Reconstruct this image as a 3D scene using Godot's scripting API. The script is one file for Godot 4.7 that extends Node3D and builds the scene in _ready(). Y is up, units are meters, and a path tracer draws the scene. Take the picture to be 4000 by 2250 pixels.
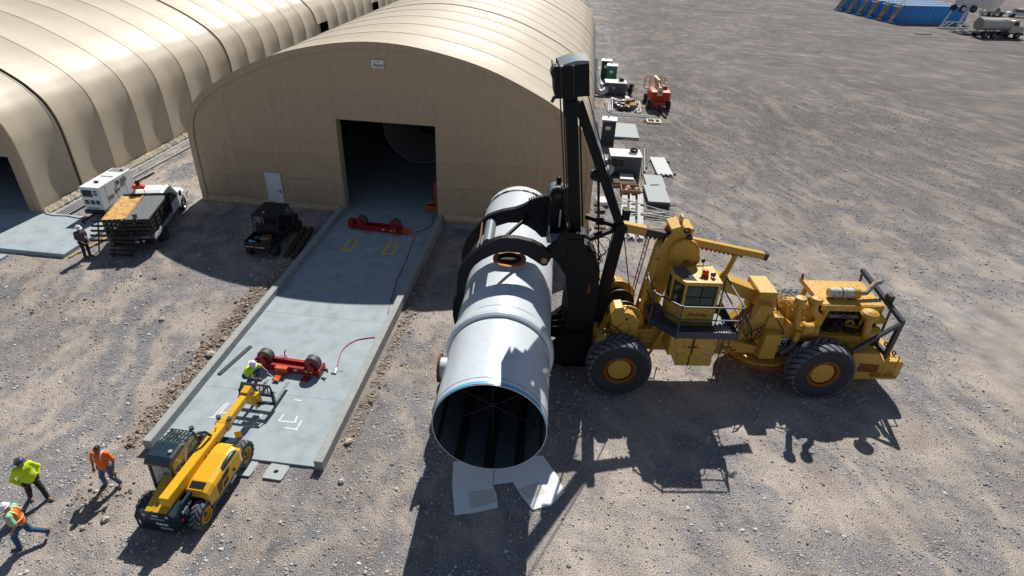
extends Node3D

var M := {}
var T := {}
var taken := {}
var rng := RandomNumberGenerator.new()
var noise := FastNoiseLite.new()

# ---------------------------------------------------------------- mesh builder
class MB:
	var v := PackedVector3Array()
	var n := PackedVector3Array()
	var c := PackedColorArray()
	var tint = null
	var t := Transform3D()

	func tri(a: Vector3, b: Vector3, d: Vector3, na: Vector3, nb: Vector3, nd: Vector3) -> void:
		var f := (b - a).cross(d - a)
		if f.dot(na + nb + nd) > 0.0:
			var s := b; b = d; d = s
			s = nb; nb = nd; nd = s
		v.append(t * a); v.append(t * b); v.append(t * d)
		n.append((t.basis * na).normalized()); n.append((t.basis * nb).normalized()); n.append((t.basis * nd).normalized())
		if tint != null:
			for i in 3: c.append(tint)

	func quad(a: Vector3, b: Vector3, d: Vector3, e: Vector3, out: Vector3) -> MB:
		tri(a, b, d, out, out, out); tri(a, d, e, out, out, out)
		return self

	func flat4(a: Vector3, b: Vector3, d: Vector3, e: Vector3, from: Vector3) -> MB:
		# a quad whose normal points away from the point «from»
		var m := (a + b + d + e) * 0.25
		var o := (b - a).cross(d - a)
		if o.length_squared() < 1e-14: o = (d - a).cross(e - a)
		o = o.normalized()
		if o.dot(m - from) < 0.0: o = -o
		return quad(a, b, d, e, o)

	func box(ctr: Vector3, s: Vector3, bev := 0.0, bs := Basis()) -> MB:
		var h := s * 0.5
		bev = minf(bev, minf(h.x, minf(h.y, h.z)) * 0.9)
		var k := h - Vector3.ONE * bev
		for i in 3:
			var j := (i + 1) % 3
			var l := (i + 2) % 3
			for sg in [-1.0, 1.0]:
				var p: Array[Vector3] = []
				for q in [[-1, -1], [1, -1], [1, 1], [-1, 1]]:
					var w := Vector3()
					w[i] = h[i] * sg; w[j] = k[j] * q[0]; w[l] = k[l] * q[1]
					p.append(ctr + bs * w)
				var o := Vector3(); o[i] = sg
				quad(p[0], p[1], p[2], p[3], bs * o)
			if bev > 0.0:
				for a in [-1.0, 1.0]:
					for b in [-1.0, 1.0]:
						var e: Array[Vector3] = []
						for q in [[-1, 0], [1, 0], [1, 1], [-1, 1]]:
							var w := Vector3()
							w[i] = k[i] * q[0]
							w[j] = (h[j] if q[1] == 0 else k[j]) * a
							w[l] = (k[l] if q[1] == 0 else h[l]) * b
							e.append(ctr + bs * w)
						var o := Vector3(); o[j] = a; o[l] = b
						quad(e[0], e[1], e[2], e[3], bs * o.normalized())
		if bev > 0.0:
			for sx in [-1.0, 1.0]:
				for sy in [-1.0, 1.0]:
					for sz in [-1.0, 1.0]:
						var g := Vector3(sx, sy, sz)
						var o := bs * g.normalized()
						tri(ctr + bs * (Vector3(h.x, k.y, k.z) * g), ctr + bs * (Vector3(k.x, h.y, k.z) * g), ctr + bs * (Vector3(k.x, k.y, h.z) * g), o, o, o)
		return self

	func span(lo: Vector3, hi: Vector3, bev := 0.0) -> MB:
		return box((lo + hi) * 0.5, (hi - lo).abs(), bev)

	func beam(a: Vector3, b: Vector3, w: float, h: float, up := Vector3.UP, bev := 0.0) -> MB:
		var z := (b - a).normalized()
		if absf(z.dot(up)) > 0.98: up = Vector3.RIGHT
		var x := up.cross(z).normalized()
		var y := z.cross(x)
		return box((a + b) * 0.5, Vector3(w, h, a.distance_to(b)), bev, Basis(x, y, z))

	static func frame(z: Vector3) -> Basis:
		z = z.normalized()
		var u := Vector3.UP if absf(z.y) < 0.9 else Vector3.RIGHT
		var x := u.cross(z).normalized()
		return Basis(x, z.cross(x), z)

	func cyl(a: Vector3, b: Vector3, ra: float, rb := -1.0, seg := 12, cap := true) -> MB:
		if rb < 0.0: rb = ra
		var f := MB.frame(b - a)
		var sl := (ra - rb) / maxf(a.distance_to(b), 1e-5)
		for i in seg:
			var p := TAU * i / seg
			var q := TAU * (i + 1) / seg
			var dp := f.x * cos(p) + f.y * sin(p)
			var dq := f.x * cos(q) + f.y * sin(q)
			var np := (dp + f.z * sl).normalized()
			var nq := (dq + f.z * sl).normalized()
			tri(a + dp * ra, a + dq * ra, b + dq * rb, np, nq, nq)
			tri(a + dp * ra, b + dq * rb, b + dp * rb, np, nq, np)
			if cap:
				if ra > 0.0: tri(a, a + dq * ra, a + dp * ra, -f.z, -f.z, -f.z)
				if rb > 0.0: tri(b, b + dp * rb, b + dq * rb, f.z, f.z, f.z)
		return self

	func lathe(o: Vector3, ax: Vector3, prof: Array, seg := 24, from := 0.0, to := TAU) -> MB:
		# prof: Vector2(radius, along the axis); normals point to the left of the profile's run (out for a run along +axis)
		var f := MB.frame(ax)
		for k in prof.size() - 1:
			var p: Vector2 = prof[k]
			var q: Vector2 = prof[k + 1]
			var e := q - p
			if e.length() < 1e-6: continue
			var nr := e.y / e.length()
			var na := -e.x / e.length()
			for i in seg:
				var a := from + (to - from) * i / seg
				var b := from + (to - from) * (i + 1) / seg
				var da := f.x * cos(a) + f.y * sin(a)
				var db := f.x * cos(b) + f.y * sin(b)
				var n1 := da * nr + f.z * na
				var n2 := db * nr + f.z * na
				var pa := o + da * p.x + f.z * p.y
				var pb := o + db * p.x + f.z * p.y
				var qa := o + da * q.x + f.z * q.y
				var qb := o + db * q.x + f.z * q.y
				if p.x > 1e-6: tri(pa, pb, qb, n1, n2, n2)
				if q.x > 1e-6: tri(pa, qb, qa, n1, n2, n1)
		return self

	func tube(pts: Array, r: float, seg := 6, r2 := -1.0, wob := 0.0) -> MB:
		if r2 < 0.0: r2 = r
		var m := pts.size()
		var f := MB.frame(pts[1] - pts[0])
		var ring: Array = []
		for k in m:
			var d: Vector3 = (pts[mini(k + 1, m - 1)] - pts[maxi(k - 1, 0)]).normalized()
			var x := (f.x - d * f.x.dot(d)).normalized()
			f = Basis(x, d.cross(x), d)
			var rr := lerpf(r, r2, float(k) / (m - 1)) * (1.0 + wob * (k % 2))
			var row: Array = []
			for i in seg:
				var a := TAU * i / seg
				var w := f.x * cos(a) + f.y * sin(a)
				row.append([pts[k] + w * rr, w])
			ring.append(row)
		for k in m - 1:
			for i in seg:
				var j := (i + 1) % seg
				var a: Array = ring[k][i]; var b: Array = ring[k][j]; var d: Array = ring[k + 1][j]; var e: Array = ring[k + 1][i]
				tri(a[0], b[0], d[0], a[1], b[1], d[1]); tri(a[0], d[0], e[0], a[1], d[1], e[1])
		for k in [0, m - 1]:
			var o: Vector3 = (pts[0] - pts[1] if k == 0 else pts[m - 1] - pts[m - 2]).normalized()
			for i in range(1, seg - 1): tri(ring[k][0][0], ring[k][i][0], ring[k][i + 1][0], o, o, o)
		return self

	func prism(poly: Array, o: Vector3, ux: Vector3, uy: Vector3, depth: Vector3) -> MB:
		var pp := PackedVector2Array(poly)
		var ix := Geometry2D.triangulate_polygon(pp)
		var dn := depth.normalized()
		var P := func(p: Vector2) -> Vector3: return o + ux * p.x + uy * p.y
		for k in range(0, ix.size(), 3):
			var a: Vector3 = P.call(pp[ix[k]]); var b: Vector3 = P.call(pp[ix[k + 1]]); var d: Vector3 = P.call(pp[ix[k + 2]])
			tri(a, b, d, -dn, -dn, -dn)
			tri(a + depth, b + depth, d + depth, dn, dn, dn)
		var cw := Geometry2D.is_polygon_clockwise(pp)
		for k in pp.size():
			var p2 := pp[k]; var q2 := pp[(k + 1) % pp.size()]
			var e := q2 - p2
			var o2 := Vector2(e.y, -e.x) * (-1.0 if cw else 1.0)
			var out := (ux * o2.x + uy * o2.y).normalized()
			var a: Vector3 = P.call(p2); var b: Vector3 = P.call(q2)
			quad(a, b, b + depth, a + depth, out)
		return self

	func ell(ctr: Vector3, r: Vector3, seg := 12, bs := Basis()) -> MB:
		var rows := maxi(4, seg / 2)
		for i in rows:
			for j in seg:
				var p: Array = []
				for q in [[i, j], [i, j + 1], [i + 1, j + 1], [i + 1, j]]:
					var th: float = PI * q[0] / rows
					var ph: float = TAU * q[1] / seg
					p.append(Vector3(sin(th) * cos(ph), cos(th), sin(th) * sin(ph)))
				var m: Array = []
				var w: Array = []
				for d in p:
					m.append(ctr + bs * (d * r)); w.append((bs * (d / r)).normalized())
				if i > 0: tri(m[0], m[1], m[2], w[0], w[1], w[2])
				if i < rows - 1: tri(m[0], m[2], m[3], w[0], w[2], w[3])
				elif i == rows - 1: pass
				if i == rows - 1: tri(m[0], m[1], m[2], w[0], w[1], w[2])
		return self

	func torus(o: Vector3, ax: Vector3, R: float, r: float, seg := 20, rs := 8, from := 0.0, to := TAU) -> MB:
		var f := MB.frame(ax)
		var P := func(a: float, b: float) -> Array:
			var d := f.x * cos(a) + f.y * sin(a)
			var w := d * cos(b) + f.z * sin(b)
			return [o + d * R + w * r, w]
		for i in seg:
			for j in rs:
				var a := from + (to - from) * i / seg; var a2 := from + (to - from) * (i + 1) / seg
				var b := TAU * j / rs; var b2 := TAU * (j + 1) / rs
				var p: Array = P.call(a, b); var q: Array = P.call(a2, b); var s: Array = P.call(a2, b2); var u: Array = P.call(a, b2)
				tri(p[0], q[0], s[0], p[1], q[1], s[1]); tri(p[0], s[0], u[0], p[1], s[1], u[1])
		return self

	func loft(rings: Array, caps := true) -> MB:
		# closed rings of equal count, flat shaded, normals away from the ring centres
		var cs: Array = []
		for r in rings:
			var s := Vector3()
			for p in r: s += p
			cs.append(s / r.size())
		for k in rings.size() - 1:
			var r: Array = rings[k]; var q: Array = rings[k + 1]
			for i in r.size():
				var j := (i + 1) % r.size()
				flat4(r[i], r[j], q[j], q[i], (cs[k] + cs[k + 1]) * 0.5)
		if caps:
			for k in [0, rings.size() - 1]:
				var r: Array = rings[k]
				var away: Vector3 = (cs[0] - cs[1] if k == 0 else cs[-1] - cs[-2]).normalized()
				for i in r.size(): tri(cs[k], r[i], r[(i + 1) % r.size()], away, away, away)
		return self

	func rock(ctr: Vector3, r: Vector3, g: RandomNumberGenerator, bs := Basis()) -> MB:
		var ico: Array = []
		for i in 12:
			ico.append(0.0)
		var phi := 1.618
		var pts := [Vector3(-1, phi, 0), Vector3(1, phi, 0), Vector3(-1, -phi, 0), Vector3(1, -phi, 0), Vector3(0, -1, phi), Vector3(0, 1, phi), Vector3(0, -1, -phi), Vector3(0, 1, -phi), Vector3(phi, 0, -1), Vector3(phi, 0, 1), Vector3(-phi, 0, -1), Vector3(-phi, 0, 1)]
		for i in 12: pts[i] = ctr + bs * (pts[i].normalized() * r * g.randf_range(0.7, 1.15))
		for f in [[0, 11, 5], [0, 5, 1], [0, 1, 7], [0, 7, 10], [0, 10, 11], [1, 5, 9], [5, 11, 4], [11, 10, 2], [10, 7, 6], [7, 1, 8], [3, 9, 4], [3, 4, 2], [3, 2, 6], [3, 6, 8], [3, 8, 9], [4, 9, 5], [2, 4, 11], [6, 2, 10], [8, 6, 7], [9, 8, 1]]:
			var a: Vector3 = pts[f[0]]; var b: Vector3 = pts[f[1]]; var d: Vector3 = pts[f[2]]
			var o := (b - a).cross(d - a).normalized()
			if o.dot((a + b + d) / 3.0 - ctr) < 0.0: o = -o
			tri(a, b, d, o, o, o)
		return self

	func mesh() -> ArrayMesh:
		var a := []
		a.resize(Mesh.ARRAY_MAX)
		a[Mesh.ARRAY_VERTEX] = v
		a[Mesh.ARRAY_NORMAL] = n
		if c.size() == v.size() and c.size() > 0: a[Mesh.ARRAY_COLOR] = c
		var m := ArrayMesh.new()
		m.add_surface_from_arrays(Mesh.PRIMITIVE_TRIANGLES, a)
		return m


func mb(t := Transform3D()) -> MB:
	var b := MB.new()
	b.t = t
	return b

# ---------------------------------------------------------------- scene nodes
func numbered(called: String) -> String:
	var k: int = taken.get(called, 0)
	taken[called] = k + 1
	return called if k == 0 else "%s_%03d" % [called, k]

func thing(called: String, label: String, category: String, at := Vector3.ZERO, turn := 0.0, group := "") -> Node3D:
	var o := Node3D.new()
	o.name = numbered(called)
	add_child(o)
	o.position = at
	o.rotation.y = turn
	o.set_meta("label", label)
	o.set_meta("category", category)
	if group: o.set_meta("group", group)
	return o

func part(parent: Node3D, called: String, b: MB, m: Material) -> MeshInstance3D:
	var o := MeshInstance3D.new()
	o.name = called
	o.mesh = b.mesh()
	o.material_override = m
	parent.add_child(o, true)
	return o

func piece(parent: Node3D, called: String, me: Mesh, m: Material, tr: Transform3D) -> MeshInstance3D:
	var o := MeshInstance3D.new()
	o.name = called
	o.mesh = me
	o.material_override = m
	o.transform = tr
	parent.add_child(o, true)
	return o

func solo(called: String, label: String, category: String, b: MB, m: Material, group := "") -> MeshInstance3D:
	var o := MeshInstance3D.new()
	o.name = numbered(called)
	o.mesh = b.mesh()
	o.material_override = m
	add_child(o)
	o.set_meta("label", label)
	o.set_meta("category", category)
	if group: o.set_meta("group", group)
	return o

func copy(o: Node3D, at: Vector3, turn: float, label: String) -> Node3D:
	var base: String = o.name
	if base.length() > 4 and base[-4] == "_" and base.substr(base.length() - 3).is_valid_int(): base = base.substr(0, base.length() - 4)
	var r: Node3D = o.duplicate()
	r.name = numbered(base)
	add_child(r)
	r.position = at
	r.rotation.y = turn
	r.set_meta("label", label)
	return r

func text(parent: Node3D, called: String, words: String, at: Vector3, right: Vector3, up: Vector3, high: float, m: Material, font := "Droid Sans", bold := false, squash := 1.0) -> MeshInstance3D:
	var t := TextMesh.new()
	var f := SystemFont.new()
	f.font_names = PackedStringArray([font])
	if bold: f.font_weight = 700
	t.font = f
	t.text = words
	t.font_size = 32
	t.pixel_size = high / 24.0
	t.depth = 0.008
	t.curve_step = 3.0
	var o := MeshInstance3D.new()
	o.name = called
	o.mesh = t
	o.material_override = m
	parent.add_child(o, true)
	var z := right.cross(up).normalized()
	o.transform = Transform3D(Basis(right.normalized() * squash, up.normalized(), z), at)
	return o

# ---------------------------------------------------------------- materials
func lin(r: float, g: float, b: float, a := 1.0) -> Color:
	var k := Color(r, g, b).linear_to_srgb()
	k.a = a
	return k

func ntex(sd: int, freq: float, oct: int, stops: Array, size := 512, kind := FastNoiseLite.TYPE_SIMPLEX_SMOOTH, warp := 0.0) -> NoiseTexture2D:
	var f := FastNoiseLite.new()
	f.seed = sd
	f.noise_type = kind
	f.frequency = freq
	f.fractal_octaves = oct
	if kind == FastNoiseLite.TYPE_CELLULAR: f.cellular_return_type = FastNoiseLite.RETURN_CELL_VALUE
	if warp > 0.0:
		f.domain_warp_enabled = true
		f.domain_warp_amplitude = warp
	var t := NoiseTexture2D.new()
	t.width = size
	t.height = size
	t.seamless = true
	t.noise = f
	var g := Gradient.new()
	var off := PackedFloat32Array()
	var col := PackedColorArray()
	for s in stops:
		off.append(s[0])
		col.append(s[1] if s[1] is Color else lin(s[1], s[1], s[1]))
	g.offsets = off
	g.colors = col
	t.color_ramp = g
	return t

func bumps(sd: int, freq: float, oct: int, size := 512, kind := FastNoiseLite.TYPE_SIMPLEX_SMOOTH, strength := 4.0) -> NoiseTexture2D:
	var f := FastNoiseLite.new()
	f.seed = sd
	f.noise_type = kind
	f.frequency = freq
	f.fractal_octaves = oct
	var t := NoiseTexture2D.new()
	t.width = size
	t.height = size
	t.seamless = true
	t.as_normal_map = true
	t.bump_strength = strength
	t.noise = f
	return t

func mat(called: String, col: Color, rough := 0.6, metal := 0.0, tex: Texture2D = null, scale := 1.0, nrm: Texture2D = null, nscale := 0.5) -> StandardMaterial3D:
	var m := StandardMaterial3D.new()
	m.resource_name = called
	m.albedo_color = col
	m.roughness = rough
	m.metallic = metal
	if tex:
		m.albedo_texture = tex
		m.uv1_triplanar = true
		m.uv1_scale = Vector3.ONE * scale
	if nrm:
		m.normal_enabled = true
		m.normal_texture = nrm
		m.normal_scale = nscale
		m.uv1_triplanar = true
		m.uv1_scale = Vector3.ONE * scale
	M[called] = m
	return m

func glass(called: String, col: Color, alpha: float) -> StandardMaterial3D:
	var m := StandardMaterial3D.new()
	m.resource_name = called
	col.a = alpha
	m.albedo_color = col
	m.roughness = 0.05
	m.transparency = BaseMaterial3D.TRANSPARENCY_ALPHA
	M[called] = m
	return m

func make_materials() -> void:
	T.dirt = ntex(3, 0.012, 5, [[0.0, 0.5], [0.35, 0.82], [0.6, 0.97], [1.0, 1.0]])
	T.worn = ntex(8, 0.03, 5, [[0.0, Color(0.62, 0.45, 0.28)], [0.22, Color(0.8, 0.74, 0.62)], [0.34, Color(0.96, 0.95, 0.92)], [1.0, Color(1, 1, 1)]])
	T.rust = ntex(5, 0.02, 5, [[0.0, Color(0.5, 0.3, 0.18)], [0.45, Color(0.85, 0.62, 0.42)], [0.7, Color(1, 0.85, 0.7)], [1.0, Color(1, 0.95, 0.9)]])
	T.concrete = ntex(11, 0.008, 6, [[0.0, Color(0.84, 0.85, 0.85)], [0.4, Color(0.93, 0.94, 0.94)], [0.7, Color(0.97, 0.97, 0.97)], [1.0, Color(1, 1, 0.99)]], 1024)
	T.gravel = ntex(21, 0.055, 5, [[0.0, Color(0.3, 0.3, 0.32)], [0.28, Color(0.5, 0.5, 0.51)], [0.42, Color(0.8, 0.79, 0.79)], [0.7, Color(0.95, 0.95, 0.95)], [0.85, Color(1, 1, 1)]], 1024)
	T.weave = ntex(31, 0.02, 4, [[0.0, 0.86], [0.5, 0.95], [1.0, 1.0]])
	T.wood = ntex(41, 0.02, 5, [[0.0, Color(0.72, 0.62, 0.5)], [0.5, Color(0.92, 0.88, 0.82)], [1.0, Color(1, 1, 1)]])
	T.bump = bumps(51, 0.03, 5)
	T.grit = bumps(52, 0.05, 4, 1024, FastNoiseLite.TYPE_SIMPLEX_SMOOTH, 8.0)
	T.crease = bumps(53, 0.01, 4, 512, FastNoiseLite.TYPE_SIMPLEX_SMOOTH, 12.0)
	var g := mat("ground", Color.WHITE, 0.95, 0.0, T.gravel, 0.37, T.grit, 1.3)
	g.vertex_color_use_as_albedo = true
	g.uv1_world_triplanar = true
	g.metallic_specular = 0.25
	var st := mat("stone", Color.WHITE, 0.9)
	st.vertex_color_use_as_albedo = true
	mat("soil", lin(0.26, 0.2, 0.155), 0.95, 0.0, T.dirt, 0.6, T.grit, 1.0)
	mat("dust", lin(0.4, 0.335, 0.275), 0.95, 0.0, T.dirt, 0.8)
	var fb := mat("fabric", lin(0.52, 0.455, 0.355), 0.5, 0.0, T.weave, 0.06)
	fb.metallic_specular = 0.45
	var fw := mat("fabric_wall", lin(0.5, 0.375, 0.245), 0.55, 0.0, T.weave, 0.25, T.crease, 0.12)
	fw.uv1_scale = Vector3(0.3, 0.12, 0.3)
	mat("fabric_edge", lin(0.3, 0.24, 0.17), 0.6, 0.0, T.dirt, 0.4)
	mat("concrete", lin(0.36, 0.42, 0.46), 0.85, 0.0, T.concrete, 0.12, T.grit, 0.06)
	mat("concrete_kerb", lin(0.36, 0.375, 0.375), 0.85, 0.0, T.concrete, 0.3, T.grit, 0.12)
	mat("concrete_plate", lin(0.42, 0.46, 0.47), 0.85, 0.0, T.concrete, 1.1)
	mat("paint_yellow", lin(0.85, 0.6, 0.06), 0.7, 0.0, T.dirt, 2.0)
	mat("paint_white", lin(0.78, 0.78, 0.76), 0.7, 0.0, T.dirt, 2.0)
	mat("crane_yellow", lin(0.6, 0.36, 0.06), 0.45, 0.0, T.worn, 0.8, T.bump, 0.06)
	mat("crane_yellow_clean", lin(0.62, 0.39, 0.075), 0.4, 0.0, T.worn, 0.35)
	(mat("crane_black", lin(0.01, 0.012, 0.015), 0.5, 0.0, T.dirt, 0.8, T.bump, 0.08)).metallic_specular = 0.3
	mat("crane_grey", lin(0.2, 0.24, 0.27), 0.4, 0.0, T.dirt, 1.2)
	mat("rail_blue", lin(0.035, 0.045, 0.07), 0.4, 0.0, T.dirt, 1.0)
	mat("rubber", lin(0.035, 0.04, 0.045), 0.8, 0.0, T.dirt, 1.2, T.bump, 0.3)
	mat("rubber_tread", lin(0.15, 0.165, 0.185), 0.85, 0.0, T.dirt, 1.5, T.bump, 0.3)
	mat("rusty_rim", lin(0.36, 0.185, 0.045), 0.6, 0.0, T.rust, 1.3)
	mat("rust", lin(0.24, 0.09, 0.035), 0.8, 0.0, T.rust, 1.5)
	mat("flange_rust", lin(0.5, 0.28, 0.08), 0.65, 0.0, T.rust, 1.5)
	mat("grease", lin(0.035, 0.03, 0.026), 0.5, 0.0, T.dirt, 1.5)
	mat("steel", lin(0.42, 0.44, 0.46), 0.35, 0.8, T.dirt, 1.0)
	mat("galvanized", lin(0.36, 0.38, 0.4), 0.6, 0.0, T.dirt, 1.2)
	mat("chrome", lin(0.6, 0.6, 0.6), 0.2, 0.9)
	var ve := mat("vessel_white", lin(0.66, 0.73, 0.79), 0.28, 0.0, T.weave, 0.3)
	ve.clearcoat_enabled = true
	ve.clearcoat = 0.4
	ve.clearcoat_roughness = 0.2
	mat("vessel_inside", lin(0.075, 0.095, 0.12), 0.5, 0.0, T.dirt, 0.5)
	mat("vessel_band", lin(0.012, 0.011, 0.012), 0.7, 0.0, T.dirt, 0.5)
	mat("tape_blue", lin(0.12, 0.42, 0.7), 0.4)
	mat("foam", lin(0.82, 0.85, 0.88), 0.8, 0.0, T.weave, 1.0)
	mat("stain", lin(0.66, 0.66, 0.63), 0.9, 0.0, T.dirt, 2.0)
	mat("lift_yellow", lin(0.75, 0.42, 0.02), 0.3, 0.0, T.weave, 0.8)
	mat("lift_dark", lin(0.012, 0.034, 0.052), 0.35, 0.0, T.dirt, 1.0)
	mat("rim_yellow", lin(0.7, 0.4, 0.03), 0.4, 0.0, T.dirt, 2.0)
	mat("black", lin(0.012, 0.012, 0.013), 0.5, 0.0, T.dirt, 1.0)
	mat("black_matt", lin(0.018, 0.018, 0.02), 0.8, 0.0, T.dirt, 1.0)
	mat("dark_grey", lin(0.07, 0.075, 0.08), 0.6, 0.0, T.dirt, 1.0)
	mat("grey", lin(0.24, 0.25, 0.26), 0.6, 0.0, T.dirt, 1.0)
	mat("white_paint", lin(0.76, 0.78, 0.8), 0.35, 0.0, T.weave, 0.5)
	mat("white_dull", lin(0.66, 0.68, 0.69), 0.6, 0.0, T.dirt, 0.8)
	mat("white_print", lin(0.75, 0.75, 0.75), 0.6)
	mat("black_print", lin(0.02, 0.02, 0.02), 0.6)
	mat("dark_print", lin(0.035, 0.05, 0.08), 0.6)
	mat("pink_print", lin(0.75, 0.3, 0.4), 0.6)
	mat("red", lin(0.36, 0.012, 0.022), 0.4, 0.0, T.dirt, 0.9)
	mat("orange_paint", lin(0.75, 0.11, 0.015), 0.4, 0.0, T.dirt, 1.0)
	mat("lift_red", lin(0.5, 0.06, 0.025), 0.4, 0.0, T.dirt, 0.6)
	mat("cream", lin(0.68, 0.6, 0.42), 0.5, 0.0, T.dirt, 0.8)
	mat("amber", lin(0.85, 0.26, 0.02), 0.2)
	mat("lamp_red", lin(0.6, 0.03, 0.01), 0.15)
	mat("plywood", lin(0.66, 0.43, 0.16), 0.7, 0.0, T.wood, 0.25)
	mat("plywood_dark", lin(0.14, 0.155, 0.17), 0.7, 0.0, T.dirt, 0.8)
	mat("timber", lin(0.07, 0.052, 0.038), 0.85, 0.0, T.wood, 1.2)
	mat("lumber", lin(0.5, 0.38, 0.22), 0.8, 0.0, T.wood, 1.2)
	mat("cardboard", lin(0.34, 0.22, 0.12), 0.85, 0.0, T.wood, 1.5)
	mat("pipe_dark", lin(0.06, 0.07, 0.085), 0.45, 0.0, T.dirt, 1.0)
	mat("hose_red", lin(0.36, 0.03, 0.05), 0.5)
	mat("duct", lin(0.72, 0.73, 0.75), 0.45, 0.0, T.dirt, 0.7, T.crease, 0.5)
	mat("unit_grey", lin(0.1, 0.112, 0.145), 0.5, 0.0, T.dirt, 0.6)
	mat("unit_top", lin(0.5, 0.53, 0.56), 0.5, 0.0, T.dirt, 0.6)
	mat("toilet_green", lin(0.012, 0.23, 0.135), 0.5, 0.0, T.dirt, 0.8)
	mat("toilet_dark", lin(0.03, 0.05, 0.06), 0.5, 0.0, T.dirt, 0.8)
	mat("toilet_roof", lin(0.72, 0.75, 0.77), 0.5, 0.0, T.weave, 0.8)
	mat("tank_blue", lin(0.02, 0.27, 0.72), 0.45, 0.0, T.dirt, 0.25)
	mat("tank_pale", lin(0.45, 0.58, 0.66), 0.5, 0.0, T.dirt, 0.25)
	mat("stair_yellow", lin(0.6, 0.36, 0.03), 0.5, 0.0, T.dirt, 1.0)
	mat("tanker", lin(0.55, 0.55, 0.53), 0.5, 0.0, T.worn, 0.25)
	mat("dusty", lin(0.3, 0.26, 0.22), 0.8, 0.0, T.dirt, 0.6)
	mat("car_silver", lin(0.4, 0.42, 0.44), 0.25, 0.3)
	mat("car_white", lin(0.75, 0.76, 0.77), 0.25)
	mat("purple", lin(0.16, 0.04, 0.4), 0.5)
	mat("blue_cloth", lin(0.06, 0.2, 0.5), 0.7)
	mat("bag", lin(0.03, 0.033, 0.04), 0.35, 0.0, T.dirt, 2.0, T.crease, 1.0)
	mat("denim", lin(0.035, 0.1, 0.21), 0.9, 0.0, T.dirt, 3.0, T.bump, 0.4)
	mat("denim_pale", lin(0.09, 0.15, 0.25), 0.9, 0.0, T.dirt, 3.0, T.bump, 0.4)
	mat("dark_trousers", lin(0.025, 0.027, 0.034), 0.9, 0.0, T.dirt, 3.0, T.bump, 0.4)
	mat("hi_vis_yellow", lin(0.62, 0.85, 0.02), 0.75, 0.0, T.weave, 3.0, T.crease, 0.4)
	mat("hi_vis_orange", lin(0.9, 0.16, 0.012), 0.75, 0.0, T.weave, 3.0, T.crease, 0.4)
	mat("shirt_mint", lin(0.3, 0.6, 0.42), 0.85, 0.0, T.weave, 3.0, T.crease, 0.4)
	mat("shirt_grey", lin(0.1, 0.085, 0.12), 0.85, 0.0, T.weave, 3.0, T.crease, 0.4)
	mat("reflective", lin(0.6, 0.63, 0.68), 0.4)
	mat("reflective_yellow", lin(0.75, 0.75, 0.3), 0.4)
	mat("skin", lin(0.32, 0.15, 0.09), 0.6)
	mat("skin_dark", lin(0.27, 0.13, 0.08), 0.6)
	mat("hair", lin(0.015, 0.011, 0.01), 0.7)
	mat("boot", lin(0.16, 0.115, 0.08), 0.8, 0.0, T.dirt, 3.0)
	mat("boot_dark", lin(0.03, 0.026, 0.024), 0.8)
	mat("helmet_white", lin(0.78, 0.8, 0.83), 0.3)
	mat("helmet_navy", lin(0.05, 0.075, 0.1), 0.3)
	glass("clear_glass", lin(0.25, 0.33, 0.32), 0.35)
	glass("dark_glass", lin(0.02, 0.05, 0.05), 0.75)
	mat("skylight", lin(0.06, 0.07, 0.085), 0.15)

func curve_ground(x: float, z: float) -> float:
	# the yard lies flat; beside the hangars it was filled up to the floor slabs
	return 0.38 * (1.0 - smoothstep(9.0, 19.0, z)) * (1.0 - smoothstep(-8.28, -7.8, x))

func ramp_y(z: float) -> float:
	return 0.45 - 0.37 * z / 18.9

func rp(x: float, z: float, dy := 0.0) -> Vector3:
	return Vector3(x, ramp_y(z) + dy, z)

func gp(x: float, z: float, dy := 0.0) -> Vector3:
	return Vector3(x, curve_ground(x, z) + dy, z)

func _ready() -> void:
	rng.seed = 7
	noise.seed = 4
	noise.frequency = 1.0
	# camera
	var cam := Camera3D.new()
	cam.name = "camera"
	add_child(cam)
	cam.position = Vector3(5.415, 16.265, 32.248)
	cam.rotation_order = EULER_ORDER_YXZ
	cam.rotation = Vector3(-0.556, 0.095, 0.045)
	cam.fov = rad_to_deg(2.0 * atan(1125.0 / 2369.0))
	cam.near = 0.1
	cam.far = 2000.0
	cam.current = true
	# sky and exposure
	var we := WorldEnvironment.new()
	we.name = "environment"
	var env := Environment.new()
	env.background_mode = Environment.BG_SKY
	var sky := Sky.new()
	var sm := ProceduralSkyMaterial.new()
	sm.sky_top_color = Color(0.38, 0.45, 0.56)
	sm.sky_horizon_color = Color(0.76, 0.79, 0.82)
	sm.sky_curve = 0.15
	sm.ground_bottom_color = Color(0.36, 0.33, 0.3)
	sm.ground_horizon_color = Color(0.55, 0.56, 0.58)
	sm.sun_angle_max = 3.0
	sky.sky_material = sm
	env.sky = sky
	env.background_energy_multiplier = 0.6
	env.tonemap_mode = Environment.TONE_MAPPER_LINEAR
	env.tonemap_exposure = 1.32
	env.sdfgi_enabled = true
	env.ssao_enabled = true
	env.ssil_enabled = true
	we.environment = env
	add_child(we)
	# sun: behind the hangars, high, a little to the right
	var sun := DirectionalLight3D.new()
	sun.name = "sun"
	add_child(sun)
	sun.look_at_from_position(Vector3.ZERO, Vector3(-0.075, -1.0, 0.95), Vector3.UP)
	sun.light_energy = 1.45
	sun.light_color = Color(1.0, 0.975, 0.935)
	sun.light_angular_distance = 0.5
	sun.shadow_enabled = true

	make_materials()
	build_ground()
	build_ramp()
	build_hangars()
	build_vessel()
	build_crane()
	build_telehandler()
	build_left_yard()
	build_ramp_things()
	build_right_yard()
	build_far_yard()
	build_people()

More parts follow.
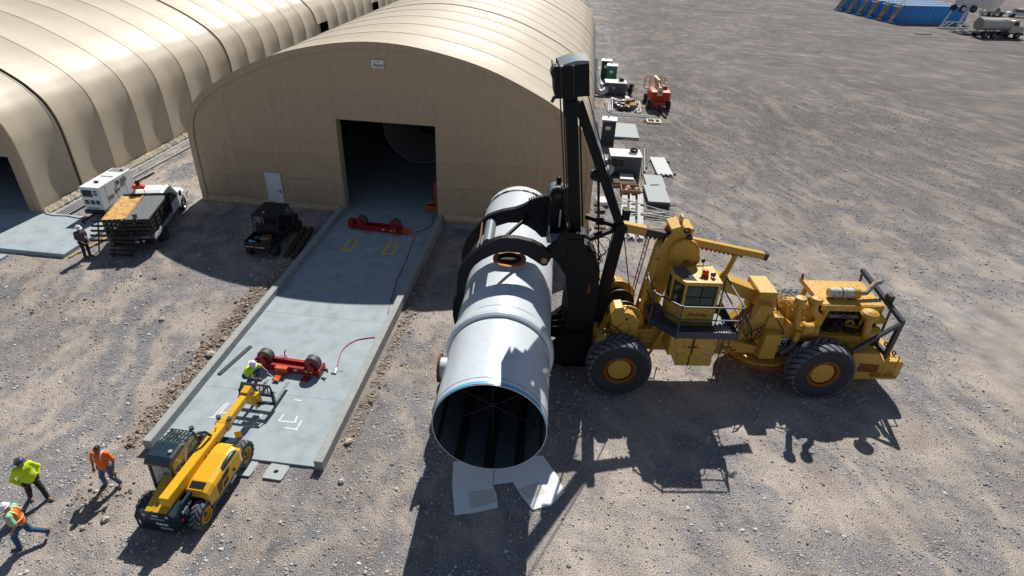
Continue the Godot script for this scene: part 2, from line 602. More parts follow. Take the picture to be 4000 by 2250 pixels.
# ---------------------------------------------------------------- ground
func lines(breaks: Array) -> PackedFloat32Array:
	# breaks: [from, step], ... , [end, 0]
	var r := PackedFloat32Array()
	for k in breaks.size() - 1:
		var a: float = breaks[k][0]
		var b: float = breaks[k + 1][0]
		var m := maxi(1, int(round((b - a) / breaks[k][1])))
		for i in m: r.append(a + (b - a) * i / m)
	r.append(breaks[-1][0])
	return r

func gravelly(x: float, z: float) -> float:
	# 0 fine tan dust, 1 bare grey gravel: wheel tracks dragged the dust into streaks
	var w1 := noise.get_noise_2d(x * 0.11 + 7.0, z * 0.11) * 3.0 + noise.get_noise_2d(x * 0.4, z * 0.4 + 31.0) * 0.5
	var a := noise.get_noise_2d((x + w1) * 0.75 + 30.0, (z + w1) * 0.16 + 3.0)
	var a2 := noise.get_noise_2d((x + w1 * 0.3) * 2.1 + 90.0, z * 0.35)
	var left := a * 0.95 + a2 * 0.3
	var u := x * 0.89 - z * 0.45
	var s := x * 0.45 + z * 0.89
	var b := noise.get_noise_2d((u + w1) * 0.6, s * 0.07) * 0.75 + noise.get_noise_2d((u + w1 * 0.4) * 1.7 + 50.0, s * 0.13) * 0.45
	var r := Vector2(x - 32.0, z + 38.0)
	var an := atan2(r.y, r.x)
	var c := noise.get_noise_2d((r.length() + w1) * 0.5 + 11.0, an * 3.0) * 0.7 + noise.get_noise_2d((r.length() + w1 * 0.5) * 1.5, an * 5.0 + 9.0) * 0.45
	var right := lerpf(c, b, smoothstep(-62.0, -38.0, z)) * lerpf(1.0, 0.4, smoothstep(-6.0, 8.0, z))
	var east := smoothstep(3.0, 9.0, x + 0.25 * (14.0 - z) * float(z < 14.0))
	var k := lerpf(left, right, east)
	var mask := clampf(0.5 + 0.35 * east * (1.0 - smoothstep(-14.0, 6.0, z)) + 1.3 * noise.get_noise_2d(x * 0.13 + 4.0, z * 0.13 + 77.0), 0.1, 1.0)
	var p := noise.get_noise_2d(x * 0.22 + 40.0, z * 0.22 + 8.0) * 0.8 + noise.get_noise_2d(x * 0.8, z * 0.8 + 60.0) * 0.45 + noise.get_noise_2d(x * 2.6 + 5.0, z * 2.6) * 0.3
	var bias := lerpf(0.5, lerpf(0.68, 0.42, smoothstep(-14.0, 6.0, z)), east)
	return smoothstep(0.08, 0.92, bias + k * 1.7 * mask + p * 0.75)

func berm(x: float, z: float) -> float:
	# dug soil heaped along both sides of the ramp
	var l := exp(-pow((x + 8.9 + 0.25 * noise.get_noise_2d(z * 0.7, 5.0)) / 0.42, 2.0)) * smoothstep(19.6, 17.5, z) * smoothstep(3.0, 7.0, z)
	var r := exp(-pow((x + 1.55) / 0.3, 2.0)) * smoothstep(19.0, 17.0, z) * smoothstep(2.0, 5.0, z) * 0.55
	return maxf(l, r) * (0.75 + 0.5 * noise.get_noise_2d(x * 0.9, z * 0.9))

func ground_y(x: float, z: float) -> float:
	return curve_ground(x, z) + berm(x, z) * 0.15

func build_ground() -> void:
	var xs := lines([[-700.0, 60.0], [-100.0, 10.0], [-40.0, 1.0], [-27.0, 0.2], [26.0, 0.35], [46.0, 1.0], [130.0, 12.0], [310.0, 80.0], [900.0, 0.0]])
	var zs := lines([[-1200.0, 90.0], [-300.0, 12.0], [-150.0, 1.0], [-64.0, 0.45], [-8.0, 0.25], [4.0, 0.17], [25.0, 1.0], [40.0, 10.0], [120.0, 0.0]])
	var nx := xs.size()
	var nz := zs.size()
	var v := PackedVector3Array()
	var c := PackedColorArray()
	v.resize(nx * nz)
	c.resize(nx * nz)
	var sand := Color(0.6, 0.535, 0.475)
	var grey := Color(0.31, 0.318, 0.34)
	var brown := Color(0.29, 0.225, 0.17)
	for j in nz:
		var z := zs[j]
		for i in nx:
			var x := xs[i]
			var g := gravelly(x, z)
			var bm := berm(x, z)
			var y := curve_ground(x, z) + bm * 0.15
			if x > -30.0 and x < 46.0 and z > -64.0 and z < 30.0:
				y += noise.get_noise_2d(x * 1.1, z * 1.1) * 0.02 + noise.get_noise_2d(x * 3.5, z * 3.5) * (0.008 + 0.05 * bm) - (1.0 - g) * 0.012
			v[j * nx + i] = Vector3(x, y, z)
			var out := smoothstep(6.0, 14.0, x) * (1.0 - smoothstep(-16.0, 4.0, z))
			var k := sand.lerp(Color(0.46, 0.405, 0.36), out).lerp(grey.lerp(Color(0.195, 0.2, 0.215), out), lerpf(g, 0.6, 0.4 * out) * 0.95)
			var tone := 1.0 + 0.22 * noise.get_noise_2d(x * 0.06 + 3.0, z * 0.06) + 0.2 * noise.get_noise_2d(x * 0.5 + 9.0, z * 0.5) + 0.22 * noise.get_noise_2d(x * 2.9 + 13.0, z * 2.9)
			k = k.lerp(brown, clampf(bm * 1.1, 0.0, 0.9)) * tone
			# reddish clods thrown up west of the ramp and a scraped strip behind the right yard
			var red := smoothstep(0.15, 0.5, noise.get_noise_2d(x * 0.25 + 70.0, z * 0.25 + 20.0))
			k = k.lerp(Color(0.36, 0.29, 0.25), red * 0.3)
			k.a = 1.0
			c[j * nx + i] = k
	var ix := PackedInt32Array()
	for j in nz - 1:
		for i in nx - 1:
			var a := j * nx + i
			ix.append_array([a, a + 1, a + nx + 1, a, a + nx + 1, a + nx])
	var nn := PackedVector3Array()
	nn.resize(v.size())
	for j in nz:
		for i in nx:
			var dx := v[j * nx + mini(i + 1, nx - 1)] - v[j * nx + maxi(i - 1, 0)]
			var dz := v[mini(j + 1, nz - 1) * nx + i] - v[maxi(j - 1, 0) * nx + i]
			nn[j * nx + i] = dz.cross(dx).normalized()
	var arr := []
	arr.resize(Mesh.ARRAY_MAX)
	arr[Mesh.ARRAY_VERTEX] = v
	arr[Mesh.ARRAY_NORMAL] = nn
	arr[Mesh.ARRAY_COLOR] = c
	arr[Mesh.ARRAY_INDEX] = ix
	var me := ArrayMesh.new()
	me.add_surface_from_arrays(Mesh.PRIMITIVE_TRIANGLES, arr)
	var o := MeshInstance3D.new()
	o.name = "ground"
	o.mesh = me
	o.material_override = M.ground
	o.set_meta("kind", "structure")
	add_child(o)
	scatter()
	tracks()

func free_ground(x: float, z: float) -> bool:
	if x > -8.45 and x < -1.85 and z > -0.2 and z < 19.0: return false
	if x > -17.1 and x < 6.9 and z < 0.15: return false
	if x < -24.2 and z < 4.2: return false
	if x > -24.0 and x < -19.6 and z > 4.0 and z < 8.2: return false
	return true

func stones(called: String, at: Array, label: String) -> void:
	var g := RandomNumberGenerator.new()
	g.seed = 99
	for k in 3:
		var mm := MultiMesh.new()
		mm.transform_format = MultiMesh.TRANSFORM_3D
		mm.use_colors = true
		mm.mesh = mb().rock(Vector3.ZERO, Vector3(1.0, 0.7, 0.85), g).mesh()
		var mine: Array = []
		for i in at.size():
			if i % 3 == k: mine.append(at[i])
		mm.instance_count = mine.size()
		for i in mine.size():
			mm.set_instance_transform(i, mine[i][0])
			mm.set_instance_color(i, mine[i][1])
		var o := MultiMeshInstance3D.new()
		o.name = numbered(called)
		o.multimesh = mm
		o.material_override = M.stone
		o.set_meta("kind", "stuff")
		o.set_meta("label", label)
		o.set_meta("category", "gravel")
		add_child(o)

func scatter() -> void:
	var g := RandomNumberGenerator.new()
	g.seed = 12
	var put: Array = []
	var tones := [Color(0.5, 0.49, 0.48), Color(0.34, 0.35, 0.37), Color(0.22, 0.225, 0.24), Color(0.42, 0.35, 0.29), Color(0.55, 0.54, 0.53), Color(0.3, 0.24, 0.2)]
	for zone in [[-26.0, 24.0, 4.0, 24.5, 150000], [-24.0, -17.0, -12.0, 4.0, 6000], [7.0, 42.0, -40.0, 4.0, 45000]]:
		for i in zone[4]:
			var x := g.randf_range(zone[0], zone[1])
			var z := g.randf_range(zone[2], zone[3])
			if not free_ground(x, z): continue
			var q := gravelly(x, z)
			var bm := berm(x, z)
			if g.randf() > 0.12 + 0.88 * q * q and bm < 0.3: continue
			var s: float = 0.015 * exp(absf(g.randfn(0.0, 0.55)))
			if bm > 0.3: s *= 1.5
			if zone[3] < 5.0: s *= 1.6
			s = minf(s, 0.075)
			var b := Basis.from_euler(Vector3(g.randf_range(-0.4, 0.4), g.randf() * TAU, g.randf_range(-0.4, 0.4))).scaled(Vector3(s * g.randf_range(0.8, 1.5), s * g.randf_range(0.6, 1.0), s * g.randf_range(0.8, 1.3)))
			var k: Color = tones[g.randi() % 6 if bm < 0.3 else 3 + 2 * (g.randi() % 2)] * g.randf_range(0.8, 1.2)
			k.a = 1.0
			put.append([Transform3D(b, Vector3(x, ground_y(x, z) + s * 0.12, z)), k])
	stones("gravel_stones", put, "loose grey and tan gravel scattered over the whole yard")
	# lumps of dug-up soil and rock along the ramp kerbs and between the two men and the ramp
	var lumps: Array = []
	for i in 1500:
		var z := g.randf_range(4.0, 19.0)
		var x := -8.85 + g.randfn(0.0, 0.33) if i % 4 else -1.55 + g.randfn(0.0, 0.25)
		if not free_ground(x, z): continue
		var s := 0.03 * exp(g.randfn(0.0, 0.55))
		s = minf(s, 0.13)
		var b := Basis.from_euler(Vector3(g.randf(), g.randf() * TAU, g.randf())).scaled(Vector3(s * 1.2, s * 0.9, s))
		var k := Color(0.3, 0.225, 0.165) * g.randf_range(0.6, 1.35)
		if g.randf() < 0.15: k = Color(0.45, 0.41, 0.36)
		k.a = 1.0
		lumps.append([Transform3D(b, Vector3(x, ground_y(x, z) + s * 0.3, z)), k])
	for i in 260:
		var c: Vector2 = [Vector2(-8.6, 21.3), Vector2(-8.3, 20.9), Vector2(-17.5, 12.0), Vector2(-15.2, 9.2)][i % 4]
		var x := c.x + g.randfn(0.0, 0.55)
		var z := c.y + g.randfn(0.0, 0.5)
		var s := minf(0.03 * exp(g.randfn(0.0, 0.5)), 0.09)
		var b := Basis.from_euler(Vector3(g.randf(), g.randf() * TAU, g.randf())).scaled(Vector3(s * 1.2, s * 0.9, s))
		var k := Color(0.3, 0.26, 0.22) * g.randf_range(0.7, 1.3)
		k.a = 1.0
		lumps.append([Transform3D(b, Vector3(x, ground_y(x, z) + s * 0.3, z)), k])
	stones("soil_lumps", lumps, "brown clods and broken rock heaped along the ramp kerbs")
	# the few rocks big enough to point at
	var big := [[Vector2(-8.62, 14.1), 0.2, "pale round rock lying against the left ramp kerb, largest of the rubble there"], [Vector2(-9.05, 14.95), 0.12, "small pale rock on the soil bank left of the crouching worker"], [Vector2(-7.7, 21.75), 0.13, "flat grey rock in the long shadow of the man in the orange shirt"], [Vector2(-12.0, 12.1), 0.13, "lone tan rock on the gravel left of the ramp"], [Vector2(-1.55, 17.6), 0.15, "brown rock beside the right ramp kerb near its lower end"], [Vector2(-1.2, 19.3), 0.12, "pale rock on the ground past the lower end of the right kerb"]]
	for r in big:
		var x: float = r[0].x
		var z: float = r[0].y
		var b := mb().rock(Vector3(x, ground_y(x, z) + r[1] * 0.35, z), Vector3(r[1] * 1.15, r[1] * 0.75, r[1]), g)
		b.tint = Color(0.42, 0.36, 0.3)
		b.c.resize(b.v.size())
		for i in b.v.size(): b.c[i] = Color(0.44, 0.38, 0.32)
		solo("rock", r[2], "rock", b, M.stone, "rocks around the ramp")

func tracks() -> void:
	# lug marks pressed into the dust: low ridges of soil
	var put: Array = []
	for t in [[Vector2(-1.3, 12.1), Vector2(1.2, 11.9), 0.62], [Vector2(-1.2, 13.3), Vector2(1.3, 13.0), 0.62], [Vector2(-0.9, 20.5), Vector2(0.3, 16.2), 0.55], [Vector2(0.3, 22.5), Vector2(1.2, 17.5), 0.55], [Vector2(9.5, 3.5), Vector2(13.5, 7.2), 0.6], [Vector2(21.0, -5.0), Vector2(25.5, -2.5), 0.65], [Vector2(24.5, -10.5), Vector2(28.0, -8.3), 0.65], [Vector2(18.5, 6.0), Vector2(24.0, 10.0), 0.6], [Vector2(-16.5, 9.5), Vector2(-13.2, 14.5), 0.35], [Vector2(7.8, 7.2), Vector2(12.5, 5.6), 0.6]]:
		var a: Vector2 = t[0]
		var b: Vector2 = t[1]
		var d := (b - a).normalized()
		var q := Vector2(-d.y, d.x)
		var m := int(a.distance_to(b) / 0.2)
		for i in m:
			for s in [-1.0, 1.0]:
				if noise.get_noise_2d(i * 3.1 + a.x, s * 7.0 + a.y) < 0.0: continue
				var p: Vector2 = a + d * (i * 0.2 + 0.1 * float(s > 0)) + q * s * t[2] * 0.27
				var dir: Vector2 = (q * s + d * 0.55).normalized()
				var bs := Basis(Vector3(dir.x, 0, dir.y), Vector3.UP, Vector3(dir.x, 0, dir.y).cross(Vector3.UP))
				put.append(Transform3D(bs.scaled_local(Vector3(t[2] * 0.42, 0.011, 0.03)), Vector3(p.x, ground_y(p.x, p.y) - 0.002, p.y)))
	var mm := MultiMesh.new()
	mm.transform_format = MultiMesh.TRANSFORM_3D
	mm.mesh = mb().loft([[Vector3(-0.5, -0.5, -1), Vector3(-0.5, 1, -0.2), Vector3(-0.5, 1, 0.2), Vector3(-0.5, -0.5, 1)], [Vector3(0.5, -0.5, -1), Vector3(0.5, 1, -0.2), Vector3(0.5, 1, 0.2), Vector3(0.5, -0.5, 1)]]).mesh()
	mm.instance_count = put.size()
	for i in put.size(): mm.set_instance_transform(i, put[i])
	var o := MultiMeshInstance3D.new()
	o.name = "tyre_tracks"
	o.multimesh = mm
	o.material_override = M.dust
	o.set_meta("kind", "stuff")
	o.set_meta("label", "tyre lug marks pressed into the dusty ground")
	o.set_meta("category", "tracks")
	add_child(o)

# ---------------------------------------------------------------- concrete ramp
func build_ramp() -> void:
	var r := Node3D.new()
	r.name = "ramp"
	r.set_meta("kind", "structure")
	add_child(r)
	var cuts := [-0.62, 5.0, 10.6, 15.7, 18.86]
	for k in 4:
		var z0: float = cuts[k] + 0.006
		var z1: float = cuts[k + 1] - 0.006
		var y0 := minf(ramp_y(z0), 0.45)
		part(r, "slab", mb().prism([Vector2(z0, y0), Vector2(z1, ramp_y(z1)), Vector2(z1, -0.25), Vector2(z0, -0.25)], Vector3(-8.015, 0, 0), Vector3(0, 0, 1), Vector3.UP, Vector3(5.76, 0, 0)), M.concrete)
	for s in [[-8.325, "kerb_wall"], [-2.25, "kerb_wall"]]:
		for k in 3:
			var z0: float = [0.0, 6.3, 12.6][k] + 0.004
			var z1: float = [6.3, 12.6, 18.92][k] - 0.004
			var ya := 0.76 - 0.34 * z0 / 18.9
			var yb := 0.76 - 0.34 * z1 / 18.9
			var b := mb()
			var w := 0.305
			var e := 0.02
			for zz in 1:
				var A := [Vector3(s[0], -0.25, z0), Vector3(s[0], ya - e, z0), Vector3(s[0] + e, ya, z0), Vector3(s[0] + w - e, ya, z0), Vector3(s[0] + w, ya - e, z0), Vector3(s[0] + w, -0.25, z0)]
				var B := [Vector3(s[0], -0.25, z1), Vector3(s[0], yb - e, z1), Vector3(s[0] + e, yb, z1), Vector3(s[0] + w - e, yb, z1), Vector3(s[0] + w, yb - e, z1), Vector3(s[0] + w, -0.25, z1)]
				b.loft([A, B])
			part(r, "kerb_wall", b, M.concrete_kerb)
	# painted marks on the slabs
	for q in [[-6.52, 4.6, -6.05, 3.32], [-4.26, 4.56, -3.77, 3.29]]:
		var b := mb()
		for e in [[q[0], q[1], q[2], q[1], 0.13], [q[0], q[3], q[2], q[3], 0.13], [q[0], q[1], q[0], q[3], 0.13], [q[2], q[1], q[2], q[3], 0.13]]:
			var a := rp(e[0], e[1], 0.004 if e[1] == e[3] else 0.003)
			var c := rp(e[2], e[3], 0.004 if e[1] == e[3] else 0.003)
			b.beam(a, c, e[4], 0.004)
		part(r, "yellow_marking", b, M.paint_yellow)
	var strokes := [
		[[-5.38, 4.2], [-4.74, 4.17]], [[-5.02, 4.16], [-5.0, 4.5]],
		[[-5.52, 17.5], [-4.85, 17.36]], [[-5.18, 17.4], [-5.12, 16.75]], [[-5.3, 16.76], [-4.95, 16.7]],
		[[-4.33, 16.7], [-4.37, 17.05]], [[-4.37, 17.05], [-3.76, 17.02]], [[-3.76, 17.02], [-3.82, 16.7]],
		[[-4.02, 17.33], [-3.55, 17.34]], [[-3.56, 17.4], [-3.57, 16.9]],
		[[-6.92, 17.25], [-6.45, 17.22]], [[-6.8, 17.25], [-6.68, 16.45]], [[-6.68, 17.22], [-6.58, 16.45]], [[-6.66, 16.98], [-6.36, 16.95]],
		[[-4.27, 15.91], [-3.98, 15.92]]]
	for s in strokes:
		part(r, "white_marking", mb().beam(rp(s[0][0], s[0][1], 0.004), rp(s[1][0], s[1][1], 0.004), 0.055, 0.004), M.paint_white)

# ---------------------------------------------------------------- fabric hangars
const SIDE := [Vector2(0, 0.4), Vector2(0, 1.6), Vector2(0.0, 2.8), Vector2(0.02, 4.0), Vector2(0.13, 5.0), Vector2(0.48, 5.95), Vector2(1.0, 6.58), Vector2(1.7, 7.17), Vector2(3.4, 8.15), Vector2(6.1, 9.29), Vector2(9.1, 10.0), Vector2(11.8, 10.24)]
const HALF := 11.8
var arch := PackedVector2Array()     # x from the centre, y; left foot to right foot
var arch_n := PackedVector2Array()

func make_arch() -> void:
	var half := PackedVector2Array()
	for k in SIDE.size() - 1:
		var p0: Vector2 = SIDE[maxi(k - 1, 0)]
		var p1: Vector2 = SIDE[k]
		var p2: Vector2 = SIDE[k + 1]
		var p3: Vector2 = SIDE[k + 2] if k + 2 < SIDE.size() else Vector2(2 * HALF - SIDE[k].x, SIDE[k].y)
		var m := 3 if k < 3 else 5
		for i in m: half.append(p1.cubic_interpolate(p2, p0, p3, float(i) / m))
	for p in half: arch.append(Vector2(p.x - HALF, p.y))
	arch.append(Vector2(0, 10.24))
	for i in range(half.size() - 1, -1, -1): arch.append(Vector2(HALF - half[i].x, half[i].y))
	for i in arch.size():
		var d := arch[mini(i + 1, arch.size() - 1)] - arch[maxi(i - 1, 0)]
		arch_n.append(Vector2(-d.y, d.x).normalized())

func arch_y(x: float) -> float:
	# height of the arch over x measured from the centre
	for i in arch.size() - 1:
		if x >= arch[i].x and x <= arch[i + 1].x and arch[i + 1].x > arch[i].x:
			if arch[i + 1].y > 4.0 or arch[i].y > 4.0:
				return lerpf(arch[i].y, arch[i + 1].y, (x - arch[i].x) / (arch[i + 1].x - arch[i].x))
	return 4.0

func bay(cx: float, z0: float, z1: float, sag: float, i0 := 0, i1 := -1) -> MB:
	# fabric stretched between two ribs: it is drawn in between them
	var b := mb()
	if i1 < 0: i1 = arch.size() - 1
	var m := 10
	var P := func(i: int, j: int) -> Vector3:
		var t := float(j) / m
		var foot := smoothstep(0.4, 2.2, arch[i].y)
		var d: float = -sag * (1.0 - pow(absf(2.0 * t - 1.0), 1.5)) * (0.6 + 0.4 * foot)
		d += 0.004 * noise.get_noise_3d(arch[i].x * 0.8 + cx, arch[i].y * 0.3, lerpf(z0, z1, t) * 1.4) * (1.0 + 2.0 * (1.0 - foot))
		var q := arch[i] + arch_n[i] * d
		return Vector3(cx + q.x, q.y, lerpf(z0, z1, t))
	var grid: Array = []
	for i in range(i0, i1 + 1):
		var row := PackedVector3Array()
		for j in m + 1: row.append(P.call(i, j))
		grid.append(row)
	var nr: Array = []
	for i in grid.size():
		var row := PackedVector3Array()
		for j in m + 1:
			var du: Vector3 = grid[mini(i + 1, grid.size() - 1)][j] - grid[maxi(i - 1, 0)][j]
			var dv: Vector3 = grid[i][mini(j + 1, m)] - grid[i][maxi(j - 1, 0)]
			var o := du.cross(dv).normalized()
			var an := arch_n[i0 + i]
			if o.dot(Vector3(an.x, an.y, 0)) < 0.0: o = -o
			row.append(o)
		nr.append(row)
	for i in grid.size() - 1:
		for j in m:
			b.tri(grid[i][j], grid[i + 1][j], grid[i + 1][j + 1], nr[i][j], nr[i + 1][j], nr[i + 1][j + 1])
			b.tri(grid[i][j], grid[i + 1][j + 1], grid[i][j + 1], nr[i][j], nr[i + 1][j + 1], nr[i][j + 1])
	return b

func rib(cx: float, z: float, off: float, w: float, hgt: float) -> MB:
	# a strip that follows the arch
	var b := mb()
	for i in arch.size() - 1:
		var p := arch[i] + arch_n[i] * off
		var q := arch[i + 1] + arch_n[i + 1] * off
		var p2 := arch[i] + arch_n[i] * (off - hgt)
		var q2 := arch[i + 1] + arch_n[i + 1] * (off - hgt)
		var o := Vector3(arch_n[i].x, arch_n[i].y, 0)
		b.quad(Vector3(cx + p.x, p.y, z - w), Vector3(cx + q.x, q.y, z - w), Vector3(cx + q.x, q.y, z + w), Vector3(cx + p.x, p.y, z + w), o)
		for s in [-1.0, 1.0]:
			b.quad(Vector3(cx + p.x, p.y, z + s * w), Vector3(cx + q.x, q.y, z + s * w), Vector3(cx + q2.x, q2.y, z + s * w), Vector3(cx + p2.x, p2.y, z + s * w), Vector3(0, 0, s))
	return b

func curtain(x0: float, x1: float, lo: Callable, hi: Callable, z: float, step: float, amp: float) -> MB:
	# end-wall fabric: a grid pulled tight over posts and girts, with creases
	var b := mb()
	var nx := maxi(2, int((x1 - x0) / step))
	var ny := maxi(2, int(8.0 / step))
	var W := func(x: float, y: float) -> float:
		var s := noise.get_noise_2d(x * 1.1, y * 0.22 + 9.0) * 0.6 + noise.get_noise_2d(x * 3.4 + 40.0, y * 0.4) * 0.25 + noise.get_noise_2d(x * 0.4, y * 0.9 + 30.0) * 0.35
		var post := 0.0
		for px in [-14.4, -11.6, -8.0, -2.2, 1.2, 3.6]: post += exp(-pow((x - px) / 0.12, 2.0))
		for py in [2.6, 4.1]: post += 0.7 * exp(-pow((y - py - 0.02 * x) / 0.07, 2.0))
		var low := 1.0 + 1.2 * smoothstep(3.0, 0.6, y)
		return z + amp * s * low + post * 0.05
	var P := func(i: int, j: int) -> Vector3:
		var x := lerpf(x0, x1, float(i) / nx)
		var y := lerpf(lo.call(x), hi.call(x), float(j) / ny)
		return Vector3(x, y, W.call(x, y))
	var N := func(p: Vector3) -> Vector3:
		var e := 0.06
		return Vector3((W.call(p.x - e, p.y) - W.call(p.x + e, p.y)), (W.call(p.x, p.y - e) - W.call(p.x, p.y + e)), 2.0 * e).normalized()
	var g: Array = []
	for i in nx + 1:
		var row: Array = []
		for j in ny + 1:
			var p: Vector3 = P.call(i, j)
			row.append([p, N.call(p)])
		g.append(row)
	for i in nx:
		for j in ny:
			var a: Array = g[i][j]; var c: Array = g[i + 1][j]; var d: Array = g[i + 1][j + 1]; var e: Array = g[i][j + 1]
			b.tri(a[0], c[0], d[0], a[1], c[1], d[1]); b.tri(a[0], d[0], e[0], a[1], d[1], e[1])
	return b

func skirt(a: Vector3, d: Vector3, out: Vector3) -> MB:
	# surplus fabric gathered at the foot of a wall
	var b := mb()
	var m := int(a.distance_to(d) / 0.12)
	var S := func(k: int, r: int) -> Vector3:
		var t := float(k) / m
		var w := noise.get_noise_2d(k * 0.35, a.x * 3.0 + a.z)
		var w2 := noise.get_noise_2d(k * 0.13 + 70.0, a.x + a.z)
		var o := 0.03 + 0.05 * absf(w)
		if r == 1: o = 0.1 + 0.09 * w + 0.05 * w2
		if r == 2: o = 0.2 + 0.12 * w + 0.08 * w2
		if r == 3: o = 0.16 + 0.1 * w
		return a.lerp(d, t) + out * o + Vector3.UP * ([0.42, 0.3, 0.12, -0.05][r] + 0.06 * w2)
	for k in m:
		for r in 3:
			var p: Vector3 = S.call(k, r); var q: Vector3 = S.call(k + 1, r); var s: Vector3 = S.call(k + 1, r + 1); var u: Vector3 = S.call(k, r + 1)
			b.flat4(p, q, s, u, a.lerp(d, float(k) / m) - out * 0.5)
	return b

func build_hangars() -> void:
	make_arch()
	# ---- the nearer hangar
	var cx := -5.2
	var h := thing("fabric_hangar", "large tan fabric hangar with open square doorway at the head of the ramp", "hangar", Vector3.ZERO)
	for k in 15:
		var z0 := -3.2 * k
		var g0 := 0.14 if k > 0 and k % 5 == 0 else 0.0
		var g1 := 0.14 if k % 5 == 4 else 0.0
		part(h, "roof_panel", bay(cx, z0 - g0, z0 - 3.2 + g1, 0.11), M.fabric)
	for k in 3: part(h, "roof_gap", rib(cx, -16.0 * (k + 1), -0.1, 0.3 if k < 2 else 0.05, 0.05), M.fabric_edge)
	for k in [5, 10]:
		for s in [-0.15, 0.15]: part(h, "seam_rope", rib(cx, -3.2 * k + s, 0.015, 0.022, 0.06), M.fabric)
	for k in range(1, 15):
		if k % 5: part(h, "rib_seam", rib(cx, -3.2 * k, 0.014, 0.035, 0.05), M.fabric)
	part(h, "front_rim", rib(cx, 0.0, 0.015, 0.03, 0.35), M.fabric_wall)
	var top := func(x: float) -> float: return arch_y(x - cx) - 0.04
	var foot := func(_x: float) -> float: return 0.44
	var head := func(_x: float) -> float: return 6.08
	var w := Node3D.new()
	w.name = "front_wall"
	h.add_child(w)
	part(w, "wall_fabric", curtain(-16.97, -7.95, foot, top, -0.03, 0.12, 0.045), M.fabric_wall)
	part(w, "wall_fabric", curtain(-2.28, 6.57, foot, top, -0.03, 0.12, 0.045), M.fabric_wall)
	part(w, "wall_fabric", curtain(-7.95, -2.28, head, top, -0.03, 0.14, 0.02), M.fabric_wall)
	part(w, "edge_welt", edge_welt(cx), M.fabric_edge)
	# doorway: returns of fabric over a frame
	part(w, "door_jamb", mb().span(Vector3(-8.02, 0.3, -0.62), Vector3(-7.93, 6.08, -0.02)), M.fabric_wall)
	part(w, "door_jamb", mb().span(Vector3(-2.3, 0.3, -0.62), Vector3(-2.21, 6.08, -0.02)), M.fabric_wall)
	part(w, "door_head", mb().span(Vector3(-7.93, 6.06, -0.62), Vector3(-2.3, 6.16, -0.02)), M.fabric_wall)
	part(w, "skirt", skirt(Vector3(-16.95, 0.4, -0.02), Vector3(-8.35, 0.4, -0.02), Vector3(0, 0, 1)), M.fabric_wall)
	part(w, "skirt", skirt(Vector3(-1.9, 0.46, -0.02), Vector3(6.55, 0.46, -0.02), Vector3(0, 0, 1)), M.fabric_wall)
	part(h, "back_wall", curtain(-16.97, 6.57, foot, top, -47.95, 0.5, 0.02), M.fabric_wall)
	part(h, "skirt", skirt(Vector3(-17.0, 0.4, -0.2), Vector3(-17.0, 0.4, -47.8), Vector3(-1, 0, 0)), M.fabric_wall)
	part(h, "skirt", skirt(Vector3(6.6, 0.4, -0.2), Vector3(6.6, 0.4, -47.8), Vector3(1, 0, 0)), M.fabric_wall)
	part(h, "foundation", mb().span(Vector3(-1.92, -0.2, -0.5), Vector3(6.62, 0.43, 0.07), 0.02), M.concrete_kerb)
	part(h, "foundation", mb().span(Vector3(6.3, -0.2, -47.9), Vector3(6.7, 0.42, -0.51), 0.02), M.concrete_kerb)
	part(h, "floor_slab", mb().span(Vector3(-16.9, -0.2, -47.9), Vector3(6.28, 0.445, -0.64)), M.concrete)
	# side door
	var d := Node3D.new()
	d.name = "side_door"
	h.add_child(d)
	part(d, "door_leaf", mb().box(Vector3(-12.215, 1.5, 0.035), Vector3(0.9, 2.04, 0.05), 0.01), M.white_paint)
	for s in [[-12.69, 1.5, 0.05, 2.12], [-11.74, 1.5, 0.05, 2.12], [-12.215, 2.55, 1.0, 0.05]]:
		part(d, "door_frame", mb().box(Vector3(s[0], s[1], 0.03), Vector3(s[2], s[3], 0.08)), M.white_dull)
	part(d, "lock_plate", mb().box(Vector3(-11.86, 1.42, 0.075), Vector3(0.06, 0.16, 0.03)), M.dark_grey)
	part(d, "handle", mb().beam(Vector3(-11.86, 1.46, 0.12), Vector3(-12.0, 1.46, 0.12), 0.025, 0.025), M.dark_grey)
	# maker's sign
	var sg := thing("wall_sign", "small white rectangular sign with arched logo high on the hangar front wall", "sign", Vector3(-5.27, 9.165, 0.05))
	part(sg, "board", mb().box(Vector3.ZERO, Vector3(0.66, 0.43, 0.025), 0.004), M.white_print)
	text(sg, "lettering", "BIGTOP", Vector3(0.06, -0.06, 0.017), Vector3.RIGHT, Vector3.UP, 0.105, M.black_print, "Droid Sans", true)
	text(sg, "lettering", "MANUFACTURING", Vector3(0.06, -0.135, 0.017), Vector3.RIGHT, Vector3.UP, 0.03, M.dark_print)
	part(sg, "arc", mb().torus(Vector3(-0.01, -0.1, 0.014), Vector3(0, 0, 1), 0.235, 0.012, 14, 5, PI * 0.32, PI * 1.02), M.dark_print)
	# pale shell stored inside, just caught by the daylight
	var sh := thing("shell_section", "pale curved steel shell section standing in the dark inside the hangar", "shell", Vector3(-5.6, 0.45, -9.0))
	part(sh, "wall", mb().lathe(Vector3(0, 2.6, 0), Vector3(0, 0, -1), [Vector2(2.6, 0), Vector2(2.6, 6.0)], 40).lathe(Vector3(0, 2.6, 0), Vector3(0, 0, -1), [Vector2(2.56, 6.0), Vector2(2.56, 0), Vector2(2.6, 0)], 40), M.white_dull)
	# ---- the farther hangar
	var c2 := -36.2
	var b2 := thing("fabric_hangar", "long tan fabric hangar with ribbed roof left of the ramp hangar", "hangar", Vector3.ZERO)
